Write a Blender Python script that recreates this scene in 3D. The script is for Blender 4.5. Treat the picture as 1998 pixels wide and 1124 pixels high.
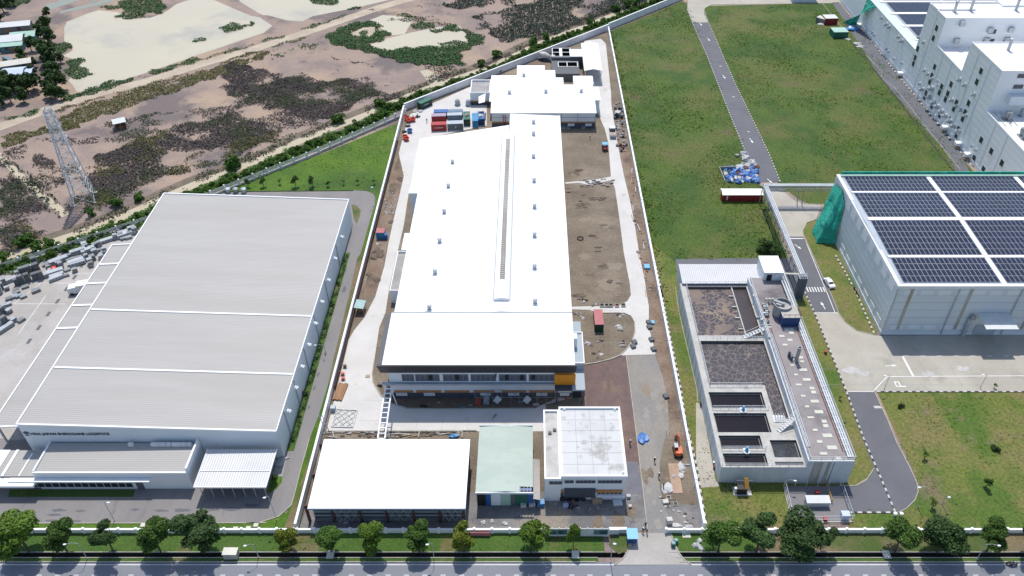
import bpy, bmesh, math, random
import numpy as np
from mathutils import Vector, Matrix, noise, geometry
random.seed(7); np.random.seed(7)
for o in list(bpy.data.objects): bpy.data.objects.remove(o)
SC = bpy.context.scene
COL = SC.collection
K = 1.2                       # plan units -> metres
# ---------------------------------------------------------------- camera
F, CX, CY, H = 1568.0, 1034.0, 562.0, 120.0
TH = math.atan(1302 / F); S_, C_ = math.sin(TH), math.cos(TH)
cd = bpy.data.cameras.new('camera'); cam = bpy.data.objects.new('camera', cd); COL.objects.link(cam)
cam.location = (0, 0, H * K); cam.rotation_euler = (math.pi / 2 - TH, 0, 0)
cd.sensor_width = 36; cd.lens = 36 * F / 1998; cd.shift_x = -(CX - 999) / 1998
cd.clip_start = 1; cd.clip_end = 8000
SC.camera = cam
# ---------------------------------------------------------------- light
EL, AZ = math.radians(64), math.radians(-4)
W = bpy.data.worlds.new('World'); SC.world = W; W.use_nodes = True
nt = W.node_tree; nt.nodes.clear()
sky = nt.nodes.new('ShaderNodeTexSky'); sky.sky_type = 'NISHITA'; sky.sun_disc = False
sky.sun_elevation = EL; sky.sun_rotation = AZ; sky.air_density = 1.0; sky.dust_density = 1.0
bg = nt.nodes.new('ShaderNodeBackground'); bg.inputs['Strength'].default_value = 0.15
wo = nt.nodes.new('ShaderNodeOutputWorld')
nt.links.new(sky.outputs[0], bg.inputs[0]); nt.links.new(bg.outputs[0], wo.inputs[0])
sl = bpy.data.lights.new('sun', 'SUN'); sun = bpy.data.objects.new('sun', sl); COL.objects.link(sun)
sl.energy = 3.5; sl.angle = math.radians(0.5); sl.color = (1.0, 0.96, 0.9)
sd = Vector((math.sin(AZ) * math.cos(EL), math.cos(AZ) * math.cos(EL), math.sin(EL)))
sun.rotation_euler = (-sd).to_track_quat('-Z', 'Y').to_euler(); sun.location = (0, 200, 400)
SC.view_settings.view_transform = 'Standard'; SC.view_settings.look = 'None'
SC.view_settings.exposure = 0.13; SC.view_settings.gamma = 1.0
SC.render.engine = 'CYCLES'; SC.render.resolution_x = 1024; SC.render.resolution_y = 576

# ---------------------------------------------------------------- helpers
def g(u, v, z=0.0):
    "photo pixel -> plan point on the level z"
    a = (u - CX) / F; b = (CY - v) / F
    t = (H - z) / (S_ - b * C_)
    return Vector((a * t, (C_ + b * S_) * t, z))
def gx(u, v, X):
    "photo pixel -> point on the upright plane x = X"
    a = (u - CX) / F; b = (CY - v) / F; t = X / a
    return Vector((X, t * (C_ + b * S_), H + t * (-S_ + b * C_)))
def gy(u, v, Y):
    "photo pixel -> point on the upright plane y = Y"
    a = (u - CX) / F; b = (CY - v) / F; t = Y / (C_ + b * S_)
    return Vector((a * t, Y, H + t * (-S_ + b * C_)))
ORG = {}
class MB:
    def __init__(s): s.v = []; s.f = []; s.mi = []; s.cur = 0
    def add(s, vs, fs):
        n = len(s.v); s.v += [tuple(q) for q in vs]
        for f in fs: s.f.append([i + n for i in f]); s.mi.append(s.cur)
        return s
    def box(s, x0, x1, y0, y1, z0, z1):
        return s.add([(x0,y0,z0),(x1,y0,z0),(x1,y1,z0),(x0,y1,z0),(x0,y0,z1),(x1,y0,z1),(x1,y1,z1),(x0,y1,z1)],
                     [(0,3,2,1),(4,5,6,7),(0,1,5,4),(1,2,6,5),(2,3,7,6),(3,0,4,7)])
    def cbox(s, c, sx, sy, sz, rz=0.0):
        "box standing on c"
        ca, sa = math.cos(rz), math.sin(rz); vs = []
        for z in (0, sz):
            for a, b in ((-1,-1),(1,-1),(1,1),(-1,1)):
                x, y = a*sx/2, b*sy/2
                vs.append((c[0]+x*ca-y*sa, c[1]+x*sa+y*ca, c[2]+z))
        return s.add(vs, [(0,3,2,1),(4,5,6,7),(0,1,5,4),(1,2,6,5),(2,3,7,6),(3,0,4,7)])
    def poly(s, pts): return s.add(pts, [tuple(range(len(pts)))])
    def prism(s, pts, z0, z1):
        n = len(pts); a = [(q[0], q[1], z0) for q in pts]; b = [(q[0], q[1], z1) for q in pts]
        ar = sum(pts[i][0]*pts[(i+1) % n][1]-pts[(i+1) % n][0]*pts[i][1] for i in range(n))
        if ar < 0: a.reverse(); b.reverse()
        return s.add(a+b, [tuple(reversed(range(n))), tuple(range(n, 2*n))] + [(i, (i+1) % n, n+(i+1) % n, n+i) for i in range(n)])
    def slab(s, pts, th):
        "sloping plate: pts are the top corners (ccw from above)"
        n = len(pts); ar = sum(pts[i][0]*pts[(i+1) % n][1]-pts[(i+1) % n][0]*pts[i][1] for i in range(n))
        pts = [Vector(q) for q in pts]
        if ar < 0: pts.reverse()
        lo = [(q.x, q.y, q.z-th) for q in pts]
        return s.add(lo+[tuple(q) for q in pts], [tuple(reversed(range(n))), tuple(range(n, 2*n))] + [(i, (i+1) % n, n+(i+1) % n, n+i) for i in range(n)])
    def cyl(s, p0, p1, r0, r1=None, n=8, caps=True):
        r1 = r0 if r1 is None else r1; p0 = Vector(p0); p1 = Vector(p1); d = (p1-p0)
        if d.length < 1e-6: return s
        d.normalize(); a = d.orthogonal().normalized(); b = d.cross(a); vs = []
        for p, r in ((p0, r0), (p1, r1)):
            for i in range(n):
                t = 2*math.pi*i/n; vs.append(p+a*(r*math.cos(t))+b*(r*math.sin(t)))
        fs = [(i, (i+1) % n, n+(i+1) % n, n+i) for i in range(n)]
        if caps: fs += [tuple(reversed(range(n))), tuple(range(n, 2*n))]
        return s.add(vs, fs)
    def beam(s, p0, p1, w, h=None):
        h = w if h is None else h; p0 = Vector(p0); p1 = Vector(p1); d = (p1-p0).normalized()
        up = Vector((0,0,1)) if abs(d.z) < .95 else Vector((0,1,0))
        a = d.cross(up).normalized()*(w/2); b = a.cross(d).normalized()*(h/2); vs = []
        for p in (p0, p1): vs += [p-a-b, p+a-b, p+a+b, p-a+b]
        return s.add(vs, [(0,1,2,3),(7,6,5,4),(0,4,5,1),(1,5,6,2),(2,6,7,3),(3,7,4,0)])
    def tube(s, pts, r, n=6):
        for a, b in zip(pts, pts[1:]): s.cyl(a, b, r, n=n)
        return s
    def lathe(s, c, prof, n=12, sx=1, sy=1):
        vs = []
        for r, z in prof:
            for i in range(n):
                t = 2*math.pi*i/n; vs.append((c[0]+r*sx*math.cos(t), c[1]+r*sy*math.sin(t), c[2]+z))
        m = len(prof); fs = [(j*n+i, j*n+(i+1) % n, (j+1)*n+(i+1) % n, (j+1)*n+i) for j in range(m-1) for i in range(n)]
        fs += [tuple(reversed(range(n))), tuple(range((m-1)*n, m*n))]
        return s.add(vs, fs)
    def blob(s, c, rx, ry, rz, jit=.25, sub=1, seed=0):
        bm = bmesh.new(); bmesh.ops.create_icosphere(bm, subdivisions=sub, radius=1)
        rr = random.Random(seed); vs = []
        for q in bm.verts:
            k = 1+rr.uniform(-jit, jit); vs.append((c[0]+q.co.x*rx*k, c[1]+q.co.y*ry*k, max(c[2]+q.co.z*rz*k, c[2]-rz*.6)))
        fs = [tuple(w.index for w in f.verts) for f in bm.faces]; bm.free()
        return s.add(vs, fs)
    def mesh(s, name, mat, org=(0,0,0), smooth=False):
        me = bpy.data.meshes.new(name)
        me.from_pydata([((q[0]-org[0])*K, (q[1]-org[1])*K, (q[2]-org[2])*K) for q in s.v], [], s.f)
        ms = mat if isinstance(mat, (list, tuple)) else [mat]
        for m in ms: me.materials.append(MT[m])
        if len(ms) > 1: me.polygons.foreach_set('material_index', s.mi)
        if smooth: me.polygons.foreach_set('use_smooth', [True]*len(me.polygons))
        me.update(); return me
    def build(s, name, mat, parent=None, smooth=False, label=None):
        if parent is not None: org = ORG[parent.name]
        else:
            a = np.array(s.v); org = Vector(((a[:,0].min()+a[:,0].max())/2, (a[:,1].min()+a[:,1].max())/2, a[:,2].min()))
        o = bpy.data.objects.new(name, s.mesh(name, mat, org, smooth)); COL.objects.link(o)
        if parent is not None: o.parent = parent
        else: o.location = Vector(org)*K
        ORG[o.name] = org
        if label: o['label'] = label
        return o
def tag(o, label, cat, group=None, kind=None):
    if label: o['label'] = label
    if cat: o['category'] = cat
    if group: o['group'] = group
    if kind: o['kind'] = kind
    return o
def thing(name, label, cat, loc, group=None, rz=0.0, local=False):
    o = bpy.data.objects.new(name, None); COL.objects.link(o); o.empty_display_size = .3
    o.location = Vector(loc)*K; o.rotation_euler = (0, 0, rz)
    ORG[o.name] = Vector((0,0,0)) if local else Vector(loc)
    return tag(o, label, cat, group)
def copy_tree(o, loc, rz=None, label=None, sc=None, parent=None):
    c = o.copy(); COL.objects.link(c)
    if parent is None:
        c.location = Vector(loc)*K
        if rz is not None: c.rotation_euler = (0, 0, rz)
        if sc is not None: c.scale = (sc, sc, sc) if not isinstance(sc, tuple) else sc
        if label: c['label'] = label
    else: c.parent = parent
    for ch in o.children: copy_tree(ch, None, parent=c)
    return c
def one(mb, name, mat, label, cat, group=None, smooth=False):
    return tag(mb.build(name, mat, smooth=smooth), label, cat, group)
def sheet(name, pts, z, mat, parent=None, px=True, kind='structure'):
    P = [g(*q) if px else Vector((q[0], q[1], 0)) for q in pts]
    tr = geometry.tessellate_polygon([P])
    m = MB(); m.v = [(q.x, q.y, z) for q in P]
    for t in tr:
        a, b, c = (P[i] for i in t)
        if (b-a).cross(c-a).z < 0: t = (t[0], t[2], t[1])
        m.f.append(list(t)); m.mi.append(0)
    o = m.build(name, mat, parent)
    if parent is None and kind: o['kind'] = kind
    return o
def band(pts, w):
    "px centre line -> closed polygon in plan coordinates"
    P = [g(*q) for q in pts]; L = []; R = []
    for i, q in enumerate(P):
        d = (P[min(i+1, len(P)-1)]-P[max(i-1, 0)]); d.z = 0; d.normalize(); n = Vector((-d.y, d.x, 0))
        ww = w[i] if isinstance(w, (list, tuple)) else w
        L.append(q+n*ww/2); R.append(q-n*ww/2)
    return [(q.x, q.y) for q in L+R[::-1]]

# ---------------------------------------------------------------- materials
MT = {}
def mat(name, c1, c2=None, sc=.3, lo=.35, hi=.65, c3=None, sc3=.06, lo3=.5, hi3=.65, fine=0.0, fsc=6.0, rough=.85, bump=0.0, bsc=4.0,
        metal=0.0, spec=.5, wave=None, rnd=0.0, alpha=1.0, detail=6.0, voro=None, c4=None, sc4=.02, lo4=.5, hi4=.6, stretch=None, tone=None):
    m = bpy.data.materials.new(name); m.use_nodes = True; MT[name] = m
    t = m.node_tree; N = t.nodes; L = t.links; B = N['Principled BSDF']
    B.inputs['Roughness'].default_value = rough; B.inputs['Metallic'].default_value = metal
    B.inputs['Specular IOR Level'].default_value = spec; B.inputs['Alpha'].default_value = alpha
    col = N.new('ShaderNodeRGB'); col.outputs[0].default_value = (*c1, 1); cur = col.outputs[0]
    geo = N.new('ShaderNodeNewGeometry'); pos = geo.outputs['Position']
    if stretch:
        mp = N.new('ShaderNodeVectorMath'); mp.operation = 'MULTIPLY'; mp.inputs[1].default_value = stretch; L.new(pos, mp.inputs[0]); pos = mp.outputs[0]
    def nz(scale, lo, hi, det=detail):
        n = N.new('ShaderNodeTexNoise'); n.inputs['Scale'].default_value = scale; n.inputs['Detail'].default_value = det
        n.inputs['Roughness'].default_value = .62
        L.new(pos, n.inputs['Vector']); r = N.new('ShaderNodeMapRange')
        r.inputs['From Min'].default_value = lo; r.inputs['From Max'].default_value = hi; L.new(n.outputs['Fac'], r.inputs['Value'])
        return r.outputs[0]
    def mix(a, c, fac, bt='MIX'):
        x = N.new('ShaderNodeMix'); x.data_type = 'RGBA'; x.blend_type = bt
        L.new(a, x.inputs[6])
        if isinstance(c, tuple): x.inputs[7].default_value = (*c, 1)
        else: L.new(c, x.inputs[7])
        if isinstance(fac, float): x.inputs[0].default_value = fac
        else: L.new(fac, x.inputs[0])
        return x.outputs[2]
    if c2: cur = mix(cur, c2, nz(sc, lo, hi))
    if c3: cur = mix(cur, c3, nz(sc3, lo3, hi3))
    if c4: cur = mix(cur, c4, nz(sc4, lo4, hi4))
    if voro:
        vs, vc, lo_, hi_, mlo, mhi = voro
        vn = N.new('ShaderNodeTexVoronoi'); vn.feature = 'DISTANCE_TO_EDGE'; vn.inputs['Scale'].default_value = vs
        wn = N.new('ShaderNodeTexNoise'); wn.inputs['Scale'].default_value = .5; L.new(pos, wn.inputs['Vector'])
        wa = N.new('ShaderNodeVectorMath'); wa.operation = 'MULTIPLY_ADD'; wa.inputs[1].default_value = (1.6,1.6,1.6); L.new(wn.outputs['Color'], wa.inputs[0]); L.new(pos, wa.inputs[2])
        L.new(wa.outputs[0], vn.inputs['Vector']); r = N.new('ShaderNodeMapRange'); r.inputs['From Min'].default_value = lo_; r.inputs['From Max'].default_value = hi_
        L.new(vn.outputs['Distance'], r.inputs['Value'])
        mm = N.new('ShaderNodeMath'); mm.operation = 'MULTIPLY'; L.new(r.outputs[0], mm.inputs[0]); L.new(nz(.12, mlo, mhi, 3.0), mm.inputs[1])
        cur = mix(cur, vc, mm.outputs[0])
    if fine:
        f = nz(fsc, .25, .75, 3.0); gr = N.new('ShaderNodeMapRange'); L.new(f, gr.inputs['Value'])
        gr.inputs['To Min'].default_value = 1-fine; gr.inputs['To Max'].default_value = 1+fine
        cb = N.new('ShaderNodeCombineColor')
        for i in range(3): L.new(gr.outputs[0], cb.inputs[i])
        cur = mix(cur, cb.outputs[0], 1.0, 'MULTIPLY')
    if rnd:
        oi = N.new('ShaderNodeObjectInfo'); gr = N.new('ShaderNodeMapRange'); L.new(oi.outputs['Random'], gr.inputs['Value'])
        gr.inputs['To Min'].default_value = 1-rnd; gr.inputs['To Max'].default_value = 1+rnd
        cb = N.new('ShaderNodeCombineColor')
        for i in range(3): L.new(gr.outputs[0], cb.inputs[i])
        cur = mix(cur, cb.outputs[0], 1.0, 'MULTIPLY')
    if wave:
        ax, freq, amt = wave[:3]
        sp = N.new('ShaderNodeSeparateXYZ'); L.new(geo.outputs['Position'], sp.inputs[0])
        mu = N.new('ShaderNodeMath'); mu.operation = 'MULTIPLY'; mu.inputs[1].default_value = freq*2*math.pi; L.new(sp.outputs['XYZ'.index(ax)], mu.inputs[0])
        si = N.new('ShaderNodeMath'); si.operation = 'SINE'; L.new(mu.outputs[0], si.inputs[0])
        if len(wave) > 3:
            r = N.new('ShaderNodeMapRange'); r.inputs['From Min'].default_value = .2; r.inputs['From Max'].default_value = .9; L.new(si.outputs[0], r.inputs['Value'])
            cur = mix(cur, wave[3], r.outputs[0])
        bp = N.new('ShaderNodeBump'); bp.inputs['Strength'].default_value = amt; bp.inputs['Distance'].default_value = .06
        L.new(si.outputs[0], bp.inputs['Height']); L.new(bp.outputs[0], B.inputs['Normal'])
    elif bump:
        bp = N.new('ShaderNodeBump'); bp.inputs['Strength'].default_value = bump; bp.inputs['Distance'].default_value = .3
        L.new(nz(bsc, .2, .8, 4.0), bp.inputs['Height']); L.new(bp.outputs[0], B.inputs['Normal'])
    if tone:
        at = N.new('ShaderNodeAttribute'); at.attribute_name = 'tone'
        gr = N.new('ShaderNodeMapRange'); L.new(at.outputs['Fac'], gr.inputs['Value'])
        cur = mix(cur, tone, gr.outputs[0])
    L.new(cur, B.inputs['Base Color'])
    return m
# setting
mat('mud', (.305,.225,.178), (.225,.172,.152), .05, .4, .6, c3=(.36,.262,.185), sc3=.022, lo3=.5, hi3=.62, c4=(.150,.118,.112), sc4=.03, lo4=.52, hi4=.6, fine=.16, fsc=1.2, bump=.25, bsc=.8)
mat('bank', (.185,.135,.10), (.12,.105,.065), .25, .4, .6, fine=.25, fsc=2, bump=.5, bsc=1.5)
mat('track', (.47,.40,.30), (.39,.32,.24), .12, .4, .6, fine=.1, fsc=1.5, bump=.2)
mat('pond_water', (.53,.47,.345), (.50,.45,.335), .03, .35, .65, c3=(.38,.355,.30), sc3=.018, lo3=.53, hi3=.66, rough=.25, spec=.3)
mat('canal_water', (.46,.395,.27), (.50,.43,.30), .08, .35, .65, rough=.25, spec=.3)
mat('pool_water', (.26,.27,.19), rough=.12)
mat('lawn_bright', (.055,.128,.003), (.080,.158,.004), .08, .42, .58, c3=(.035,.085,.008), sc3=.05, lo3=.5, hi3=.66, c4=(.10,.135,.02), sc4=.09, lo4=.58, hi4=.68, fine=.42, fsc=1.5, bump=.6, bsc=2.5)
mat('lawn', (.064,.108,.007), (.034,.082,.004), .055, .43, .57, c3=(.098,.112,.020), sc3=.035, lo3=.47, hi3=.6, c4=(.105,.088,.042), sc4=.07, lo4=.6, hi4=.7, fine=.42, fsc=1.3, bump=.6, bsc=2.2)
mat('lawn_dry', (.125,.148,.024), (.178,.152,.05), .08, .43, .6, c3=(.068,.122,.010), sc3=.055, lo3=.49, hi3=.6, c4=(.17,.135,.072), sc4=.065, lo4=.56, hi4=.67, fine=.4, fsc=1.4, bump=.5, bsc=2)
mat('verge', (.045,.11,.01), (.07,.13,.015), .2, .35, .65, c3=(.16,.13,.05), sc3=.09, lo3=.55, hi3=.66, fine=.35, fsc=3, bump=.7, bsc=3)
mat('dry_strip', (.13,.12,.045), (.19,.145,.08), .15, .4, .6, c3=(.06,.10,.015), sc3=.06, lo3=.5, hi3=.62, fine=.3, fsc=3, bump=.5)
mat('dirt', (.205,.163,.118), (.155,.12,.085), .12, .38, .6, c3=(.26,.21,.155), sc3=.05, lo3=.5, hi3=.66, fine=.22, fsc=1.6, bump=.6, bsc=1.2)
mat('dirt_red', (.19,.125,.085), (.25,.19,.14), .15, .4, .6, c3=(.12,.085,.06), sc3=.1, lo3=.55, hi3=.66, fine=.25, fsc=2.0, bump=.7, bsc=1.4)
mat('gravel', (.22,.21,.20), (.15,.145,.145), .2, .4, .6, c3=(.28,.24,.19), sc3=.08, lo3=.5, hi3=.65, fine=.25, fsc=3, bump=.4)
mat('concrete_new', (.60,.58,.55), (.53,.51,.48), .12, .35, .65, c3=(.46,.43,.385), sc3=.22, lo3=.6, hi3=.72, fine=.05, fsc=2)
mat('concrete_old', (.43,.40,.34), (.37,.34,.285), .1, .38, .62, c3=(.30,.275,.24), sc3=.12, lo3=.58, hi3=.72, fine=.06, fsc=2)
mat('concrete_yard', (.41,.38,.35), (.345,.32,.29), .07, .38, .62, c3=(.44,.42,.40), sc3=.05, lo3=.52, hi3=.66, fine=.07, fsc=1.5)
mat('concrete_grey', (.36,.35,.34), (.28,.27,.26), .25, .4, .62, fine=.1, fsc=2)
mat('asphalt', (.135,.137,.150), (.115,.117,.13), .12, .35, .65, fine=.10, fsc=5)
mat('asphalt_pale', (.215,.205,.21), (.18,.172,.178), .12, .35, .65, c3=(.14,.135,.14), sc3=.3, lo3=.6, hi3=.7, fine=.09, fsc=4, stretch=(.35,1,1))
mat('asphalt_side', (.235,.22,.215), (.20,.188,.185), .15, .35, .65, c3=(.16,.15,.15), sc3=.25, lo3=.6, hi3=.7, fine=.08, fsc=4, stretch=(1,.3,1))
mat('street', (.205,.215,.24), (.18,.19,.215), .1, .35, .65, fine=.07, fsc=5, stretch=(.2,1,1))
mat('paver', (.165,.105,.095), (.125,.085,.08), .4, .35, .65, c3=(.21,.145,.10), sc3=.12, lo3=.52, hi3=.66, fine=.22, fsc=4, bump=.3, bsc=6)
mat('paver_blue', (.17,.17,.195), (.14,.14,.165), .4, .35, .65, c3=(.20,.165,.14), sc3=.15, lo3=.58, hi3=.7, fine=.16, fsc=4, bump=.3, bsc=6)
mat('plaza', (.27,.245,.21), (.215,.205,.195), .12, .38, .6, c3=(.34,.31,.27), sc3=.15, lo3=.58, hi3=.68, c4=(.25,.18,.105), sc4=.09, lo4=.57, hi4=.68, fine=.12, fsc=2.5, stretch=(1,.4,1))
mat('ditch', (.035,.033,.03), (.06,.05,.04), .5, .4, .6)
mat('marking', (.78,.78,.76), (.6,.6,.58), .6, .5, .75, rough=.7)
mat('kerb_pale', (.42,.40,.34), (.34,.32,.27), .5, .4, .6)
mat('kerb_white', (.55,.54,.50), (.40,.39,.35), .7, .45, .65); mat('kerb_black', (.045,.045,.05), (.09,.09,.09), .7, .45, .65)
# building skins
mat('roof_white', (.86,.86,.86), (.82,.83,.84), .15, .4, .6, rough=.5, wave=('X', 2.0, .08))
mat('roof_plain', (.88,.88,.87), rough=.5)
mat('roof_grey', (.41,.395,.375), (.37,.355,.335), .25, .38, .62, c3=(.345,.325,.295), sc3=.08, lo3=.52, hi3=.7, rough=.55, stretch=(.12,1,1), wave=('Y', 1.75, .3, (.335,.32,.30)))
mat('roof_rib', (.62,.62,.62), (.55,.55,.55), .15, .4, .6, rough=.45, wave=('X', 1.9, .5, (.46,.46,.47)))
mat('roof_green', (.37,.445,.385), (.335,.41,.355), .3, .42, .58, c3=(.33,.40,.33), sc3=.5, lo3=.58, hi3=.68, rough=.5, wave=('Y', 2.2, .3), stretch=(.5,1,1))
mat('roof_slab', (.58,.58,.57), (.52,.52,.51), .2, .38, .62, c3=(.34,.33,.315), sc3=.16, lo3=.58, hi3=.68, fine=.05)
mat('slab_stain', (.42,.405,.38), (.52,.51,.49), .3, .4, .6, c3=(.33,.32,.30), sc3=.4, lo3=.56, hi3=.68, fine=.08)
mat('trim_white', (.86,.86,.86)); mat('white_paint', (.78,.78,.77), (.70,.70,.69), .4, .42, .62, rough=.6)
mat('wall_white', (.80,.81,.815), (.76,.77,.78), .15, .4, .6, rough=.6)
mat('wall_panel', (.70,.745,.77), (.67,.715,.745), .2, .4, .6, rough=.55, wave=('X', .55, .15))
mat('wall_side', (.72,.77,.79), (.69,.74,.76), .2, .4, .6, rough=.55, wave=('Y', .55, .15))
mat('wall_tower', (.84,.855,.86), (.81,.83,.84), .1, .4, .6, rough=.55, wave=('Z', .45, .12))
mat('wall_solar', (.63,.675,.70), (.60,.645,.67), .1, .4, .6, rough=.55, wave=('Z', .5, .12))
mat('wall_tank', (.64,.67,.68), (.56,.59,.605), .3, .4, .62, c3=(.44,.45,.45), sc3=.2, lo3=.6, hi3=.72, stretch=(1,1,.25), fine=.06)
mat('rust_stain', (.36,.30,.22), (.46,.46,.44), .5, .4, .62, stretch=(1.5,1,.2))
mat('rim', (.49,.475,.44), (.41,.395,.36), .4, .4, .62, c3=(.31,.29,.26), sc3=.3, lo3=.6, hi3=.7, fine=.08)
mat('deck_red', (.30,.27,.266), (.25,.222,.22), .2, .38, .62, c3=(.13,.115,.125), sc3=.06, lo3=.52, hi3=.66, c4=(.26,.19,.15), sc4=.2, lo4=.6, hi4=.7, fine=.1)
mat('orange', (.62,.235,.012), rough=.5); mat('orange_dull', (.47,.215,.075), rough=.6)
mat('dark_base', (.075,.085,.105), (.06,.068,.085), .4); mat('fascia_black', (.028,.028,.034), (.036,.036,.042), .6, rough=.5, wave=('X', 1.5, .2))
mat('grey_trim', (.36,.41,.45)); mat('grey_dark', (.12,.125,.13)); mat('black', (.012,.012,.014), rough=.6)
mat('glass', (.03,.038,.05), rough=.12, spec=.6); mat('glass_pale', (.13,.135,.16), (.10,.11,.14), .5, rough=.15)
mat('pane_white', (.76,.79,.81), rough=.4); mat('frame_grey', (.22,.24,.27), rough=.5)
mat('steel', (.34,.36,.37), (.27,.29,.30), .5, .4, .6, rough=.45, metal=.4); mat('galv', (.50,.53,.55), (.42,.45,.48), .6, .4, .6, rough=.45, metal=.3)
mat('lattice', (.62,.65,.67), (.50,.53,.55), .6, rough=.5, metal=.1)
mat('maroon', (.115,.05,.045), (.085,.038,.035), .5); mat('red', (.42,.03,.035), (.33,.03,.03), .5, rough=.5); mat('red_dark', (.29,.018,.022), (.24,.016,.019), .5, rough=.5, wave=('X', 2.4, .4))
mat('red_bright', (.55,.06,.025), rough=.5); mat('pink_roof', (.47,.18,.18), (.40,.15,.15), .6)
mat('panel_blue', (.016,.02,.042), (.020,.025,.052), .4, rough=.2, spec=.35); mat('panel_frame', (.36,.38,.42), rough=.4)
mat('net', (.02,.40,.29), (.012,.29,.205), .35, .4, .6, c3=(.05,.55,.43), sc3=.2, lo3=.55, hi3=.68, fine=.25, fsc=3, bump=.8, bsc=1.0, rough=.7)
mat('foam', (.17,.125,.095), (.11,.082,.072), .14, .35, .65, c3=(.24,.175,.12), sc3=.1, lo3=.55, hi3=.68, voro=(.72, (.028,.023,.040), .05, .085, .46, .48), fine=.12, fsc=3, rough=.6)
mat('foam_dense', (.16,.13,.115), (.12,.10,.10), .14, .35, .65, c3=(.20,.15,.11), sc3=.1, lo3=.58, hi3=.7, voro=(.72, (.028,.023,.036), .03, .06, .36, .38), fine=.12, fsc=3, rough=.6)
mat('sludge', (.038,.03,.034), (.05,.036,.036), .15, .4, .6, c3=(.09,.055,.05), sc3=.09, lo3=.58, hi3=.7, rough=.3)
mat('dark_water', (.008,.007,.013), (.011,.010,.017), .2, rough=.3, spec=.12); mat('grey_water', (.055,.062,.072), (.03,.034,.042), .5, .4, .6, fine=.35, fsc=3, bump=.8, bsc=3, rough=.35)
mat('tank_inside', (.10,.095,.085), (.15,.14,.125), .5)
mat('hatch', (.60,.59,.50), (.54,.53,.45), .5)
mat('blue_box', (.012,.05,.17), (.01,.04,.13), .6, rough=.5, wave=('X', 2.2, .4)); mat('blue_light', (.04,.25,.48), (.035,.2,.4), .5, rough=.5); mat('blue_roof', (.14,.42,.65), rough=.5)
mat('blue_mid', (.02,.12,.36), (.018,.1,.29), .6, rough=.5); mat('blue_grey', (.15,.22,.30), (.13,.19,.26), .5, rough=.5, wave=('X', 2.2, .3)); mat('grey_box', (.17,.195,.22), (.14,.165,.185), .5, rough=.5, wave=('X', 2.2, .3))
mat('lilac_box', (.33,.27,.36), rough=.5); mat('pale_box', (.42,.47,.52), (.37,.42,.47), .5, rough=.5); mat('green_dark', (.016,.06,.04), (.012,.045,.03), .5, rough=.5, wave=('X', 2.2, .3)); mat('green_mid', (.02,.13,.085), rough=.6)
mat('tarp_blue', (.06,.17,.43), (.04,.12,.34), .6, .4, .6, c3=(.09,.25,.55), sc3=.8, lo3=.56, hi3=.66, rough=.4, rnd=.25)
mat('bag_white', (.52,.51,.50), (.38,.38,.385), .8, .4, .6, rough=.6); mat('bag_grey', (.35,.35,.38), (.26,.26,.29), .8, rough=.6)
mat('teal_roof', (.26,.42,.41), (.22,.37,.37), .6, rough=.5); mat('teal_wall', (.10,.21,.25)); mat('mint_roof', (.36,.55,.45), (.32,.5,.41), .5, rough=.5); mat('tin_blue', (.52,.60,.78), (.46,.54,.70), .5, rough=.45); mat('tin_white', (.66,.67,.66), (.58,.6,.59), .5, rough=.5); mat('tin_cream', (.62,.60,.52), (.55,.53,.46), .5, rough=.5)
mat('house_wall', (.22,.22,.21), (.17,.17,.165), .4); mat('rust', (.17,.075,.05), (.12,.055,.04), .6)
mat('bundle', (.33,.35,.36), (.24,.26,.27), .9, .4, .6, rough=.5, metal=.2, rnd=.38); mat('bundle_pale', (.45,.475,.49), (.37,.395,.41), .9, .4, .6, rough=.45, rnd=.2); mat('bundle_dark', (.12,.13,.135), (.16,.17,.175), .9, rough=.6, rnd=.3)
mat('wood', (.33,.17,.085), (.26,.125,.06), .8, .4, .6, stretch=(1,.25,1), rough=.7); mat('wood_pale', (.42,.32,.22), (.35,.26,.18), .8, rough=.8)
mat('plate_steel', (.37,.24,.16), (.30,.19,.12), .5, .4, .6, fine=.1, rough=.6)
mat('excavator', (.60,.115,.02), (.5,.09,.015), .8, rough=.45); mat('tyre', (.02,.02,.022)); mat('machine', (.10,.13,.17), (.07,.09,.12), .8, rough=.5); mat('yellow', (.46,.26,.04), (.38,.2,.03), .8, rough=.5)
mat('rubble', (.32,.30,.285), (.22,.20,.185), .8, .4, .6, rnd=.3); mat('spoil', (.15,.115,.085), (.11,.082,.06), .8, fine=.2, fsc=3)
mat('skin', (.30,.17,.11)); mat('cloth_dark', (.035,.04,.055), rnd=.5); mat('cloth_red', (.34,.04,.04)); mat('cloth_teal', (.09,.22,.22)); mat('helmet', (.7,.68,.6))
mat('trunk', (.10,.075,.055), (.07,.055,.04), 2.0); mat('pylon_foot', (.4,.39,.37))
mat('leaf', (.038,.088,.012), (.055,.112,.016), .5, .38, .62, rough=.6, spec=.25, rnd=.22, tone=(.075,.14,.016))
mat('leaf_light', (.055,.12,.010), (.08,.15,.012), .5, .38, .62, rough=.6, spec=.25, rnd=.15, tone=(.11,.17,.014))
mat('leaf_yellow', (.075,.130,.008), (.105,.155,.010), .5, .38, .62, rough=.6, spec=.25, rnd=.12, tone=(.19,.19,.02))
mat('leaf_dark', (.026,.058,.014), (.038,.078,.019), .5, .38, .62, rough=.6, spec=.2, rnd=.25, tone=(.05,.09,.022))
mat('leaf_hedge', (.050,.115,.012), (.068,.14,.016), .3, .38, .62, rough=.6, spec=.2, rnd=.2, tone=(.06,.13,.02))
mat('mangrove', (.026,.072,.020), (.038,.092,.024), .12, .38, .62, rough=.7, spec=.15, tone=(.05,.11,.034))
mat('mangrove_dark', (.020,.034,.026), (.030,.048,.032), .1, .38, .62, rough=.7, spec=.15, tone=(.03,.042,.032))
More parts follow.
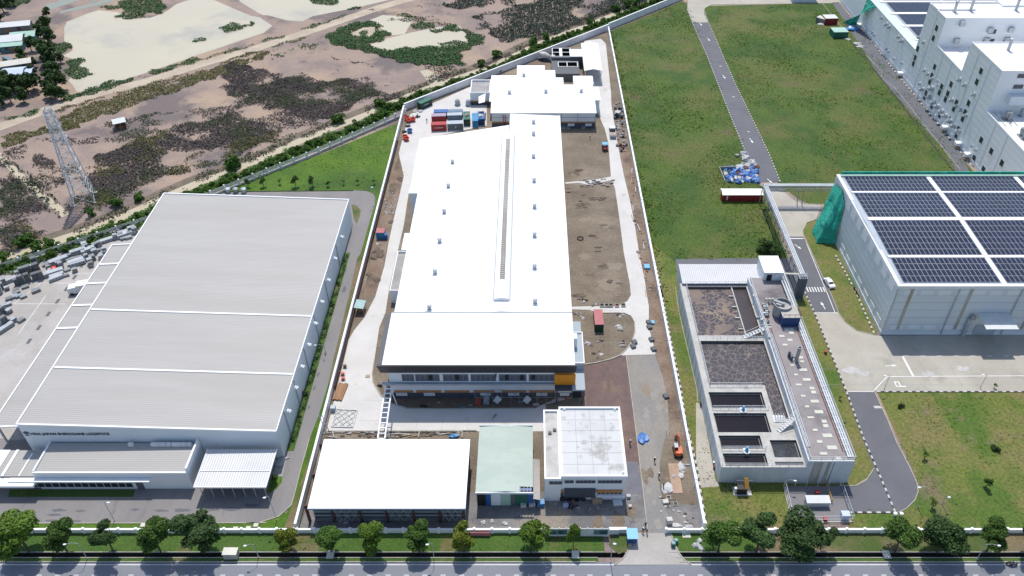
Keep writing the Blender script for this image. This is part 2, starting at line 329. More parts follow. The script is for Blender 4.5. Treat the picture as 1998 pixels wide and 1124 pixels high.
mat('scrub', (.062,.050,.050), (.044,.047,.038), .06, .4, .6, c3=(.034,.060,.014), sc3=.03, lo3=.47, hi3=.58, rough=.8, spec=.1, tone=(.105,.092,.092))
mat('scrub_olive', (.072,.082,.022), (.105,.098,.034), .08, .4, .6, rough=.8, spec=.1, tone=(.115,.115,.05))
mat('sign_navy', (.02,.06,.115), rough=.5); mat('sign_black', (.02,.025,.03), rough=.5); mat('board_green', (.05,.16,.15), (.12,.22,.2), .4); mat('board_dark', (.02,.07,.08), (.10,.19,.19), .35, .42, .55)
mat('sign_pale', (.62,.66,.66))
mat('tuft_green', (.040,.095,.006), (.055,.115,.008), .1, rough=.8, spec=.1, tone=(.085,.15,.012))
mat('tuft_dry', (.12,.115,.045), (.15,.13,.06), .1, rough=.8, spec=.1, tone=(.17,.15,.075))
mat('tuft_dark', (.036,.070,.008), (.048,.082,.010), .1, rough=.8, spec=.1, tone=(.05,.08,.014))
mat('hall_roof', (.60,.67,.63), (.55,.62,.58), .3, rough=.5)
mat('cement_stain', (.285,.27,.245), (.25,.23,.205), .4, fine=.1)
mat('dry_dirt', (.245,.20,.15), (.22,.175,.125), .3, fine=.15)
mat('scrub_litter', (.135,.104,.092), (.105,.085,.08), .1, fine=.15, rough=.95, spec=.1, tone=(.17,.13,.11))
# ================================================================ SETTING
def q(ox, oy, s, *pts): return [(ox+a/s, oy+b/s) for a, b in pts]
Z = 3.746
T1 = lambda *p: q(0, 0, Z, *p); T2 = lambda *p: q(480, 0, Z, *p); T3 = lambda *p: q(980, 0, Z, *p); T4 = lambda *p: q(1478, 0, Z, *p)
T5 = lambda *p: q(0, 280, Z, *p); T6 = lambda *p: q(480, 280, Z, *p); T7 = lambda *p: q(980, 280, Z, *p); T8 = lambda *p: q(1478, 280, Z, *p)
T9 = lambda *p: q(0, 560, Z, *p); T10 = lambda *p: q(480, 560, Z, *p); T11 = lambda *p: q(980, 560, Z, *p); T12 = lambda *p: q(1478, 560, Z, *p)
T13 = lambda *p: q(0, 824, Z, *p); T14 = lambda *p: q(480, 824, Z, *p); T15 = lambda *p: q(980, 824, Z, *p); T16 = lambda *p: q(1478, 824, Z, *p)
# ground: one sheet to the horizon, with the roadside drain and the canal pressed into it
m = MB(); ys = [(-900,0),(74.25,0),(74.3,-.9),(75.15,-.9),(75.2,0),(2600,0)]
xs = [-2500, -400, 0, 400, 2500]
for y, z in ys:
    for x in xs: m.v.append((x, y, z))
for j in range(len(ys)-1):
    for i in range(len(xs)-1):
        n = len(xs); m.f.append([j*n+i, j*n+i+1, (j+1)*n+i+1, (j+1)*n+i]); m.mi.append(1 if j in (1, 2, 3) else 0)
o = m.build('ground', ['mud', 'ditch']); o['kind'] = 'structure'
# --- mud flats, ponds, track, canal
pond = T1((490,160),(640,100),(720,75),(860,90),(900,110),(960,140),(1100,130),(1200,95),(1290,30),(1380,0),(1520,-20),(1700,60),(1830,115),(1900,128),(1990,190),(1930,240),(1500,385),(1050,540),(620,668),(560,672),(530,620),(500,590),(540,540),(600,440),(530,430),(460,410),(530,370),(525,330),(470,300),(470,200))
sheet('pond', pond, .03, 'pond_water')
sheet('pond', [(440,-30),(470,5),(512,30),(522,30),(560,40),(590,42),(610,32),(660,22),(700,14),(760,0),(800,-30)], .03, 'pond_water')
sheet('pond', T2((900,150),(1000,110),(1240,130),(1200,180),(1160,250),(1060,260),(990,210)), .03, 'pond_water')
sheet('pond', T2((890,335),(1000,290),(1200,240),(1400,200),(1560,190),(1640,290),(1560,345),(1250,355),(980,385)), .03, 'pond_water')
sheet('pool', T1((330,40),(640,-60),(760,-60),(700,10),(360,75)), .03, 'pool_water')
sheet('pool', T1((420,85),(700,20),(900,-40),(1000,-40),(720,40),(440,100)), .03, 'pool_water')
sheet('dirt_track', band([(-40,260),(0,248),(88,216),(187,184),(294,157),(400,123),(480,101),(587,67),(667,40),(747,13),(800,-2),(900,-30)], 5.2), .05, 'track', px=False)
sheet('dirt_track', band([(88,205),(86,160),(78,120),(74,80),(78,45),(110,20),(200,-10)], [6,6,5.5,5,5,5,5]), .045, 'mud', px=False)
canal = [(-60,528),(0,508),(80,481),(160,455),(267,412),(315,389),(374,363),(438,339),(520,306),(595,271),(640,254),(720,222),(768,200),(830,175),(907,149),(960,131),(1055,84),(1130,56),(1188,33),(1250,8),(1330,-26)]
bankc = [(u, v-9) for u, v in canal]
sheet('canal_bank', band(bankc, [5.2]*8+[4.6]*6+[6]*7), .04, 'bank', px=False)
sheet('canal', band(canal, [3.6]*5+[3.4]*4+[3.2]*4+[3.8]*3+[3.0]*5), .06, 'canal_water', px=False)
sheet('canal', T2((1270,520),(1330,510),(1420,560),(1480,600),(1380,660),(1290,660),(1330,600)), .065, 'canal_water')
sheet('canal', band(T5((-30,70),(60,150),(170,260),(300,380),(420,470),(480,530)), 2.0), .05, 'canal_water', px=False)
def bank_off(u, a, b): return a if u < 740 else b
hedge_line = [(u, v+bank_off(u,17,8)) for u, v in canal]
sheet('canal_verge', band([(u, v+bank_off(u,21,11)) for u, v in canal], [6.0]*12+[4.2]*9), .05, 'verge', px=False)
# --- warehouse plot on the west side
sheet('storage_yard', [(-90,556),(0,529),(120,492),(240,452),(318,428),(330,600),(60,1020),(-160,1020)], .08, 'concrete_yard')
sheet('access_road', [(-160,1021),(-120,840),(30,860),(400,800),(690,372),(714,373),(727,378),(733,387),(732,400),(725,420),(708,480),(690,545),(685,560),(678,592),(664,648),(651,701),(640,752),(621,814),(604,856),(587,917),(573,971),(567,988),(544,1008),(507,1019),(480,1021)], .10, 'asphalt_side')
sheet('access_road', [(380,376),(690,373.5),(690,395),(380,395)], .105, 'asphalt_side')
def ux(X, v): return CX+X*F*(S_-(CY-v)/F*C_)/H
sheet('lawn', [(300,434),(415,378),(440,372),(600,312),(ux(-40.1,238),238),(ux(-40.1,500),500),(ux(-40.1,1035),1035),(-160,1035),(-160,1019),(500,1019),(560,1000),(580,940),(700,500),(730,390),(715,372),(420,374)], .09, 'lawn_bright')
sheet('grass_strip', [(697,505),(ux(-40.1,470),470),(ux(-40.1,735),735),(640,752),(664,648),(685,560)], .115, 'dry_strip')
sheet('grass_strip', T14((490,200),(520,190),(400,640),(370,780),(280,770),(360,560)), .115, 'dry_strip')
sheet('grass_strip', T6((770,448),(810,455),(840,490),(830,540),(810,590),(790,560)), .12, 'dry_strip')
sheet('grass_strip', T13((75,495),(990,495),(975,548),(60,548)), .115, 'verge')
sheet('grass_strip', T14((150,520),(190,400),(268,398),(262,440),(225,490),(170,520)), .115, 'lawn_bright')
sheet('side_path', T14((195,395),(230,260),(300,250),(268,398)), .118, 'concrete_grey')
# --- factory plot
X0, X1 = -39.9, 29.7
sheet('site_ground', [(X0,79.2),(X1,79.2),(X1,296.5),(X0,233)], .04, 'dirt', px=False)
sheet('site_ground', [(580,1036),(1222,1036),(1310,1036),(1372,1036),(1362,985),(1290,985),(1255,960),(1060,960),(918,960),(900,985),(600,992)], .055, 'gravel')
sheet('yard_slab', [(800,224),(835,206),(917,170),(950,182),(950,245),(870,262),(820,275),(790,300),(778,299),(794,240)], .07, 'concrete_new')
sheet('yard_slab', [(778,299),(788,344),(782,371),(768,429),(758,475),(750,520),(732,580),(712,619),(691,645),(680,664),(676,684),(637,842),(1062,842),(1065,790),(1140,770),(1128,752),(1090,775),(1045,797),(850,798),(795,797),(763,787),(742,771),(728,747),(726,731),(731,700),(740,640),(752,611),(760,560),(776,491),(788,440),(800,360),(820,275)], .075, 'concrete_new')
sheet('yard_slab', [(1140,80),(1172,76),(1182,85),(1192,180),(1193,205),(1205,280),(1217,341),(1228,387),(1237,430),(1248,500),(1258,547),(1261,570),(1266,598),(1266,640),(1277,680),(1279,692),(1209,694),(1222,683),(1233,667),(1239,648),(1238,629),(1231,617),(1217,611),(1168,611),(1150,605),(1116,604),(1116,599),(1150,598),(1205,598),(1224,588),(1231,576),(1229,555),(1217,493),(1209,429),(1200,368),(1193,352),(1165,358),(1150,362),(1130,357),(1103,359),(1103,356),(1130,354),(1165,350),(1192,345),(1187,280),(1180,252),(1166,220),(1160,180),(1140,150)], .075, 'concrete_new')
sheet('paved_lane', T11((598,572),(690,556),(800,528),(870,500),(905,502),(985,1124),(1010,1200),(1030,1300),(880,1300),(870,880),(612,880)), .07, 'paver')
sheet('paved_lane', T15((905,290),(990,290),(1030,520),(912,530)), .08, 'paver_blue')
sheet('service_lane', [g(*p_)[:2] for p_ in T11((908,503),(1118,498),(1170,650),(1205,800),(1220,1000),(1215,1124))+T15((1200,60),(1150,300),(1150,480),(1240,812),(1068,812),(965,0))], .072, 'plaza', px=False)
sheet('driveway', T15((985,812),(1232,812),(1258,880),(1292,960),(1330,1008),(1378,1042),(820,1044),(885,995),(918,940),(925,880)), .09, 'concrete_yard')
sheet('dirt_bed', [(1100,252),(1165,252),(1187,282),(1192,345),(1130,353),(1103,355)], .05, 'dirt')
sheet('dirt_bed', T11((520,175),(890,192),(940,215),(965,260),(968,330),(948,400),(905,460),(860,500),(760,540),(690,556),(598,570)), .05, 'dirt')
sheet('muddy_edge', T6((1115,90),(1150,240),(1125,340),(1075,560),(1035,730),(1005,900),(945,1110),(860,1110),(900,900),(1000,480),(1080,200)), .058, 'dirt_red')
sheet('muddy_edge', T7((845,0),(890,230),(930,400),(960,560),(980,700),(1010,850),(1040,1000),(1060,1124),(1130,1124),(1000,400),(920,0)), .062, 'dirt_red')
sheet('muddy_edge', T11((1060,0),(1075,300),(1115,470),(1170,650),(1220,1000),(1225,1124),(1345,1124),(1250,700),(1130,0)), .066, 'dirt_red')
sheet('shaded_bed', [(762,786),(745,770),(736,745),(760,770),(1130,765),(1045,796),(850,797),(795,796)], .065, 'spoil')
# --- grass east of the factory
sheet('lawn', [(ux(30,62),62),(1332,2),(1344,12),(1358,45),(1480,360),(1500,372),(1525,470),(1560,560),(1320,520),(ux(30,470),470)], .06, 'lawn')
sheet('lawn', [(ux(30,470),470),(1320,515),(1540,515),(1600,640),(1684,854),(1712,920),(1660,950),(1540,950),(1545,1036),(ux(30,1036),1036)], .065, 'lawn_dry')
sheet('lawn', [(1372,12),(1625,6),(1690,75),(1770,180),(1900,336),(1525,375),(1480,260),(1376,42)], .06, 'lawn')
sheet('lawn', [(1540,375),(1560,390),(1580,398),(1640,398),(1640,360),(1530,362)], .07, 'lawn')
sheet('lawn', T8((330,650),(360,585),(430,555),(560,480),(600,700),(900,1300),(860,1415),(730,1385),(640,1310),(590,1240),(540,1110),(350,680)), .07, 'lawn_dry')
sheet('lawn', [(1712,766),(2140,766),(2140,1036),(1655,1036),(1655,1000),(1780,980),(1795,950),(1780,915),(1750,850)], .065, 'lawn_dry')
sheet('lawn', T3((1340,0),(1250,-60),(1000,-60)), .05, 'verge')
# --- roads of the east plot
sheet('plant_road', T3((1385,165),(1505,165),(1700,610),(1948,1124),(2030,1330),(1870,1330),(1780,1124),(1640,780),(1500,420)), .085, 'asphalt')
sheet('plant_road', T3((1300,-90),(2600,-90),(2600,22),(1530,35),(1480,60),(1475,100),(1505,167),(1388,167),(1352,60),(1358,0)), .08, 'concrete_old')
sheet('forecourt', T8((85,345),(200,360),(260,410),(340,445),(460,450),(458,480),(430,555),(360,580),(330,640),(335,682),(235,682),(150,500),(100,380)), .082, 'concrete_old')
sheet('forecourt', T8((150,455),(455,452),(455,482),(155,485)), .09, 'concrete_grey')
sheet('plant_road', T8((60,300),(200,330),(200,362),(110,362),(235,682),(335,680),(540,1110),(592,1242),(415,1242),(350,1110),(230,760),(60,420)), .081, 'asphalt')
sheet('plant_road', [(1318,506),(1480,504),(1545,504),(1570,575),(1560,590),(1530,560),(1322,560)], .083, 'asphalt')
sheet('forecourt', T12((415,190),(590,190),(640,260),(720,320),(860,355),(890,358),(2200,352),(2200,765),(650,765)), .084, 'concrete_old')
sheet('plant_road', [g(*p_)[:2] for p_ in T12((650,766),(852,766),(955,989))+T16((955,0),(1020,160),(1110,330),(1165,450),(1172,510),(1150,570),(1090,630),(1030,662),(600,662),(600,466),(720,466),(790,430),(850,340),(720,0))], .086, 'asphalt', px=False)
sheet('gas_yard', T16((190,468),(600,468),(690,730),(250,735)), .087, 'asphalt_pale')
sheet('plant_path', T4((545,20),(600,20),(1500,1124),(1560,1300),(1480,1300),(1380,1124),(890,560),(760,350)), .08, 'asphalt')
sheet('plant_path', T15((1417,500),(1455,480),(1600,470),(1560,430),(1480,0),(1455,-140),(1415,-140)), .085, 'concrete_old')
# --- street along the front
sheet('street', [(-600,30),(600,30),(600,73.35),(-600,73.35)], .02, 'street', px=False)
for a, b in ((-600, 11.3), (24.3, 600)):
    sheet('verge_strip', [(a,73.5),(b,73.5),(b,74.22),(a,74.22)], .06, 'verge', px=False)
sheet('verge_strip', [(-600,75.22),(12.5,75.22),(12.5,79.3),(-600,79.3)], .06, 'verge', px=False)
sheet('verge_strip', [(22.8,75.22),(38,75.22),(38,79.3),(22.8,79.3)], .06, 'verge', px=False)
sheet('verge_strip', [(38,75.22),(600,75.22),(600,79.3),(38,79.3)], .06, 'dry_strip', px=False)
sheet('verge_strip', T15((910,815),(925,880),(915,940),(850,965),(780,900),(800,830)), .075, 'dry_strip')
sheet('verge_strip', T14((390,890),(520,880),(530,950),(370,950)), .075, 'dry_strip')
def kerb(name, pts, w, h, mat_, z=0.0, px=True):
    P = [g(*p_) if px else Vector((p_[0], p_[1], 0)) for p_ in pts]; mb = MB()
    for a, b in zip(P, P[1:]): mb.beam(Vector((a.x,a.y,z+h/2)), Vector((b.x,b.y,z+h/2)), w, h)
    o = mb.build(name, mat_); o['kind'] = 'structure'; return o
kerb('street_kerb', [(-600,73.42),(11.0,73.42)], .16, .16, 'kerb_pale', px=False); kerb('street_kerb', [(24.8,73.42),(600,73.42)], .16, .16, 'kerb_pale', px=False)
kerb('drain_edge', [(-600,74.2),(11.3,74.2)], .12, .14, 'kerb_pale', px=False); kerb('drain_edge', [(24.3,74.2),(600,74.2)], .12, .14, 'kerb_pale', px=False)
kerb('drain_edge', [(-600,75.24),(12.4,75.24)], .12, .14, 'kerb_pale', px=False); kerb('drain_edge', [(23.2,75.24),(600,75.24)], .12, .14, 'kerb_pale', px=False)
kerb('driveway_kerb', T15((925,880),(918,940),(885,995),(820,1044)), .18, .2, 'kerb_pale'); kerb('driveway_kerb', T15((1232,815),(1258,880),(1292,960),(1330,1008),(1378,1042)), .18, .2, 'kerb_pale')
kerb('lane_kerb', [(1209,694),(1222,683),(1233,667),(1239,648),(1238,629),(1231,617),(1217,611),(1168,611)], .2, .2, 'kerb_pale')
kerb('lane_kerb', T11((598,570),(690,556),(800,528),(870,500)), .22, .25, 'kerb_pale'); kerb('lane_kerb', T11((905,502),(985,1124))+T15((1065,812)), .14, .18, 'kerb_pale')
kerb('lane_kerb', [(795,797.5),(763,787.5),(742,771),(728,747),(726,731),(731,700)], .2, .2, 'kerb_pale'); kerb('lane_kerb', [(1045,797.5),(850,798.5),(795,797.5)], .2, .2, 'kerb_pale')
kerb('road_kerb', T13((0,741),(1500,739),(1948,737)), .16, .18, 'kerb_pale'); kerb('road_kerb', T14((0,740),(100,735),(240,690),(330,610),(350,550),(400,350),(465,120)), .15, .18, 'kerb_pale')
kerb('road_kerb', T12((852,766),(955,989))+T16((955,0),(1020,160),(1110,330),(1165,450),(1172,510),(1150,570),(1090,630),(1030,662)), .15, .18, 'kerb_pale')
kerb('road_kerb', T16((600,466),(720,466),(790,430),(850,340)), .15, .18, 'kerb_pale'); kerb('road_kerb', T12((590,190),(640,260),(720,320),(860,355)), .15, .18, 'kerb_pale'); kerb('road_kerb', T8((335,682),(540,1110),(592,1242)), .15, .18, 'kerb_pale')
kerb('road_kerb', T8((335,682),(330,640),(360,580),(430,555)), .15, .18, 'kerb_pale'); kerb('road_kerb', T8((200,358),(260,408),(340,443),(460,448)), .15, .18, 'kerb_pale')
kerb('path_kerb', T4((790,400),(910,530),(900,570),(1000,640),(1480,1240)), .15, .12, 'kerb_pale'); kerb('path_kerb', T4((470,20),(640,230)), .15, .12, 'kerb_pale')
kerb('drain_channel', T4((640,250),(900,570),(1330,1124),(1440,1260)), .5, .06, 'ditch', z=.06)
kerb('tank_kerb', T11((1265,0),(1290,180),(1420,740),(1430,840)), .12, .12, 'kerb_pale')
for pts in ([(640,842),(930,841)],): kerb('planter_edge', pts, .2, .25, 'kerb_pale')
# painted kerbs: alternating black and white blocks
def painted_kerb(pts, step, w=.26, h=.2):
    P = [g(*p_) for p_ in pts]; mb = MB(); k = 0
    for a, b in zip(P, P[1:]):
        L = (b-a).length; n = max(1, round(L/step)); d = (b-a)/n
        for i in range(n):
            mb.cur = k % 2; k += 1
            mb.beam(a+d*i+Vector((0,0,h/2)), a+d*(i+.97)+Vector((0,0,h/2)), w, h)
    o = mb.build('painted_kerb', ['kerb_white', 'kerb_black']); o['kind'] = 'structure'
painted_kerb(T3((1352,70),(1388,167),(1500,420),(1640,780),(1780,1124),(1862,1310)), .75)
painted_kerb(T3((1480,90),(1505,165),(1700,610),(1948,1124),(2030,1330)), .75)
painted_kerb(T12((345,40),(415,190),(650,770),(770,1100))+T16((870,340),(1005,660)), .75, .3)
painted_kerb(T16((660,662),(1005,662)), .8, .3)
painted_kerb(T8((570,820),(740,1124))+T12((700,0),(850,340)), .75, .35)
painted_kerb(T7((1115,870),(1175,1124))+T11((1155,0),(1230,380),(1300,720),(1365,1124))+T15((1345,0),(1420,330),(1490,750)), .8, .32)
painted_kerb(T12((870,768),(2100,768)), .8, .25)
painted_kerb(T4((600,30),(700,150),(830,300),(1030,560),(1280,860),(1480,1110),(1560,1210)), 1.1, .3)
# --- road markings
def mark(name, mb, z=0.0): o = mb.build(name, 'marking'); o['kind'] = 'structure'; return o
def strip(mb, a, b, w, z):
    a = Vector((a[0],a[1],0)); b = Vector((b[0],b[1],0)); d = (b-a).normalized(); n = Vector((-d.y,d.x,0))*w/2
    mb.poly([(p_.x,p_.y,z) for p_ in (a-n,b-n,b+n,a+n)])
m = MB(); strip(m, (-600,72.93), (600,72.93), .13, .03); mark('edge_line', m)
m = MB()
for i in range(-110, 110): strip(m, (i*3.0+.4,71.05), (i*3.0+1.25,71.05), .12, .03)
mark('lane_dash', m)
m = MB()
for i in range(-60, 60): strip(m, (i*6.0,67.4), (i*6.0+3,67.4), .14, .03)
mark('lane_dash', m)
gp = lambda pts: [g(*p_) for p_ in pts]
def line(pts, w, z=.1):
    mb = MB(); P = gp(pts)
    for a, b in zip(P, P[1:]): strip(mb, a, b, w, z)
    mark('painted_line', mb)
line(T12((855,755),(945,657),(2200,650)), .16); line(T12((1060,510),(1138,655)), .45, .104)
line(T8((340,690),(520,1124))+T12((565,187),), .14, .1); line(T8((240,697),(335,697)), .3)
line(T12((420,190),(590,190)), .14, .104); line(T12((650,767),(850,767)), .14, .108)
m = MB()
for i in range(9):
    P = gp(T12((1065+122*i,506),(1105+122*i,506))); strip(m, P[0], P[1], .16, .1)
mark('bay_line', m)
m = MB()
for i in range(7):
    P = gp(T8((357+20*i,1052),(372+20*i,1087))); strip(m, P[0], P[1], .24, .1)
mark('crossing', m)
def arrow(u, v, L, ang, z=.1):
    c = g(u, v); mb = MB(); d = Vector((math.sin(ang), math.cos(ang), 0)); n = Vector((d.y,-d.x,0))
    mb.poly([tuple(c+d*a+n*b)[:2]+(z,) for a, b in ((-L/2,-.09),(-L/2,.09),(L*.1,.09),(L*.1,-.09))][::-1])
    mb.poly([tuple(c+d*a+n*b)[:2]+(z,) for a, b in ((L*.1,-.38),(L*.1,.38),(L/2,0))])
    mark('arrow_marking', mb)
arrow(1478+478/Z, 560+137/Z, 2.6, -.12); arrow(1478+975/Z, 560+577/Z, 2.4, 1.5); arrow(1478+295/Z, 280+757/Z, 2.2, 2.6); arrow(1478+88/Z, 280+275/Z, 2.4, 2.8)
for uu, vv in ((1450,178),(1508,290),(1620,563),(1820,1030)): arrow(980+uu/Z, vv/Z, 3.0, 3.0)
m = MB()
for uu, vv in ((1595,485),(1690,710),(1800,965)):
    P = gp(T3((uu-8,vv),(uu+8,vv))); strip(m, P[0], P[1], .3, .1)
mark('stop_dash', m)
# the letter P of the parking bay, read from the other side
m = MB(); c = g(1478+1038/Z, 560+712/Z); z = .1
for x0, x1, y0, y1 in ((-.95,1.15,-.75,-.5),(-.95,-.72,-.5,.7),(-.72,.1,.48,.7),(-.12,.1,-.5,.48)):
    m.poly([(c.x+x0,c.y+y0,z),(c.x+x1,c.y+y0,z),(c.x+x1,c.y+y1,z),(c.x+x0,c.y+y1,z)])
mark('parking_letter', m)
m = MB()
P = gp(q(0,430,4.683,(170,1040),(420,690))); strip(m, P[0], P[1], .12, .1)
P = gp(q(0,430,4.683,(150,575),(690,577))); strip(m, P[0], P[1], .12, .1)
P = gp(q(0,430,4.683,(100,765),(600,767))); strip(m, P[0], P[1], .12, .1)
P = gp(q(0,430,4.683,(500,490),(840,485))); strip(m, P[0], P[1], .12, .1)
P = gp(q(0,430,4.683,(120,770),(370,580))); strip(m, P[0], P[1], .12, .1)
mark('yard_line', m)
m = MB()
for uu, vv in ((752,415),(682,522),(608,630),(527,742),(443,858),(357,982),(268,1106)):
    c = g(uu/4.683, 430+vv/4.683); m.poly([(c.x-.35,c.y-.8,.1),(c.x+.35,c.y-.8,.1),(c.x+.35,c.y+.8,.1),(c.x-.35,c.y+.8,.1)])
o = m.build('drain_grate', 'grey_dark'); o['kind'] = 'structure'
# slab joints in the concrete yards
m = MB()
for i in range(12): strip(m, (64+i*6.0,112.6), (64+i*6.0,121.5), .07, .092)
strip(m, (60,113.5), (130,113.5), .06, .092); strip(m, (60,118), (130,118), .06, .092)
o = m.build('slab_joint', 'concrete_grey'); o['kind'] = 'structure'
m = MB()
for i in range(20): strip(m, (-33.2 if i < 14 else -31, 104+i*5.2), (-27.6, 104+i*5.2), .06, .082)
for i in range(7): strip(m, (-27+i*5,100.6), (-27+i*5,104.6), .06, .082)
for i in range(26): strip(m, (15.5,126+i*5.2), (21.5,126+i*5.2), .06, .082)
o = m.build('slab_joint', 'concrete_yard'); o['kind'] = 'structure'
# ================================================================ BUILDINGS
def fbox(mb, face, P, a0, a1, z0, z1, d0, d1):
    "box on a facade: face '-y', '-x' or '+x' at plane P, a along the wall, d outwards"
    if face == '-y': mb.box(a0, a1, P-d1, P-d0, z0, z1)
    elif face == '-x': mb.box(P-d1, P-d0, a0, a1, z0, z1)
    else: mb.box(P+d0, P+d1, a0, a1, z0, z1)
def window(parent, face, P, a0, a1, z0, z1, n=1, gm='glass', fm='frame_grey', fw=.07, panes=True, sub=True):
    fr = MB()
    fbox(fr, face, P, a0, a1, z0, z0+fw, -.05, .09); fbox(fr, face, P, a0, a1, z1-fw, z1, -.05, .09)
    for i in range(n+1):
        c = a0+(a1-a0)*i/n; l = min(max(c-fw/2, a0), a1-fw); fbox(fr, face, P, l, l+fw, z0+fw, z1-fw, -.05, .085)
    w = fr.build('window', fm, parent)
    for i in range(n):
        m = MB(); b0 = a0+(a1-a0)*i/n+fw*.45; b1 = a0+(a1-a0)*(i+1)/n-fw*.45
        fbox(m, face, P, b0, b1, z0+fw*.9, z1-fw*.9, .01, .04); m.build('pane', gm, w if sub else parent)
    return w
def shell(mb, x0, x1, y0, y1, holes, z0, z1, floor=None):
    "solid block with rectangular pits: holes = (x0,x1,y0,y1,zbottom)"
    mb.cur = 0; xs = sorted({x0, x1, *[c for h in holes for c in h[:2]]}); ys = sorted({y0, y1, *[c for h in holes for c in h[2:4]]})
    def hz(x, y):
        for h in holes:
            if h[0] < x < h[1] and h[2] < y < h[3]: return h[4]
        return z1 if x0 < x < x1 and y0 < y < y1 else z0
    mx = lambda a: [(a[i], a[i+1]) for i in range(len(a)-1)]
    for xa, xb in mx(xs):
        for ya, yb in mx(ys):
            h = hz((xa+xb)/2, (ya+yb)/2)
            if h == z1: mb.poly([(xa,ya,h),(xb,ya,h),(xb,yb,h),(xa,yb,h)])
    ex = [x0-1]+xs+[x1+1]; ey = [y0-1]+ys+[y1+1]
    for j in range(len(ys)-1):
        y_ = (ys[j]+ys[j+1])/2
        for i in range(1, len(ex)-1):
            a = hz((ex[i-1]+ex[i])/2, y_); b = hz((ex[i]+ex[i+1])/2, y_)
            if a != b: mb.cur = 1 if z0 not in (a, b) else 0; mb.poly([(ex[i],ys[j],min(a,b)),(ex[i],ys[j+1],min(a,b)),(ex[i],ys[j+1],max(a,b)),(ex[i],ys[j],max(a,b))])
    for i in range(len(xs)-1):
        x_ = (xs[i]+xs[i+1])/2
        for j in range(1, len(ey)-1):
            a = hz(x_, (ey[j-1]+ey[j])/2); b = hz(x_, (ey[j]+ey[j+1])/2)
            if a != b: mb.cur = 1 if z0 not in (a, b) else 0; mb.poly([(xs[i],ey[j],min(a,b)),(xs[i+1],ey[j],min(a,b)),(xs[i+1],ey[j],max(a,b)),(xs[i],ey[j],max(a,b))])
def parapet(mb, x0, x1, y0, y1, z, w=.25, h=.5):
    mb.box(x0, x1, y0, y0+w, z, z+h); mb.box(x0, x1, y1-w, y1, z, z+h); mb.box(x0, x0+w, y0+w, y1-w, z, z+h); mb.box(x1-w, x1, y0+w, y1-w, z, z+h)

# ---------------------------------------------------------------- grey logistics warehouse
YF, YB, XR, XL = 95.0, 170.3, -45.75, -91.8; ZR, ZL = 7.5, 9.4
wh = thing('warehouse', 'huge logistics warehouse with ribbed grey roof and company lettering on its front', 'warehouse', (-68.7, YF, 0))
zr = lambda x: ZR+(ZL-ZR)*(XR-x)/(XR-XL)
m = MB(); m.add([(XL,YF,0),(XR,YF,0),(XR,YF,ZR-.1),(XL,YF,ZL-.1)], [(0,1,2,3)]); m.add([(XL,YB,0),(XR,YB,0),(XR,YB,ZR-.1),(XL,YB,ZL-.1)], [(3,2,1,0)])
m.add([(XL,YF,0),(XL,YB,0),(XL,YB,ZL-.1),(XL,YF,ZL-.1)], [(3,2,1,0)]); m.build('wall', 'wall_panel', wh)
m = MB(); m.add([(XR,YF,0),(XR,YB,0),(XR,YB,ZR-.1),(XR,YF,ZR-.1)], [(0,1,2,3)]); m.build('side_wall', 'wall_side', wh)
m = MB(); m.slab([(XL,YF+.2,ZL),(XR,YF+.2,ZR),(XR,YB-.2,ZR),(XL,YB-.2,ZL)], .12); m.build('roof', 'roof_grey', wh)
m = MB()
for y in (YF, YB): m.beam((XL,y,ZL+.05), (XR,y,ZR+.05), .32, .3)
for x in (XL, XR): m.beam((x,YF,zr(x)+.05), (x,YB,zr(x)+.05), .26 if x == XL else .18, .3)
m.build('roof_trim', 'trim_white', wh)
for va, vb in (((170,607),(615,622)), ((104,720),(580,735))):
    ya = g(*va, 9)[1]; m = MB(); m.beam((XL+.3,ya,ZL+.08), (XR-.3,ya,ZR+.08), .42, .14); m.build('expansion_cap', 'trim_white', wh)
for y in (101.5, 107.5, 113.2, 119.5, 126, 133, 140.5, 148.5, 157):        # side wall hoods
    c = Vector((XR, y, ZR-1.9)); m = MB(); m.cyl(c+Vector((-.05,0,0)), c+Vector((.55,0,.02)), .42, .42, 10); m.cyl(c+Vector((.55,0,.02)), c+Vector((.75,0,-.25)), .42, .3, 10); m.build('wall_hood', 'pane_white', wh)
for y in (100.2, 108, 117, 127, 138.5, 152):
    m = MB(); m.beam((XR+.12,y,ZR-.2), (XR+.12,y,.2), .16, .16); m.build('downpipe', 'galv', wh)
# loading canopy along the west wall
xo = -99.2; yc0, yc1 = 97.3, 153.3; zi, zo = 6.3, 5.9
m = MB(); m.slab([(xo,yc0,zo),(XL,yc0,zi),(XL,yc1,zi),(xo,yc1,zo)], .12); can = m.build('canopy', 'roof_grey', wh)
m = MB(); m.beam((xo,yc0,zo+.05), (xo,yc1,zo+.05), .24, .3); m.beam((xo,yc0,zo+.05), (XL,yc0,zi+.05), .3, .3); m.beam((xo,yc1,zo+.05), (XL,yc1,zi+.05), .3, .3); m.build('canopy_trim', 'trim_white', can)
for vv in (402, 578, 779, 988):
    y = g((790+.0)/4.683, 430+vv/4.683, 6)[1]
    m = MB(); m.beam((xo+.2,y,zo+.12), (XL,y,zi+.12), .5, .12); m.build('canopy_beam', 'trim_white', can)
    m = MB(); m.beam(((xo+XL)/2+1,y,6.3), (XL,y+1.6,8.4), .12); m.beam(((xo+XL)/2+1,y,6.3), (XL,y-.3,6.9), .12); m.build('tie_rod', 'steel', can)
for i in range(10): m = MB(); m.beam((xo+.4,yc0+1+i*6,0), (xo+.4,yc0+1+i*6,zo-.1), .3); m.build('canopy_post', 'galv', can)
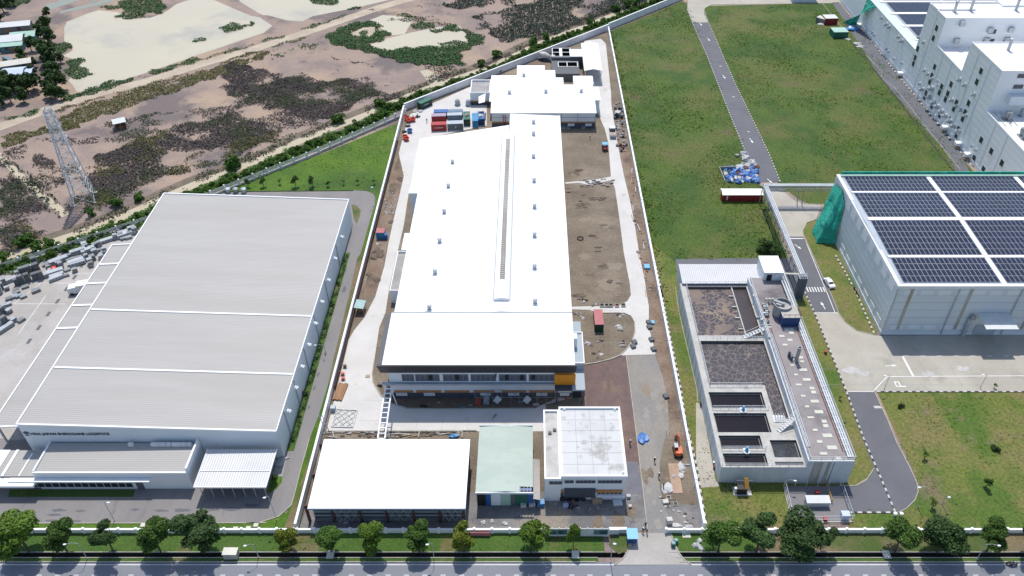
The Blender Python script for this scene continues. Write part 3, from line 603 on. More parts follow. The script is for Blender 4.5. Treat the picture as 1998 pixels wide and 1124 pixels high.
# lettering and emblem
tx = bpy.data.curves.new('lettering', 'FONT'); tx.body = 'VINA JAPAN SHIROGANE LOGISTICS'; tx.size = 1.0; tx.extrude = .03; tx.offset = .022
to = bpy.data.objects.new('tmp', tx); COL.objects.link(to); bpy.context.view_layer.update()
me = bpy.data.meshes.new_from_object(to.evaluated_get(bpy.context.evaluated_depsgraph_get())); bpy.data.objects.remove(to)
a = gy(60.5, 850, YF); b = gy(215, 850, YF); co = np.empty(len(me.vertices)*3); me.vertices.foreach_get('co', co); co = co.reshape(-1, 3)
s = (b.x-a.x)/(co[:,0].max()-co[:,0].min()); nc = np.stack([(co[:,0]-co[:,0].min())*s+a.x-ORG[wh.name].x, YF-.07-ORG[wh.name].y-co[:,2]*.5, (co[:,1])*s*1.0+gy(60, 848.5, YF).z], 1)*K
me.vertices.foreach_set('co', nc.ravel()); me.materials.clear(); me.materials.append(MT['sign_black']); lo_ = bpy.data.objects.new('lettering', me); COL.objects.link(lo_); lo_.parent = wh
c = gy(51, 844.5, YF); m = MB()
for i in range(14):
    t0, t1 = 2*math.pi*i/14, 2*math.pi*(i+.72)/14
    m.poly([(c.x+r*math.cos(t), YF-.06, c.z+r*.75*math.sin(t)) for r, t in ((.3,t0),(.55,t0),(.55,t1),(.3,t1))])
m.box(c.x-.4, c.x+.4, YF-.08, YF-.02, c.z-.1, c.z+.08); m.box(c.x-.08, c.x+.08, YF-.085, YF-.02, c.z-.45, c.z+.4)
for dx in (-.3, 0, .3): m.box(c.x+dx-.1, c.x+dx+.1, YF-.08, YF-.02, c.z-.75, c.z-.55)
m.build('emblem', 'sign_navy', wh)
# office annex
Ya, ax0, ax1, za = 88.0, -87.6, -60.3, 4.4
an = thing('office_annex', 'low office annex with grey ribbed roof, ribbon window and white awning before the warehouse', 'building', (-74, Ya, 0))
m = MB(); m.box(ax0, ax1, Ya, YF-.15, 0, za-.05); m.build('wall', 'wall_white', an)
m = MB(); m.slab([(ax0+.3,Ya+.3,za+.05),(ax1-.3,Ya+.3,za+.05),(ax1-.3,YF-.4,za+.35),(ax0+.3,YF-.4,za+.35)], .1); m.build('roof', 'roof_grey', an)
m = MB(); m.box(ax0, ax1, Ya-.05, Ya+.25, za-.1, za+.3); m.box(ax0-.05, ax0+.25, Ya+.25, YF-.2, za-.1, za+.45); m.box(ax1-.3, ax1+.05, Ya+.25, YF-.2, za-.1, za+1.2); m.build('parapet', 'trim_white', an)
m = MB(); m.box(-92, gy(296,935,Ya).x, Ya-.95, Ya-.02, 3.15, 3.32); m.build('awning', 'wall_white', an)
window(an, '-y', Ya, gy(47,950,Ya).x, gy(262,950,Ya).x, gy(150,950.5,Ya).z, gy(150,941.5,Ya).z, 15, fm='pane_white', fw=.06)
m = MB()
for i in range(9): x = gy(16+3.6*i,948,Ya).x; m.box(x, x+.22, Ya-.12, Ya-.005, .8, 2.9)
m.build('louvre', 'trim_white', an)
m = MB(); x = gy(268,950,Ya).x; m.box(x, x+1.3, Ya-.05, Ya+.0, 0, 2.3); m.build('door', 'grey_dark', an)
for i, uu in enumerate((965,1130,1165,1200,1240,1280,1315,1352,1390)):
    c = g(uu/Z, 824+160/Z, za+.4); m = MB(); m.cbox((c.x, 94.0, za+.25), .85, .5, .75); m.cyl((c.x-.1,93.74,za+.65), (c.x-.1,93.7,za+.65), .26, n=10); m.build('air_conditioner', 'white_paint', an)
# entrance wing at the annex's west end
ew = thing('entrance_wing', 'pale flat-roofed entrance wing at the far end of the office annex', 'building', (-91.5, 90, 0))
m = MB(); m.box(-98, ax0-.1, Ya+1.0, 93.8, 0, 3.2); m.build('wall', 'wall_white', ew)
m = MB(); m.box(-98.2, ax0-.15, Ya+.2, 94, 3.2, 3.42); m.build('roof', 'roof_grey', ew)
m = MB(); m.box(-93.7, -93.2, Ya+.2, 94, 3.42, 3.6); m.box(-97, -94.8, Ya+.2, 94, 3.42, 3.55); m.box(-90.6,-90.35,Ya+.2,93.2,3.42,3.56); m.build('roof_trim', 'trim_white', ew)
m = MB(); m.box(-98.5, ax0+.3, Ya-1.7, Ya+.15, 2.6, 3.1); m.build('porch_roof', 'trim_white', ew)
# carport
cp = thing('carport', 'white ribbed carport canopy on posts beside the office annex', 'carport', (-52, 89.5, 0))
cx0, cx1, cy0, cy1 = -58.6, -46.1, 85.75, 93.8
m = MB(); m.slab([(cx0,cy0,3.7),(cx1,cy0,3.7),(cx1,cy1,3.95),(cx0,cy1,3.95)], .12); m.build('roof', 'roof_rib', cp)
m = MB(); m.box(cx0-.1, cx1+.1, cy0-.18, cy0-.01, 3.5, 3.82); m.beam((cx0-.06,cy0,3.7), (cx0-.06,cy1,3.95), .12, .3); m.beam((cx1+.06,cy0,3.7), (cx1+.06,cy1,3.95), .12, .3); m.beam((cx0,89,3.9), (cx1,89,3.9), .1, .06); m.build('roof_trim', 'trim_white', cp)
for i in range(7):
    for y in (86.2, 93.0): m = MB(); m.cyl((cx0+.6+i*(cx1-cx0-1.2)/6,y,0), (cx0+.6+i*(cx1-cx0-1.2)/6,y,3.62), .08); m.build('post', 'galv', cp)

# ---------------------------------------------------------------- main white factory
fa = thing('factory', 'long white-roofed factory with ridge skylight and rows of turbine ventilators', 'factory', (-10, 124, 0))
RX, RZ = g(979, 578, 10.8).x, 10.8
eR, eL = 10.1, 9.5; xR = g(1115, 612, eR).x; xLa = g(770, 612, eL).x; xLb = g(797, 377, eL).x; yst = g(797, 377, eL).y
y0 = 124.0; yb1 = g(816, 271, eL).y; ybr = g(990, 244, RZ).y; yb2 = g(1093, 226, eR).y
m = MB(); m.slab([(xLa,y0,eL),(RX,y0,RZ),(RX,ybr,RZ),(xLb,yb1,eL),(xLb,yst,eL),(xLa,yst,eL)], .2); m.build('roof', 'roof_white', fa)
m = MB(); m.slab([(RX,y0,RZ),(xR,y0,eR),(xR,yb2,eR),(RX+.2,yb2,RZ)], .2); m.build('roof', 'roof_white', fa)
m = MB(); m.prism([(xLa+.3,y0),(xR-.3,y0),(xR-.3,yb2-.3),(RX+.3,yb2-.3),(RX+.3,ybr-.3),(xLb+.3,yb1-.3),(xLb+.3,yst+.3),(xLa+.3,yst+.3)], 0, eL-.22); m.build('wall', 'wall_panel', fa)
m = MB(); m.box(xLb+.35, xLa+.25, yst+.22, yst+.295, 2.1, 2.5); m.build('orange_band', 'orange_dull', fa); m = MB(); m.box(xLb+.35, xLa+.25, yst+.22, yst+.295, 0, 2.1); m.build('plinth', 'pane_white', fa)
m = MB(); m.poly([(xLa+.3,y0+.02,8),(xR-.3,y0+.02,8),(xR-.3,y0+.02,eR-.1),(RX,y0+.02,RZ-.1),(xLa+.3,y0+.02,eL-.1)]); m.build('gable', 'trim_white', fa)
m = MB(); m.beam((xLa,y0,eL), (xLa,yst,eL), .2, .3); m.beam((xR,y0,eR), (xR,yb2,eR), .2, .3); m.build('gutter', 'trim_white', fa)
# ridge monitor with skylight
yA, yB_ = 127.4, g(990, 255, 12).y; wv = 1.55
m = MB(); m.add([(RX-wv,yA,RZ-.3),(RX+wv,yA,RZ-.3),(RX+wv,yA,RZ+.55),(RX,yA,RZ+.85),(RX-wv,yA,RZ+.55),(RX-wv,yB_,RZ-.3),(RX+wv,yB_,RZ-.3),(RX+wv,yB_,RZ+.55),(RX,yB_,RZ+.85),(RX-wv,yB_,RZ+.55)],
      [(0,1,2,3,4),(9,8,7,6,5),(1,6,7,2),(2,7,8,3),(3,8,9,4),(4,9,5,0)]); mo = m.build('ridge_monitor', 'roof_plain', fa)
m = MB(); m.box(RX-wv-.03, RX-wv-.0, yA, yB_, RZ+.35, RZ+.5); m.box(RX+wv, RX+wv+.03, yA, yB_, RZ+.35, RZ+.5); m.box(RX-wv-.3, RX-wv-.1, yA, yB_, RZ-.3, RZ+.06); m.box(RX+wv+.1, RX+wv+.3, yA, yB_, RZ-.3, RZ+.06); m.build('monitor_trim', 'grey_trim', mo)
sy0, sy1 = 133.5, g(990, 268, 12).y; n = int((sy1-sy0)/.72)
for i in range(n):
    y = sy0+i*(sy1-sy0)/n; m = MB()
    m.add([(RX-.55,y,RZ+.80),(RX+.55,y,RZ+.80),(RX+.55,y+.56,RZ+.80),(RX-.55,y+.56,RZ+.80),(RX-.5,y+.04,RZ+.96),(RX+.5,y+.04,RZ+.96),(RX+.5,y+.52,RZ+.96),(RX-.5,y+.52,RZ+.96)],
          [(4,5,6,7),(0,1,5,4),(1,2,6,5),(2,3,7,6),(3,0,4,7)]); m.build('skylight_pane', 'concrete_yard', mo)
def ventilator(parent, u, v, zf, r=.42):
    c = g(u, v, zf); m = MB(); m.lathe((c.x,c.y,zf-.35), [(r*1.25,0),(r*1.2,.38),(r*.8,.42),(r*.8,.7),(r*1.0,.72),(r*1.25,1.0),(r*1.1,1.3),(r*.4,1.45)], 10)
    vt = m.build('ventilator', 'galv', parent); m = MB(); m.box(c.x-r*2.0, c.x+r*2.0, c.y-r*1.5, c.y+r*2.6, zf-.3, zf-.02+.06); m.build('flashing', 'trim_white', vt)
for u, v in ((883,318),(875,365),(867,415),(858,472),(849,533),(838,603)):
    x = g(u, v, 10).x; ventilator(fa, u, v, eL+(RZ-eL)*(x-xLa)/(RX-xLa)+.1)
for u, v in ((1041,240),(1041,263),(1041,307),(1042,354),(1043,405),(1043,461),(1043,523),(1044,591)):
    x = g(u, v, 10.5).x; ventilator(fa, u, v, eR+(RZ-eR)*(xR-x)/(xR-RX)+.1)
# low annexes on the west side
an2 = thing('plant_room', 'low flat-roofed plant room with parapet against the long factory side', 'building', (xLa-2, 150, 0))
c0 = g(760, 568, 3.6); c1 = g(776, 491, 3.6); m = MB(); m.box(c0.x, xLa+.2, c0.y, c1.y, 0, 3.3); m.build('wall', 'wall_white', an2)
m = MB(); m.box(c0.x+.25, xLa+.1, c0.y+.25, c1.y-.25, 3.3, 3.34); m.build('roof', 'concrete_grey', an2); m = MB(); parapet(m, c0.x, xLa+.15, c0.y, c1.y, 3.3, .2, .5); m.build('parapet', 'trim_white', an2)
c0 = g(783, 487, 3.2); c1 = g(790, 455, 3.2); an3 = thing('side_porch', 'small white lean-to porch behind the plant room', 'building', (xLa-1, c0.y, 0))
m = MB(); m.box(c0.x, xLa+.2, c0.y, c1.y, 2.9, 3.2); m.build('roof', 'roof_plain', an3)
for y in (c0.y+.3, c1.y-.3): m = MB(); m.box(c0.x+.1, c0.x+.3, y-.1, y+.1, 0, 2.9); m.build('post', 'white_paint', an3)
# front office block of the factory
fb = thing('front_block', 'two-storey factory front with black fascia, orange panel and glazed upper gallery', 'building', (-10, 109, 0))
zT = 10.5; fx0 = g(745, 712, zT).x; fx1 = g(1122, 712, zT).x; fy = g(900, 712, zT).y; yb = g(900, 613, zT).y; WY = fy+1.25
m = MB(); m.slab([(fx0,fy,zT),(fx1,fy,zT),(fx1,yb,zT+.4),(fx0,yb,zT+.4)], .2); m.build('roof', 'roof_white', fb)
m = MB(); m.box(fx0+.6, fx1-.4, WY, yb-.1, 0, zT-.25); m.build('wall', 'wall_white', fb)
fz = gy(900, 729, fy).z
m = MB(); m.add([(fx0-1.0,fy-.35,zT+.05),(fx1+.35,fy-.35,zT+.05),(fx1+.2,fy+.2,fz),(fx0-.6,fy+.2,fz),(fx0-1.0,fy+.0,zT+.05),(fx1+.35,fy+.0,zT+.05),(fx1+.2,WY,fz),(fx0-.6,WY,fz)],
      [(3,2,1,0),(0,1,5,4),(2,3,7,6),(1,2,6,5),(3,0,4,7)]); m.build('fascia', 'fascia_black', fb)
m = MB(); m.box(fx0, fx1, yb, yb+.14, zT-.3, zT+.5); m.build('joint_flashing', 'grey_trim', fb)
m = MB(); m.box(fx0-1.1, fx0-.02, fy+.3, yb, zT-1.1, zT-.2); m.build('side_gutter', 'grey_dark', fb)
pz = lambda v: gy(900, v, WY).z; px_ = lambda u, v=735: gy(u, v, WY).x
zz = lambda yy: pz(690+yy/4.54); xx = lambda x_, yy: gy(720+x_/4.54, 690+yy/4.54, WY).x
grp = [(290,400),(410,625),(655,880),(900,1125),(1150,1395),(1415,1640)]
for i, (a, b) in enumerate(grp): window(fb, '-y', WY, xx(a,210), xx(b,210), zz(246)+.15, zz(183), 3 if i == 0 else 5, gm='glass_pale', fm='frame_grey', fw=.09)
for x_ in (545, 780, 1220, 1355, 1455):
    m = MB(); x = xx(x_,205); m.box(x-.35, x+.35, WY-.3, WY-.1, zz(225), zz(190)); m.build('open_sash', 'black', fb)
m = MB(); m.box(xx(120,260), xx(1645,260), WY-.55, WY-.01, zz(258), zz(258)+.22); m.build('canopy', 'grey_trim', fb)
m = MB(); m.box(xx(120,250), xx(1645,250), WY-.65, WY-.55, zz(262), zz(250)); m.build('canopy_edge', 'galv', fb)
for a, b in ((225,390),(420,640),(670,890),(925,1110),(1180,1390),(1420,1650)):
    m = MB(); m.box(xx(a,335), xx(b,335), WY-.14, WY-.005, zz(340), zz(324)); m.build('orange_band', 'orange_dull', fb)
m = MB(); m.box(fx0+.55, fx1-.35, WY-.08, WY-.004, 0, zz(345)); m.build('plinth', 'dark_base', fb)
for a, b in ((240,340),(485,585),(985,1080),(1232,1330),(1480,1580),(1690,1775)):
    window(fb, '-y', WY-.08, xx(a,355), xx(b,355), zz(370), zz(342), 4, gm='pane_white', fm='grey_trim', fw=.06)
m = MB(); m.box(xx(1645,200), xx(1828,200), WY-.75, WY-.01, zz(252), zz(165)); m.build('orange_panel', 'orange', fb)
# entrance porch at the east corner
pc = thing('entrance_porch', 'dark flat porch roof wrapping the corner below the orange panel', 'porch', (8, 110, 0))
zp = 4.4; a = g(1083, 761, zp); b = g(1142, 761, zp); cN = g(1141, 690, zp); dN = g(1128, 640, zp)
m = MB(); m.box(a.x, fx1-.36, a.y, WY-.1, zp-.35, zp); m.build('roof', 'dark_base', pc)
m = MB(); m.box(fx1-.36, b.x, a.y, dN.y+2, zp-.3, zp+.05); m.build('side_roof', 'grey_trim', pc)
for x in (a.x+.4, b.x-.4):
    m = MB(); m.box(x-.18, x+.18, a.y+.25, a.y+.6, 0, zp-.35); m.build('column', 'dark_base', pc)
m = MB(); m.box(fx1-.1, b.x-.5, a.y+2, a.y+3.5, 0, 2.4); m.build('lobby_wall', 'glass', pc)
rs = thing('stair_block', 'small white stair block with parapet on the factory corner', 'building', (10, 117, 0))
a = g(1122, 690, 6); b = g(1134, 626, 6)
m = MB(); m.box(fx1-.3, b.x, 113.5, 122.6, zp+.06, 6); m.build('wall', 'grey_trim', rs); m = MB(); parapet(m, fx1-.29, b.x+.05, 113.5, 122.6, 6, .18, .4); m.build('parapet', 'trim_white', rs)
m = MB(); m.box(fx1-.2, fx1+.9, 118.2, 119.8, 6.0, 8.6); m.build('roof_box', 'wall_white', rs); m = MB(); m.box(b.x, b.x+.04, 114.6, 116.2, 3.3+1.2, 5.6); m.build('pane', 'glass', rs)
# scaffold bracing in front of the gallery
sc_ = thing('scaffold', 'grey cross-braced scaffold standing along the factory front', 'scaffold', (xx(1300,350), WY-2, 0))
m = MB(); xs = [xx(945+i*78,330) for i in range(10)]
for x in xs: m.beam((x,WY-2,0), (x,WY-2,4.4), .06)
m.beam((xs[0],WY-2,2.2), (xs[-1],WY-2,2.2), .06); m.beam((xs[0],WY-2,4.3), (xs[-1],WY-2,4.3), .06); m.build('frame', 'steel', sc_)
m = MB()
for i in range(9):
    for z in (0, 2.2): m.beam((xs[i],WY-2,z), (xs[i+1],WY-2,z+2.2), .05); m.beam((xs[i+1],WY-2.06,z), (xs[i],WY-2.06,z+2.2), .05)
m.build('brace', 'grey_dark', sc_)
for x_ in (1145, 1405):
    m = MB(); x = xx(x_,340); m.add([(x-1,WY-2.3,1.6),(x-.1,WY-2.5,.8),(x+.8,WY-2.3,2.0),(x-.1,WY-2.1,2.9)], [(0,1,2,3)]); m.build('sheet_panel', 'pale_box', sc_)

# ---------------------------------------------------------------- rear factory block
rb = thing('rear_block', 'white rear production hall with orange belt and dark plinth behind the long factory', 'building', (8, 222, 0))
zq = 5.4; rf = g(1060, 220.5, zq).y; P = lambda u, v, z=zq: g(u, v, z)
xr = P(1164,220).x; xl = P(957,222).x; yk = P(1158,165).y
m = MB(); m.prism([(xl,rf),(xr,rf),(xr,yk),(P(950,146).x+1.5,yk),(P(950,146).x+1.5,P(946,198).y),(xl,P(957,198).y)], zq-.18, zq); m.build('roof', 'roof_white', rb)
m = MB(); m.prism([(P(950,147).x,P(950,147).y),(P(946,198).x,P(946,198).y),(P(934,201).x,P(934,201).y),(P(934,188).x,P(934,188).y),(P(947,182).x,P(947,182).y)], zq-.25, zq-.1); m.build('side_roof', 'roof_plain', rb)
m = MB(); m.box(xl+.3, xr-.3, rf+.4, yk, 0, zq-.2); m.build('wall', 'wall_panel', rb)
a = P(1009,127.6,5.55); b = P(1063,127.6,5.55); c = P(1083,137,5.5)
m = MB(); m.box(a.x, b.x, yk-.3, a.y, 0, 5.55); m.build('upper_roof', 'roof_plain', rb); m = MB(); m.box(b.x+.01, c.x, yk-.3, c.y, 0, 5.5); m.build('upper_roof', 'roof_plain', rb)
m = MB(); m.box(P(950,146).x+1.5, a.x-.02, yk-.02, P(960,147,5.3).y, zq-2, 5.28); m.build('west_roof', 'roof_plain', rb)
m = MB(); m.box(P(1118,148,5.5).x, P(1156,148,5.5).x, yk+.02, P(1118,148,5.5).y, 0, 5.5); m.build('east_roof', 'roof_plain', rb)
m = MB(); m.box(c.x+.02, P(1099,148).x, yk-.01, P(1099,150,5).y, 0, 4.8); m.build('link_roof', 'wall_white', rb)
m = MB(); m.box(xr+.01, P(1172,195,5).x, P(1172,195,5).y, yk-.5, 4.7, 4.9); m.build('awning', 'roof_plain', rb); m = MB(); m.box(xr+.01, P(1170,195,5).x, P(1172,195,5).y+.2, yk-.6, 0, 4.7); m.build('east_wall', 'wall_side', rb)
WR = rf+.4; m = MB(); m.box(xl+.3, xr-.25, WR-.12, WR-.004, 1.95, 2.3); m.build('orange_band', 'orange_dull', rb); m = MB(); m.box(xl+.3, xr-.25, WR-.1, WR-.004, 0, 1.95); m.build('plinth', 'dark_base', rb)
for a, b in ((605,680),(797,872)): window(rb, '-y', WR-.1, gy(1000+a/5.62,240,WR).x, gy(1000+b/5.62,240,WR).x, .85, 1.75, 4, gm='pane_white', fm='grey_trim')
for x_ in (560, 610, 778): x = gy(1000+x_/5.62,248,WR).x; window(rb, '-y', WR-.1, x-.45, x+.45, .05, .6, 1, gm='black', fm='trim_white')
m = MB(); m.box(xl+.3, xr-.3, WR-.1, WR-.003, 3.7, 3.76)
for x_ in (535, 715, 912): x = gy(1000+x_/5.62,235,WR).x; m.box(x-.06, x+.06, WR-.16, WR-.11, 1.9, zq-.2)
m.build('downpipe', 'frame_grey', rb)
for u, v in ((994,182),(1065,180),(1134,179)): ventilator(rb, u, v, zq+.15, .45)
ventilator(rb, 1022, 148, 5.7, .45)
# rear terrace room with parapet
tr = thing('terrace_room', 'flat terrace room with white parapet on the rear hall west end', 'building', (-20, 262, 0))
zt = 4.3; a = g(917, 181, zt); b = g(948, 156, zt); xa = P(950,146).x
m = MB(); m.box(a.x, xa+1.4, a.y, b.y, 0, zt-.5); m.build('wall', 'wall_panel', tr); m = MB(); m.box(a.x+.2, xa+1.3, a.y+.2, b.y-.2, zt-.5, zt-.46); m.build('roof', 'concrete_grey', tr)
m = MB(); parapet(m, a.x-.02, xa+1.38, a.y-.02, b.y, zt-.5, .28, .62); m.build('parapet', 'trim_white', tr)
m = MB(); m.box(a.x+.05, xa+1.3, a.y-.1, a.y-.025, 1.2, 1.6); m.build('orange_band', 'orange_dull', tr); m = MB(); m.box(a.x+.05, xa+1.3, a.y-.09, a.y-.025, 0, 1.2); m.build('plinth', 'dark_base', tr)
# west gable of the hall beside the containers
m = MB(); m.box(xl+.31, xl+5.5, WR-.14, WR-.125, 1.9, 2.25); m.build('pipe_rack', 'orange_dull', rb)
for x_ in (1420, 1450): x = gy(780+x_/7.025,232,WR).x; m = MB(); m.cyl((x,WR-.3,0), (x,WR-.3,4.6), .1); m.build('red_pipe', 'red', rb)
# far utility corner
us = thing('loading_shed', 'gabled white shed on posts in the far corner of the plot', 'shed', (22, 268, 0))
zs = 4.6; a = g(1140,138,zs); b = g(1175.5,137.5,zs); c = g(1168,84.5,zs); xm = (a.x+b.x)/2; yN = c.y
m = MB(); m.slab([(a.x,a.y,zs),(xm,a.y,zs+.6),(xm,yN,zs+.6),(a.x,yN,zs)], .12); m.slab([(xm,a.y,zs+.6),(b.x,a.y,zs),(b.x,yN,zs),(xm,yN,zs+.6)], .12); m.build('roof', 'white_paint', us)
m = MB(); m.beam((xm,a.y-.05,zs+.62), (xm,yN,zs+.62), .5, .1); m.build('ridge_cap', 'trim_white', us)
for i in range(5):
    for x in (a.x+.35, b.x-.35): y = a.y+.3+i*(yN-a.y-.6)/4; m = MB(); m.box(x-.12, x+.12, y-.12, y+.12, 0, zs-.1); m.build('post', 'white_paint', us)
m = MB(); m.box(a.x+.5, a.x+.6, a.y+1, yN, 0, 3.4); m.build('back_wall', 'grey_dark', us)
tk = thing('utility_tanks', 'dark concrete pump pits with open white-rimmed cells behind the rear hall', 'tank', (12, 262, 0))
a = g(1077,144,2.6); b = g(1129,122,2.6); m = MB(); yA_ = a.y; h1 = g(1090,130,2.6); h2 = g(1128,122,2.6)
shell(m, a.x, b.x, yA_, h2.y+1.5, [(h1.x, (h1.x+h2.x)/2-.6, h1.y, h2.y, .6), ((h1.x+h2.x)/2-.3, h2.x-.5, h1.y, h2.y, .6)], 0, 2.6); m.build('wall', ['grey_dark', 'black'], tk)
m = MB(); parapet(m, h1.x-.2, h2.x-.2, h1.y-.3, h2.y+.3, 2.6, .22, .15); m.box((h1.x+h2.x)/2-.58, (h1.x+h2.x)/2-.32, h1.y, h2.y, 2.6, 2.75); m.build('rim', 'white_paint', tk)
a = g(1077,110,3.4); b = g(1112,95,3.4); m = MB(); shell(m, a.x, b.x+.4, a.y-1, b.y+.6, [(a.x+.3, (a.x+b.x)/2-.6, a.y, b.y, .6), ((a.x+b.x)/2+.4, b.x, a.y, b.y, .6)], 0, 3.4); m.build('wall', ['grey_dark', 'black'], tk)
m = MB(); parapet(m, a.x+.1, b.x+.2, a.y-.3, b.y+.3, 3.4, .22, .15); m.box((a.x+b.x)/2-.6, (a.x+b.x)/2+.4, a.y-.1, b.y+.1, 3.4, 3.5); m.box(a.x+.2, b.x+.1, (a.y+b.y)/2-.15, (a.y+b.y)/2+.15, 3.4, 3.53); m.build('rim', 'white_paint', tk)
a = g(1112,110,4); b = g(1136,96,4); uh = thing('pump_house', 'square white-roofed pump house beside the gabled shed', 'building', ((a.x+b.x)/2, a.y, 0))
m = MB(); m.box(a.x, b.x, a.y, b.y, 3.8, 4.0); m.build('roof', 'roof_plain', uh); m = MB(); m.box(a.x+.6, b.x-.1, a.y+.2, b.y-.2, 0, 3.8); m.build('wall', 'grey_dark', uh)

# ---------------------------------------------------------------- open shed, green shed, two-storey office on the street side
ws = thing('parking_shed', 'broad white flat-roofed open shed on maroon columns by the street wall', 'shed', (-24, 86, 0))
zw = 5.0; a = g(600,992,zw); b = g(908,992,zw); c = g(915,857,zw+.5); d = g(620,857,zw+.5); sx0, sx1 = a.x, b.x
m = MB(); m.slab([(sx0,a.y,zw),(sx1,a.y,zw),(sx1,c.y,zw+.5),(sx0,c.y,zw+.5)], .15); m.build('roof', 'roof_white', ws)
m = MB(); m.box(sx0-.05, sx1+.05, a.y-.12, a.y-.005, zw-.32, zw+.04); m.build('eave_trim', 'grey_trim', ws)
cols = [604.5, 653, 706, 757, 809, 860, 906]; wy = a.y+.75; xsC = [gy(u, 1015, wy).x for u in cols]
for x in xsC:
    for y in (wy, (a.y+c.y)/2, c.y-.8): m = MB(); m.box(x-.22, x+.22, y-.18, y+.18, 0, zw-.15 if y < 90 else zw+.2); m.build('column', 'maroon', ws)
m = MB(); m.box(sx0+.3, sx1-.3, c.y-.45, c.y-.35, 0, zw+.3); m.box(sx0+.3, sx0+.4, wy+.3, c.y-.5, 0, zw-.2); m.box(sx1-.4, sx1-.3, wy+.3, c.y-.5, 0, zw-.2); m.build('back_wall', 'grey_trim', ws)
m = MB(); m.box(sx0+.5, sx1-.5, wy-.1, wy+.1, 2.9, 3.15); m.box(sx0+.5, sx1-.5, wy-.1, wy+.1, 1.9, 2.05); m.build('girt', 'grey_trim', ws)
for i in (1, 3, 5):
    m = MB(); n = 3
    for k in range(n):
        xa = xsC[i]+.25+(xsC[i+1]-xsC[i]-.5)*k/n; xb = xsC[i]+.25+(xsC[i+1]-xsC[i]-.5)*(k+1)/n
        m.beam((xa,wy-.15,.5), (xb,wy-.15,3.8), .05); m.beam((xb,wy-.2,.5), (xa,wy-.2,3.8), .05)
    m.build('brace', 'lattice', ws)
m = MB(); m.box(sx0+.4, sx1-.4, wy+.2, c.y-.6, .06, .12); m.build('floor', 'concrete_grey', ws)
gs = thing('site_office', 'mint green ribbed-roof site office with blue and green front panels', 'shed', (0, 88, 0))
zg = 4.4; a = g(927.6,961,zg); b = g(1040,961,zg); c = g(1040,832,zg); xm = g(986,961,zg+.3).x; ym = c.y
m = MB(); m.slab([(a.x,a.y,zg),(xm,a.y,zg+.35),(xm,ym,zg+.35),(a.x,ym,zg)], .1); m.build('roof', 'roof_green', gs)
hx0, hx1, hy0, hy1 = b.x-2.3, b.x-.35, a.y+.1, a.y+1.15; e = lambda x: zg+.35*(b.x-x)/(b.x-xm)
m = MB(); m.slab([(xm,a.y,zg+.35),(hx0,a.y,e(hx0)),(hx0,ym,e(hx0)),(xm,ym,zg+.35)], .1); m.slab([(hx0,hy1,e(hx0)),(b.x,hy1,zg),(b.x,ym,zg),(hx0,ym,e(hx0))], .1); m.build('roof', 'roof_green', gs)
m = MB(); m.box(a.x-.05, b.x+.05, a.y-.15, a.y-.005, zg-.3, zg+.12); m.box(a.x, b.x, ym, ym+.1, zg-.3, zg+.3); m.build('eave_trim', 'pane_white', gs)
m = MB()
for k in range(4): x = hx0+.15+k*.58; m.beam((x,hy0,zg+.02), (x,hy1,zg+.02), .1)
m.build('bare_rafter', 'wood_pale', gs)
m = MB(); m.box(a.x+.4, b.x-.2, a.y+.5, ym-.3, 0, zg-.15); m.build('wall', 'blue_mid', gs)
fyg = a.y+.45; fxs = lambda u: gy(900+u/4.164, 975, fyg).x
for u0, u1, mm in ((128,200,'black'),(200,242,'blue_mid'),(242,322,'pane_white'),(322,402,'mint_roof'),(402,440,'grey_dark'),(440,538,'green_mid'),(538,588,'blue_mid')):
    m = MB(); m.box(fxs(u0), fxs(u1)-.03, fyg-.06, fyg, .1, 3.6); m.build('front_panel', mm, gs)
m = MB(); m.slab([(b.x+.05,a.y-.3,3.0),(b.x+1.25,a.y-.3,2.7),(b.x+1.25,g(1050,895,3).y,2.7),(b.x+.05,g(1050,895,3).y,3.0)], .08); m.build('side_awning', 'concrete_yard', gs)
for i in range(5):
    y = a.y+.1+i*(g(1050,895,3).y-a.y-.4)/4
    m = MB(); m.cyl((b.x+1.15,y,0), (b.x+1.15,y,2.6), .05); m.build('post', 'steel', gs)
    m = MB(); m.cyl((a.x+.2,y,0), (a.x+.2,y,zg-.12), .06); m.build('post', 'steel', gs)
of = thing('guard_office', 'two-storey white office with flat concrete roof deck and orange band', 'building', (9, 86, 0))
zo_ = 6.8; mx0, mx1 = g(1095,929,zo_).x, g(1224,929,zo_).x; my0 = g(1150,929,zo_).y; my1 = g(1150,794,zo_).y
lx0 = g(1063,934,6.4).x; ly0 = g(1070,934,6.4).y; ly1 = g(1070,800,6.4).y
m = MB(); m.box(mx0+.02, mx1, my0+.02, my1, 0, zo_-.45); m.box(lx0, mx0, ly0, ly1, 0, 5.95); m.build('wall', 'wall_white', of)
m = MB(); m.box(mx0+.3, mx1-.3, my0+.3, my1-.3, zo_-.45, zo_-.4); deck = m.build('roof_deck', 'roof_slab', of)
m = MB(); m.box(lx0+.25, mx0-.02, ly0+.25, ly1-.25, 5.95, 6.0); m.build('lower_deck', 'slab_stain', of)
m = MB(); parapet(m, mx0-.02, mx1+.06, my0-.06, my1+.05, zo_-.46, .3, .5); m.build('parapet', 'trim_white', of)
m = MB(); parapet(m, lx0-.06, mx0-.03, ly0-.06, ly1+.05, 5.94, .28, .5); m.build('lower_parapet', 'trim_white', of)
m = MB()
for i in range(1, 4): x = mx0+.3+(mx1-mx0-.6)*i/4; m.box(x-.03, x+.03, my0+.35, my1-.35, zo_-.4, zo_-.385)
for i in range(1, 6): y = my0+.3+(my1-my0-.6)*i/6; m.box(mx0+.35, mx1-.35, y-.03, y+.03, zo_-.4, zo_-.383)
m.build('deck_joint', 'concrete_grey', of)
m = MB(); rr = random.Random(3)
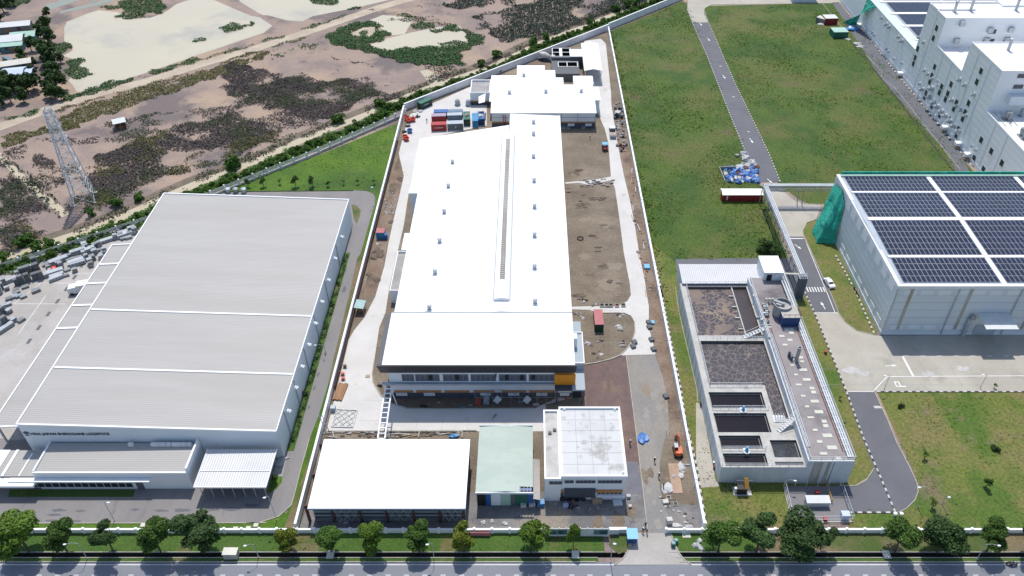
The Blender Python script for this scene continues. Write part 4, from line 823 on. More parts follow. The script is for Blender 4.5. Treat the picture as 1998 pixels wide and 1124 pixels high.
def splat(mb, cx, cy, r, z, n=16, sy=1.0):
    P_ = []
    for i in range(n):
        t = 2*math.pi*i/n; k = r*(1+rr.uniform(-.35,.3)); P_.append((cx+k*math.cos(t), cy+k*math.sin(t)*sy, z))
    mb.poly(P_)
for x_, y_, r in ((1020,215,.35),(970,190,.3),(880,255,.25),(1000,345,.5),(975,255,.25),(1200,305,.25),(1075,190,.15),(950,385,.22),(1130,290,.15),(870,185,.2),(1215,120,.2),(1045,440,.25),(965,460,.3),(1240,525,.25)):
    c = g(900+x_/4.164, 780+y_/4.164, zo_-.38); splat(m, c.x, c.y, r, zo_-.377)
c = g(900+1180/4.164, 780+385/4.164, zo_-.38); splat(m, c.x, c.y, 1.15, zo_-.376, 22, .55); c = g(900+1140/4.164, 780+460/4.164, zo_-.38); splat(m, c.x, c.y, .95, zo_-.374, 20, .9)
m.build('water_stain', 'slab_stain', of)
for u, v in ((838,72),(1248,72),(1315,585)):
    c = g(900+u/4.164, 780+v/4.164, zo_); m = MB(); m.lathe((c.x,c.y,zo_-.4), [(.22,0),(.22,.25),(.12,.3),(.12,.5)], 10); m.build('roof_drain', 'trim_white', of)
for u, v in ((720,275),(758,250)): c = g(900+u/4.164, 780+v/4.164, 6); m = MB(); m.cbox((c.x,c.y,6), .6, .5, .35); m.build('roof_box', 'grey_dark', of)
wX = lambda u, y=650: gy(900+u/4.164, 780+y/4.164, my0).x; wZ = lambda y: gy(1150, 780+y/4.164, my0).z
for a, b, n in ((715,820,3),(838,915,2),(928,1092,5),(1108,1308,6)): window(of, '-y', my0 if a > 800 else ly0, wX(a)+(.05 if a > 800 else 0), wX(b), wZ(677), wZ(652), n, gm='glass', fm='grey_trim', fw=.06)
for a, b in ((705,825),(1095,1310)): m = MB(); m.box(wX(a,740), wX(b,740), my0-.2, my0-.005, wZ(748), wZ(730)); m.build('orange_band', 'orange_dull', of)
m = MB(); m.box(wX(705,750), wX(828,750), my0-.16, my0-.01, 0, wZ(750)); m.box(wX(835,750), wX(1088,750), my0-.35, my0-.01, 1.2, wZ(718)); m.build('lower_cladding', 'dark_base', of)
window(of, '-y', my0, wX(1102,755), wX(1308,755), wZ(768), wZ(748), 6, gm='glass', fm='trim_white')
m = MB(); m.box(wX(1095,770), wX(1330,770), my0-.5, my0-.21, wZ(775), wZ(769)); m.build('ledge', 'trim_white', of)
for a in (800, 870, 935): m = MB(); m.box(wX(a,800), wX(a+75,800), my0-.4, my0-.36, .1, 1.15); m.build('glazed_door', 'glass', of)
# ================================================================ EAST PLOT
# ---------------------------------------------------------------- water treatment plant
zb, zd = 4.4, 6.2; tx0, tx1 = 34.0, 57.3; ty0 = 89.4; tyN = g(1400, 553, zb).y
dx0 = g(1581, 901, zd).x
tp = thing('treatment_tank', 'long concrete sewage treatment basin block with foam-covered open tanks', 'treatment plant', (45, ty0, 0))
def rect(z, u0, v0, u1, v1, u2, v2, u3, v3):
    a, b, c, d = g(u0,v0,z), g(u1,v1,z), g(u2,v2,z), g(u3,v3,z)
    return [(a.x+d.x)/2, (b.x+c.x)/2, (c.y+d.y)/2, (a.y+b.y)/2]
R1 = rect(zb, 1346.5,560, 1462,559, 1487,652, 1367,657); R2 = rect(zb, 1372,666, 1492,665, 1518,752, 1390,751)
R2b = [R2[1]-.02-.9, R2[1]-.02+.4, g(1540,818,zb).y, R2[2]+.01]
R3 = rect(zb, 1385,769, 1487,768, 1495,796, 1393,797); R4 = rect(zb, 1395.5,810, 1496,809, 1505,843, 1403,844); R5 = rect(zb, 1406,854, 1483,853, 1490,875, 1410,876)
R6 = rect(zb, 1413.5,889, 1495,888, 1500,913, 1419,914); R7 = rect(zb, 1504,863, 1559,862, 1567,892, 1510,893); R8 = rect(zb, 1512,901, 1568,901, 1572,912, 1514,912)
R1[0] = R2[0] = tx0+1.35; R3[0] = R4[0] = R5[0] = R6[0] = tx0+.75; R6[2] = ty0+.35; R8[2] = ty0+.45; R8[3] = max(R8[3], R8[2]+.6)
dxi = dx0-.25
for r in (R3, R4, R5, R6, R7): r[3] += .45
R1[1] = R2[1] = min(R1[1], dxi-.3); R2b[0], R2b[1] = max(R3[1], R4[1])+1.0, dxi-.3; R7[1] = R8[1] = dxi-.25
RS = [R1, R2, R2b, R3, R4, R5, R6, R7, R8]
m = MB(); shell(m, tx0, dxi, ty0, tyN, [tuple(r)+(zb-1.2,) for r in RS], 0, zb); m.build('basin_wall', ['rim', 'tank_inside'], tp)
m = MB(); m.box(tx0-.02, tx0-.004, ty0, tyN, 0, zb-.15); m.box(tx0-.02, dxi, ty0-.02, ty0-.004, 0, zb-.15)
for i in range(16): y = ty0+1.5+i*3.2; m.box(tx0-.08, tx0-.02, y, y+.12, 0, zb-.1)
m.build('outer_wall', 'wall_tank', tp)
names = ['foam', 'foam_dense', 'foam_dense', 'dark_water', 'dark_water', 'dark_water', 'dark_water', 'grey_water', 'dark_water']
for r, n_, i in zip(RS, names, range(9)):
    xw = r[1]; m = MB()
    if i == 0:
        xp = g(1421,559,zb).x+.6; m.poly([(r[0],r[2],zb-.6),(xp,r[2],zb-.6),(xp,r[3],zb-.6),(r[0],r[3],zb-.6)]); m.build('foam_surface', n_, tp)
        m = MB(); m.poly([(xp+.25,r[2],zb-.6),(r[1],r[2],zb-.6),(r[1],r[3],zb-.6),(xp+.25,r[3],zb-.6)]); m.build('sludge_surface', 'sludge', tp)
        m = MB(); m.box(xp, xp+.25, r[2], r[3], zb-1.2, zb-.15)
        for k in range(5): y = r[2]+2.2+k*3.6; m.box(xp-1.0, xp, y, y+.3, zb-.6, zb-.25)
        m.build('baffle_wall', 'rim', tp)
    else: m.poly([(r[0],r[2],zb-.6),(r[1],r[2],zb-.6),(r[1],r[3],zb-.6),(r[0],r[3],zb-.6)]); m.build('water_surface' if 'water' in n_ else 'foam_surface', n_, tp)
for r in (R3, R4, R5, R6, R7):
    m = MB(); parapet(m, r[0]+.18, r[1]-.18, r[2]+.12, r[3]-.12, zb-.62, .06, .16); m.build('launder', 'rim', tp)
# walkway rails along basin walls
def rail(mb, pts, h=1.0, step=1.4, r=.035):
    P = [Vector(p_) for p_ in pts]
    for a, b in zip(P, P[1:]):
        n = max(1, int((b-a).length/step))
        for i in range(n+1): p_ = a+(b-a)*i/n; mb.cyl(p_, p_+Vector((0,0,h)), r, n=4)
        for k in (.55, 1.0): mb.beam(a+Vector((0,0,h*k)), b+Vector((0,0,h*k)), r*1.8)
m = MB(); rail(m, [(tx0+1.2,R1[2]-.2,zb),(tx0+1.2,tyN-.6,zb),(R1[1],tyN-.6,zb)]); rail(m, [(tx0+1.2,R2[2]-.2,zb),(tx0+1.2,R2[3]+.3,zb),(R2[1],R2[3]+.3,zb)]); rail(m, [(R2[0],R2[2]-.3,zb),(R3[1]+.4,R2[2]-.3,zb)])
for r in (R3, R5): rail(m, [(r[0],r[2]-.25,zb),(r[1]+.3,r[2]-.25,zb)])
rail(m, [(tx0+.12,ty0+.12,zb),(dxi-.2,ty0+.12,zb)]); m.build('hand_rail', 'galv', tp)
for r in (R3, R5):
    c = Vector(((r[0]+r[1])/2+.6, r[2]-.55, zb)); m = MB(); m.lathe(c, [(.75,.0),(.75,.12),(.7,.14)], 14); m.build('mixer_platform', 'galv', tp)
    m = MB(); m.lathe(c+Vector((0,0,.14)), [(.3,0),(.3,.5),(.2,.55),(.2,.95),(.1,1.0)], 10); m.build('mixer_motor', 'blue_roof', tp)
def stair(mb, a, b, w, n=8):
    a = Vector(a); b = Vector(b); d = (b-a); f = Vector((d.x,d.y,0)).normalized(); s = Vector((-f.y,f.x,0))*w/2
    for i in range(n):
        p_ = a+d*(i+.5)/n; mb.beam(p_-s, p_+s, d.length/n*.8, .06)
    for k in (-1, 1): mb.beam(a+s*k, b+s*k, .06, .2); mb.beam(a+s*k+Vector((0,0,.9)), b+s*k+Vector((0,0,.9)), .05)
m = MB(); stair(m, (R2[1]-4.0,R1[2]-.6,zb), (dx0+.4,R1[2]+.6,zd), .9); m.build('stair', 'galv', tp)
m = MB(); stair(m, (R4[1]+1.2,R4[2]+.2,zb), (dx0+.3,R4[2]+2.4,zd), .9); m.build('stair', 'galv', tp)
m = MB(); c = Vector((R4[1]+2.2, R4[2]+3.2, zb)); m.box(c.x-1.2, c.x+1.0, c.y-.8, c.y+.8, zb, zb+.15)
for k in range(4): m.cyl(c+Vector((-.9+.5*k,0,.1)), c+Vector((-.9+.5*k,.2,1.2)), .09); m.beam(c+Vector((-1,-.6+.3*k,.5)), c+Vector((1,-.6+.3*k,.5)), .09)
m.build('sluice_gear', 'white_paint', tp)
# higher service deck
dk = thing('service_deck', 'raised reddish concrete service deck with pale hatch covers beside the basins', 'deck', (53.5, ty0, 0))
m = MB(); m.box(dx0-.24, tx1, ty0-.05, tyN, 0, zd); m.build('wall', 'wall_tank', dk)
m = MB(); m.box(dx0+.1, tx1-.1, ty0+.2, tyN-.2, zd, zd+.02); m.build('deck', 'deck_red', dk)
m = MB(); m.box(dx0+.9, dx0+2.5, ty0-.09, ty0-.055, 0, zd-.3); m.box(dx0+3.3, dx0+3.9, ty0-.09, ty0-.055, 0, zd-.3); m.build('rust_streak', 'rust_stain', dk)
m = MB(); m.box(dx0+4.35, dx0+4.5, ty0-.1, ty0-.05, 0, zd-.1); m.build('joint_cover', 'frame_grey', dk)
hl = [(860,70,45,25),(872,100,35,20),(798,128,35,16),(880,163,70,26),(825,200,35,16),(907,237,70,26),(846,275,52,18),(946,302,42,26),(958,332,42,28),(880,360,38,18),(967,401,72,28),(908,441,38,18),(998,481,74,30),(936,523,56,18),(1038,553,42,28),(1050,586,44,30),(970,618,40,20),(1062,660,78,32),(1004,706,44,22),(1098,751,80,32),(1033,796,58,22),(1145,832,42,26)]
for x_, y_, w_, h_ in hl:
    c = g(1340+x_/3.875, 680+y_/3.875, zd); ww = w_/3.875*.0835; hh = h_/3.875*.105
    m = MB(); m.box(c.x-ww/2, c.x+ww/2, c.y-hh/2, c.y+hh/2, zd+.02, zd+.1); m.build('hatch_cover', 'hatch', dk)
for x_, y_, w_, h_ in ((915,487,48,28),(1210,935,62,22),(1315,898,55,32),(1265,862,52,30),(1318,860,52,30),(1247,1030,55,20),(1300,978,55,28),(1055,800,55,60),(1070,828,40,30)):
    c = g(1310+x_/5.62, 490+y_/5.62, zd); ww = w_/5.62*.1; hh = h_/5.62*.15
    m = MB(); m.box(c.x-ww/2, c.x+ww/2, c.y-hh/2, c.y+hh/2, zd+.02, zd+.1); m.build('hatch_cover', 'hatch', dk)
m = MB(); rail(m, [(dx0,ty0+.1,zd),(dx0,tyN-1,zd)], 1.0, 1.6, .04); rail(m, [(dx0,ty0+.06,zd),(tx1-.1,ty0+.06,zd),(tx1-.06,tyN-6,zd)], 1.0, 1.6, .04); m.build('hand_rail', 'galv', dk)
m = MB()                                                        # cable trays along the east edge and the basin edge
for k in (0, 1, 2): m.box(tx1-1.25+k*.42, tx1-1.25+k*.42+.3, ty0+.5, tyN-2, zd+.35, zd+.42)
for i in range(38): m.box(tx1-1.3, tx1-.05, ty0+.8+i*1.3, ty0+.95+i*1.3, zd+.1, zd+.35)
m.build('cable_tray', 'galv', dk)
m = MB(); m.box(dx0-.2, dx0+.25, R1[2]-3, tyN-3, zd+.3, zd+.45)
for k in range(3): m.cyl((dx0+.25+k*.28,ty0+3,zd+.2), (dx0+.25+k*.28,R2[3],zd+.2), .09)
m.build('pipe_run', 'galv', dk)
m = MB(); m.box(dx0+.9, dx0+1.15, R2[2]-2, R1[3]-8, zd+.02, zd+.035); m.box(tx1-1.7, tx1-1.45, ty0+2, R1[2], zd+.02, zd+.035); m.build('rust_run', 'rust', dk)
# pumps and pipes by the big tank
pu = thing('pump_set', 'cluster of galvanised pumps and pipes on the service deck', 'pumps', (dx0+1.6, 128, zd))
rr = random.Random(5)
for k in range(9):
    c = g(1310+(945+rr.uniform(0,110))/5.62, 490+(600+k*24)/5.62, zd); m = MB(); m.cyl((c.x-.5,c.y,zd+.45), (c.x+.5,c.y,zd+.45), .2, n=8); m.cyl((c.x+.2,c.y,zd+.02), (c.x+.2,c.y,zd+1.0), .1, n=6); m.box(c.x-.4, c.x+.4, c.y-.25, c.y+.25, zd+.02, zd+.25); m.build('pump', ('galv','white_paint','steel')[k % 3], pu)
for k in range(3): c = g(1310+(1030+35*k)/5.62, 490+568/5.62, zd); m = MB(); m.lathe((c.x,c.y,zd+.02), [(.22,0),(.25,1.0),(.25,1.25),(.05,1.35)], 10); m.build('dosing_tank', 'tin_cream', pu)
bt = thing('sludge_unit', 'dark blue ribbed container supporting a round open clarifier tub', 'container', (54.2, 130, zd))
a = g(1310+1200/5.62, 490+830/5.62, zd); b = g(1310+1390/5.62, 490+830/5.62, zd); yk_ = a.y+3.6
m = MB(); m.box(a.x, b.x, a.y, yk_, zd+.02, zd+2.5); m.build('body', 'blue_box', bt); m = MB(); m.box(a.x-.05, b.x+.05, a.y-.05, yk_+.05, zd+2.5, zd+2.62); m.build('top', 'rim', bt)
m = MB(); rail(m, [(a.x,a.y,zd+2.62),(b.x,a.y,zd+2.62),(b.x,yk_-.5,zd+2.62)], .8, 1.0); m.build('hand_rail', 'rust', bt)
c = g(1310+1225/5.62, 490+575/5.62, zd+3.2); m = MB(); m.lathe((c.x,c.y,zd+.02), [(1.5,0),(1.75,.5),(1.85,3.2),(1.72,3.2),(1.68,2.5)], 22); m.build('tub', 'steel', bt)
m = MB(); m.lathe((c.x,c.y,zd+2.45), [(1.66,0),(1.66,.06)], 22); m.build('sludge', 'rust', bt)
m = MB(); m.beam((c.x-1.7,c.y+.9,zd+3.35), (c.x+.2,c.y-.1,zd+3.2), .6, .25); m.cyl((c.x+.1,c.y,zd+2.5), (c.x+.1,c.y,zd+3.4), .3, n=10); m.build('bridge', 'steel', bt)
c = g(1553, 705, zd); vp = thing('vent_stack', 'upright grey vent pipe with flanged mouth on the service deck', 'pipe', (c.x, c.y, zd))
m = MB(); m.lathe((c.x,c.y,zd+.02), [(.55,0),(.55,.15),(.36,.2),(.36,3.6),(.46,3.62),(.46,3.8),(.3,3.8),(.3,3.3)], 14); m.build('pipe', 'steel', vp)
m = MB(); m.cbox((c.x-.9,c.y+.5,zd+.02), .5, .7, 1.1); m.cbox((c.x-1.2,c.y+1.2,zd+.02), .4, .4, 1.5); m.cyl((c.x-.9,c.y+.5,zd+.9), (c.x,c.y,zd+.9), .12); m.build('blower', 'machine', vp)
# blower house at the north end
bh = thing('blower_house', 'low white ribbed-roof blower house at the north end of the basins', 'building', (44, tyN+3, 0))
zh = 5.2; a = g(1333,551,zh); b = g(1489,550.5,zh); c = g(1477,516,zh); d = g(1323,517.5,zh)
hx0 = (a.x+d.x)/2; hx1 = (b.x+c.x)/2
m = MB(); m.slab([(hx0,a.y,zh-.25),(hx1,a.y,zh-.25),(hx1,c.y,zh+.1),(hx0,c.y,zh+.1)], .12); m.build('roof', 'roof_rib', bh); m = MB(); m.box(hx0+.2, hx1, tyN+.02, c.y-.2, 0, zh-.4); m.build('wall', 'wall_tank', bh)
m = MB(); m.box(hx0, hx1, a.y-.1, a.y-.005, zh-.4, zh-.2); m.build('gutter', 'galv', bh)
ph = thing('stair_house', 'white cube stair house with dark doorway above the service deck', 'building', (hx1+2, tyN+2, 0))
zc = 8.7; a = g(1491.5,532,zc); b = g(1531,532,zc); c = g(1517,499,zc); qx0, qx1 = a.x, b.x
m = MB(); m.box(qx0+.15, qx1-.15, a.y+.3, c.y-.1, 0, zc-.15); m.build('wall', 'wall_panel', ph); m = MB(); m.box(qx0, qx1, a.y, c.y, zc-.15, zc); m.build('roof', 'roof_plain', ph)
m = MB(); x = gy(1310+1065/5.62, 550, a.y).x; m.box(x-.55, x+.55, a.y+.22, a.y+.295, zd+.05, zd+1.7); m.build('door', 'black', ph)
m = MB(); m.cbox((qx1-1.5,a.y+.1,zc-1.0), .5, .4, .5); m.build('wall_lamp', 'pane_white', ph)
# dosing pumps on the west pad
for i, (u, v, lb) in enumerate(((1380,818,'orange and grey dosing pump opposite the second dark basin'), (1383,840,'orange dosing pump beside a metal box on the concrete pad'), (1393,912,'rusty pump skid near the corner of the basin block'), (1369,792,'black drain box at the end of the concrete pad'))):
    c = g(u, v); t = thing('dosing_pump', lb, 'pump', c, 'pumps on the pad west of the basins')
    m = MB(); m.cbox(c+Vector((0,0,.09)), .7, 1.0, .12); m.build('base', 'steel', t)
    if i == 3: m = MB(); m.cbox(c+Vector((0,0,.2)), .75, .8, .7); m.build('box', 'black', t)
    else:
        m = MB(); m.cyl(c+Vector((0,-.5,.5)), c+Vector((0,.3,.5)), .25, n=10); m.build('motor', 'yellow' if i < 2 else 'rust', t); m = MB(); m.cbox(c+Vector((0,.5,.2)), .4, .4, .8); m.cyl(c+Vector((.2,.5,.8)), c+Vector((.9,.6,.8)), .07, n=6); m.build('pump_head', 'galv', t)
c = g(1447, 958); t = thing('filter_press', 'yellow conveyor hopper over a black tank on a concrete plinth', 'machine', c)
m = MB(); m.cbox(c+Vector((0,-.2,0)), 3.2, 1.8, .25); m.build('plinth', 'kerb_white', t); m = MB(); m.cbox(c+Vector((-.25,-.2,.25)), 1.7, 1.5, 1.5); m.build('tank', 'black', t)
m = MB(); m.beam(c+Vector((.55,-.8,1.4)), c+Vector((.4,.6,3.0)), .75, .35); m.build('conveyor', 'yellow', t); m = MB(); rail(m, [c+Vector((-1.2,.6,1.8)),c+Vector((1.8,.6,1.8))], .8); m.beam(c+Vector((1.8,.6,0)), c+Vector((1.8,.6,1.8)), .1); m.beam(c+Vector((-1.2,.6,0)), c+Vector((-1.2,.6,1.8)), .1); m.build('platform_rail', 'steel', t)
m = MB(); m.cbox(c+Vector((-1.3,-.3,.25)), .4, .5, 1.1); m.build('control_box', 'white_paint', t)

# ---------------------------------------------------------------- pipe rack
pr = thing('pipe_rack', 'elevated steel pipe rack turning the corner over the plant road', 'pipe rack', (58, 165, 0))
zp = 6.0; A = g(1630,360,zp); Bc = g(1492,362,zp); Cc = g(1566,536,zp); rx = (Bc.x+Cc.x)/2+.2; ry = (A.y+Bc.y)/2; yE = Cc.y
m = MB()
for o_ in (-.45, -.05, .35): m.beam((rx-.5,ry+o_,zp), (A.x+3,ry+o_,zp), .3, .28); m.beam((rx+o_,ry-.4,zp), (rx+o_,yE,zp), .3, .28)
m.build('pipe_tray', 'galv', pr)
m = MB()
for d_ in (-.65, .65):
    for z in (zp-.3, zp-1.5): m.beam((rx+d_,ry,z), (rx+d_,yE,z), .12); m.beam((rx,ry+d_,z), (A.x+2,ry+d_,z), .12)
n = 16
for i in range(n):
    ya = ry+(yE-ry)*i/n; yb_ = ry+(yE-ry)*(i+1)/n
    for d_ in (-.65, .65): m.beam((rx+d_,ya,zp-.3), (rx+d_,yb_,zp-1.5), .07); m.beam((rx+d_,yb_,zp-.3), (rx+d_,yb_,zp-1.5), .07)
for i in range(12):
    xa = rx+(A.x+2-rx)*i/12; xb = rx+(A.x+2-rx)*(i+1)/12
    for d_ in (-.65, .65): m.beam((xa,ry+d_,zp-.3), (xb,ry+d_,zp-1.5), .07); m.beam((xb,ry+d_,zp-.3), (xb,ry+d_,zp-1.5), .07)
m.build('truss', 'steel', pr)
for i in range(6):
    y = ry+(yE-ry)*i/5
    for d_ in (-.65, .65): m = MB(); m.beam((rx+d_,y,0), (rx+d_,y,zp-.35), .16); m.build('column', 'steel', pr)
for x in (rx+9.5, rx+10.8): m = MB(); m.beam((x,ry,0), (x-.5,ry,zp-1.5), .2); m.build('column', 'steel', pr)
m = MB()                                                      # branch over the deck
for k in range(3): m.tube([(rx,yE+.3+k*.4,zp-.2-.2*k),(qx1-.6+.2*k,yE+.3+k*.4,zp-.2-.2*k+.2)], .13)
m.build('branch_pipe', 'tin_cream', pr)
m = MB()
for k in range(3): x = g(1528+k*5,555,zd+.9).x; m.beam((x,yE+.5,zd+.9), (x+.2,ty0+40,zd+.6), .24, .16)
m.build('drop_tray', 'galv', pr)
m = MB(); m.cbox((rx,yE-.6,0), 1.7, 1.3, zp-.4)
m.build('cabinet_tower', 'machine', pr)
m = MB()
for k in range(5): m.cbox((rx,yE-.6,zp-.4+.02+.3*k), 2.0-.2*k, .1, .1); m.cyl((rx-.9+.4*k,yE-1.3,zp-.2), (rx-.9+.4*k,yE+.2,zp-.2), .12)
m.build('valve_rack', 'galv', pr)

# ---------------------------------------------------------------- red store with white roof
c = g(1409,393); d = g(1486,391); t = thing('red_store', 'dark red container store with white gabled roof beside the pipe rack', 'container', ((c.x+d.x)/2, c.y, 0))
yk_ = c.y+2.6; m = MB(); m.box(c.x, d.x, c.y, yk_, 0, 2.2); m.build('body', 'red_dark', t)
m = MB(); ym = (c.y+yk_)/2; m.slab([(c.x-.3,c.y-.3,2.2),(d.x+.2,c.y-.3,2.2),(d.x+.2,ym,2.75),(c.x-.3,ym,2.75)], .06); m.slab([(c.x-.3,ym,2.75),(d.x+.2,ym,2.75),(d.x+.2,yk_+.3,2.2),(c.x-.3,yk_+.3,2.2)], .06); m.build('roof', 'roof_plain', t)
m = MB(); m.box(c.x+1.0, c.x+1.35, c.y-.03, c.y-.002, .4, 1.9); m.build('stencil', 'white_paint', t)

# ---------------------------------------------------------------- solar hall
zs = 13.5; sY = g(1755,560,zs).y; sXL = (g(1755,560,zs).x+g(1630,342,zs).x)/2; sYN = g(1630,342,zs).y; sXR = 150
sh = thing('solar_hall', 'tall pale hall roofed with dark blue solar panels and white walkways', 'warehouse', (110, sY, 0))
m = MB(); m.box(sXL, sXR, sY, sYN, 0, zs-.3); m.build('wall', 'wall_solar', sh)
yR = (g(1700,432,zs+.6).y+g(1800,432,zs+.6).y)/2
m = MB(); m.slab([(sXL+.3,sY+.3,zs-.1),(sXR,sY+.3,zs-.1),(sXR,yR,zs+.55),(sXL+.3,yR,zs+.55)], .15); m.slab([(sXL+.3,yR,zs+.55),(sXR,yR,zs+.55),(sXR,sYN-.3,zs-.1),(sXL+.3,sYN-.3,zs-.1)], .15); m.build('roof', 'pale_box', sh)
m = MB(); parapet(m, sXL-.05, sXR+.05, sY-.05, sYN+.05, zs-.5, .75, .75); m.build('parapet', 'white_paint', sh)
m = MB(); m.box(sXL-.12, sXR, sY-.14, sY-.055, 0, 1.0); m.box(sXL-.14, sXL-.055, sY, sYN, 0, 1.0); m.build('plinth', 'wall_side', sh)
def zroof(y): return zs-.1+.65*(y-sY)/(yR-sY) if y < yR else zs-.1+.65*(sYN-y)/(sYN-yR)
ZQ = lambda x_, y_: g(1580+x_/4.684, 320+y_/4.684, zs+.3)
rows = []
for y0_, y1_, n_ in ((1072,858,4),(832,528,6),(495,265,6),(247,108,4)):
    a = ZQ(1000,y0_).y; b = ZQ(1000,y1_).y
    for i in range(n_): rows.append((a+(b-a)*i/n_, a+(b-a)*(i+1)/n_))
xb0 = ZQ(860,1072).x; xb1 = ZQ(1748,1072).x; ncol = 20; pw = (xb1-xb0)/ncol; gap = ZQ(1806,1072).x-xb1
blocks = [(xb0, ncol), (xb1+gap, ncol), (xb1*2+2*gap-xb0, 14)]
pan = {}; big = MB(); bigf = MB(); cnt = 0
def panel_geo(mb, x, ya, yb_, x1):
    za_, zb_ = zroof(ya)+.14, zroof(yb_)+.14
    mb.slab([(x,ya,za_),(x1,ya,za_),(x1,yb_,zb_),(x,yb_,zb_)], .05)
def panel_fr(mb, x, ya, yb_, x1, w=.045):
    for p_ in ((x,x+w,ya,yb_),(x1-w,x1,ya,yb_),(x+w,x1-w,ya,ya+w),(x+w,x1-w,yb_-w,yb_)):
        mb.slab([(p_[0],p_[2],zroof(p_[2])+.146),(p_[1],p_[2],zroof(p_[2])+.146),(p_[1],p_[3],zroof(p_[3])+.146),(p_[0],p_[3],zroof(p_[3])+.146)], .05)
proto = {}
for bi, (xb, nc) in enumerate(blocks):
    for ri, (ya, yb_) in enumerate(rows):
        for ci in range(nc):
            x = xb+ci*pw; ga = .03
            if bi == 0 and ri < 15:
                if ri not in proto:
                    mm = MB(); mm.cur = 0; panel_geo(mm, -pw/2+ga, ya+ga, yb_-ga, pw/2-ga); mm.cur = 1; panel_fr(mm, -pw/2+ga, ya+ga, yb_-ga, pw/2-ga)
                    proto[ri] = mm.mesh('solar_panel', ['panel_blue', 'panel_frame'], (0, (ya+yb_)/2, zroof(ya)))
                o = bpy.data.objects.new('solar_panel', proto[ri]); COL.objects.link(o); o.parent = sh
                o.location = (Vector((x+pw/2, (ya+yb_)/2, zroof(ya)))-ORG[sh.name])*K; cnt += 1
            else:
                big.cur = 0; panel_geo(big, x+ga, ya+ga, yb_-ga, x+pw-ga); big.cur = 1; panel_fr(big, x+ga, ya+ga, yb_-ga, x+pw-ga)
o = big.build('solar_array', ['panel_blue', 'panel_frame'], sh); o['kind'] = 'stuff'
m = MB()
for xw, _ in blocks[1:]: m.slab([(xw-gap+.15,sY+.8,zroof(sY+.8)+.12),(xw-.15,sY+.8,zroof(sY+.8)+.12),(xw-.15,yR,zs+.67),(xw-gap+.15,yR,zs+.67)], .1); m.slab([(xw-gap+.15,yR,zs+.67),(xw-.15,yR,zs+.67),(xw-.15,sYN-.8,zroof(sYN-.8)+.12),(xw-gap+.15,sYN-.8,zroof(sYN-.8)+.12)], .1)
for ri in (3, 9, 15):
    ya = rows[ri][1]+.12; yb_ = rows[ri+1][0]-.12; m.slab([(sXL+1.2,ya,zroof(ya)+.2),(sXR-1,ya,zroof(ya)+.2),(sXR-1,yb_,zroof(yb_)+.2),(sXL+1.2,yb_,zroof(yb_)+.2)], .1)
m.build('walkway', 'trim_white', sh)
m = MB(); m.box(sXL+.75, sXR-.8, sYN-.75, sYN-.1, zs+.28, zs+.34); m.build('back_walkway', 'mint_roof', sh)
def wallpanels(lst, s, ox, oy):
    for x_, y_ in lst:
        p_ = gx(ox+x_/s, oy+y_/s, sXL); m = MB(); m.box(sXL-.06, sXL-.004, p_.y-1.35, p_.y+1.35, p_.z-1.15, p_.z+1.15); m.build('translucent_panel', 'pane_white', sh)
wallpanels([(665,450),(702,520),(742,597),(785,675),(830,757),(878,842),(928,934),(978,1025),(620,778),(655,858),(697,940),(740,1022)], Z, 1478, 280)
wallpanels([(785,65),(833,150),(878,240)], Z, 1478, 560)
for x_ in (1135, 1570, 2080): p_ = gy(1478+x_/Z, 560+20/Z, sY); m = MB(); m.box(p_.x-.35, p_.x+.35, sY-.06, sY-.004, 1.6, zs-.6); m.build('stained_strip', 'rust_stain', sh)
for x_ in (1478, 1938): p_ = gy(1478+x_/Z, 560+20/Z, sY); m = MB(); m.cyl((p_.x,sY-.2,.3), (p_.x,sY-.2,zs-.6), .13); m.build('downpipe', 'galv', sh)
m = MB(); m.cyl((sXL+.12,sY-.2,.3), (sXL+.12,sY-.2,zs-.6), .13); m.build('downpipe', 'galv', sh)
for zl in (12.0, 2.3):
    for i in range(16):
        x = sXL+1.6+i*3.6; m = MB(); m.box(x, x+2.7, sY-.05, sY-.003, zl-.7, zl+.6); m.build('facade_panel', 'wall_side', sh)
for i in range(5): m = MB(); y = sY-.05; m.box(sXL-.05, sXR, y, y+.045, 2.9+i*2.1, 2.93+i*2.1); m.build('sheet_joint', 'pale_box', sh)
a = gy(1478+1605/Z, 560+185/Z, sY); b = gy(1478+1820/Z, 560+185/Z, sY)
dcn = thing('dock_canopy', 'pale blue awning over the loading door of the solar hall', 'canopy', ((a.x+b.x)/2, sY, 0))
zc_ = a.z; e1 = g(1478+1660/Z, 560+303/Z, zc_-.3); m = MB(); m.slab([(a.x,e1.y,zc_-.35),(b.x+.5,e1.y,zc_-.35),(b.x+.5,sY-.08,zc_),(a.x,sY-.08,zc_)], .12); m.build('roof', 'tin_white', dcn)
m = MB(); m.box(a.x-.05, b.x+.55, e1.y-.12, e1.y-.005, zc_-.55, zc_-.3); m.build('edge_trim', 'trim_white', dcn); m = MB(); m.box(a.x+1, b.x-.6, sY-.2, sY-.145, 0, 2.9); m.build('door', 'pale_box', dcn)
dv = thing('exhaust_duct', 'blue-grey galvanised exhaust duct rising beside the dock canopy', 'duct', (a.x-1.2, sY-.6, 0))
m = MB(); m.box(a.x-1.5, a.x-.8, sY-.85, sY-.15, 0, 5.2); m.build('duct', 'galv', dv); m = MB(); m.lathe((a.x-.9,sY-.8,5.2), [(.3,0),(.6,.3),(.6,.8),(.35,1.1)], 10); m.build('fan', 'steel', dv)
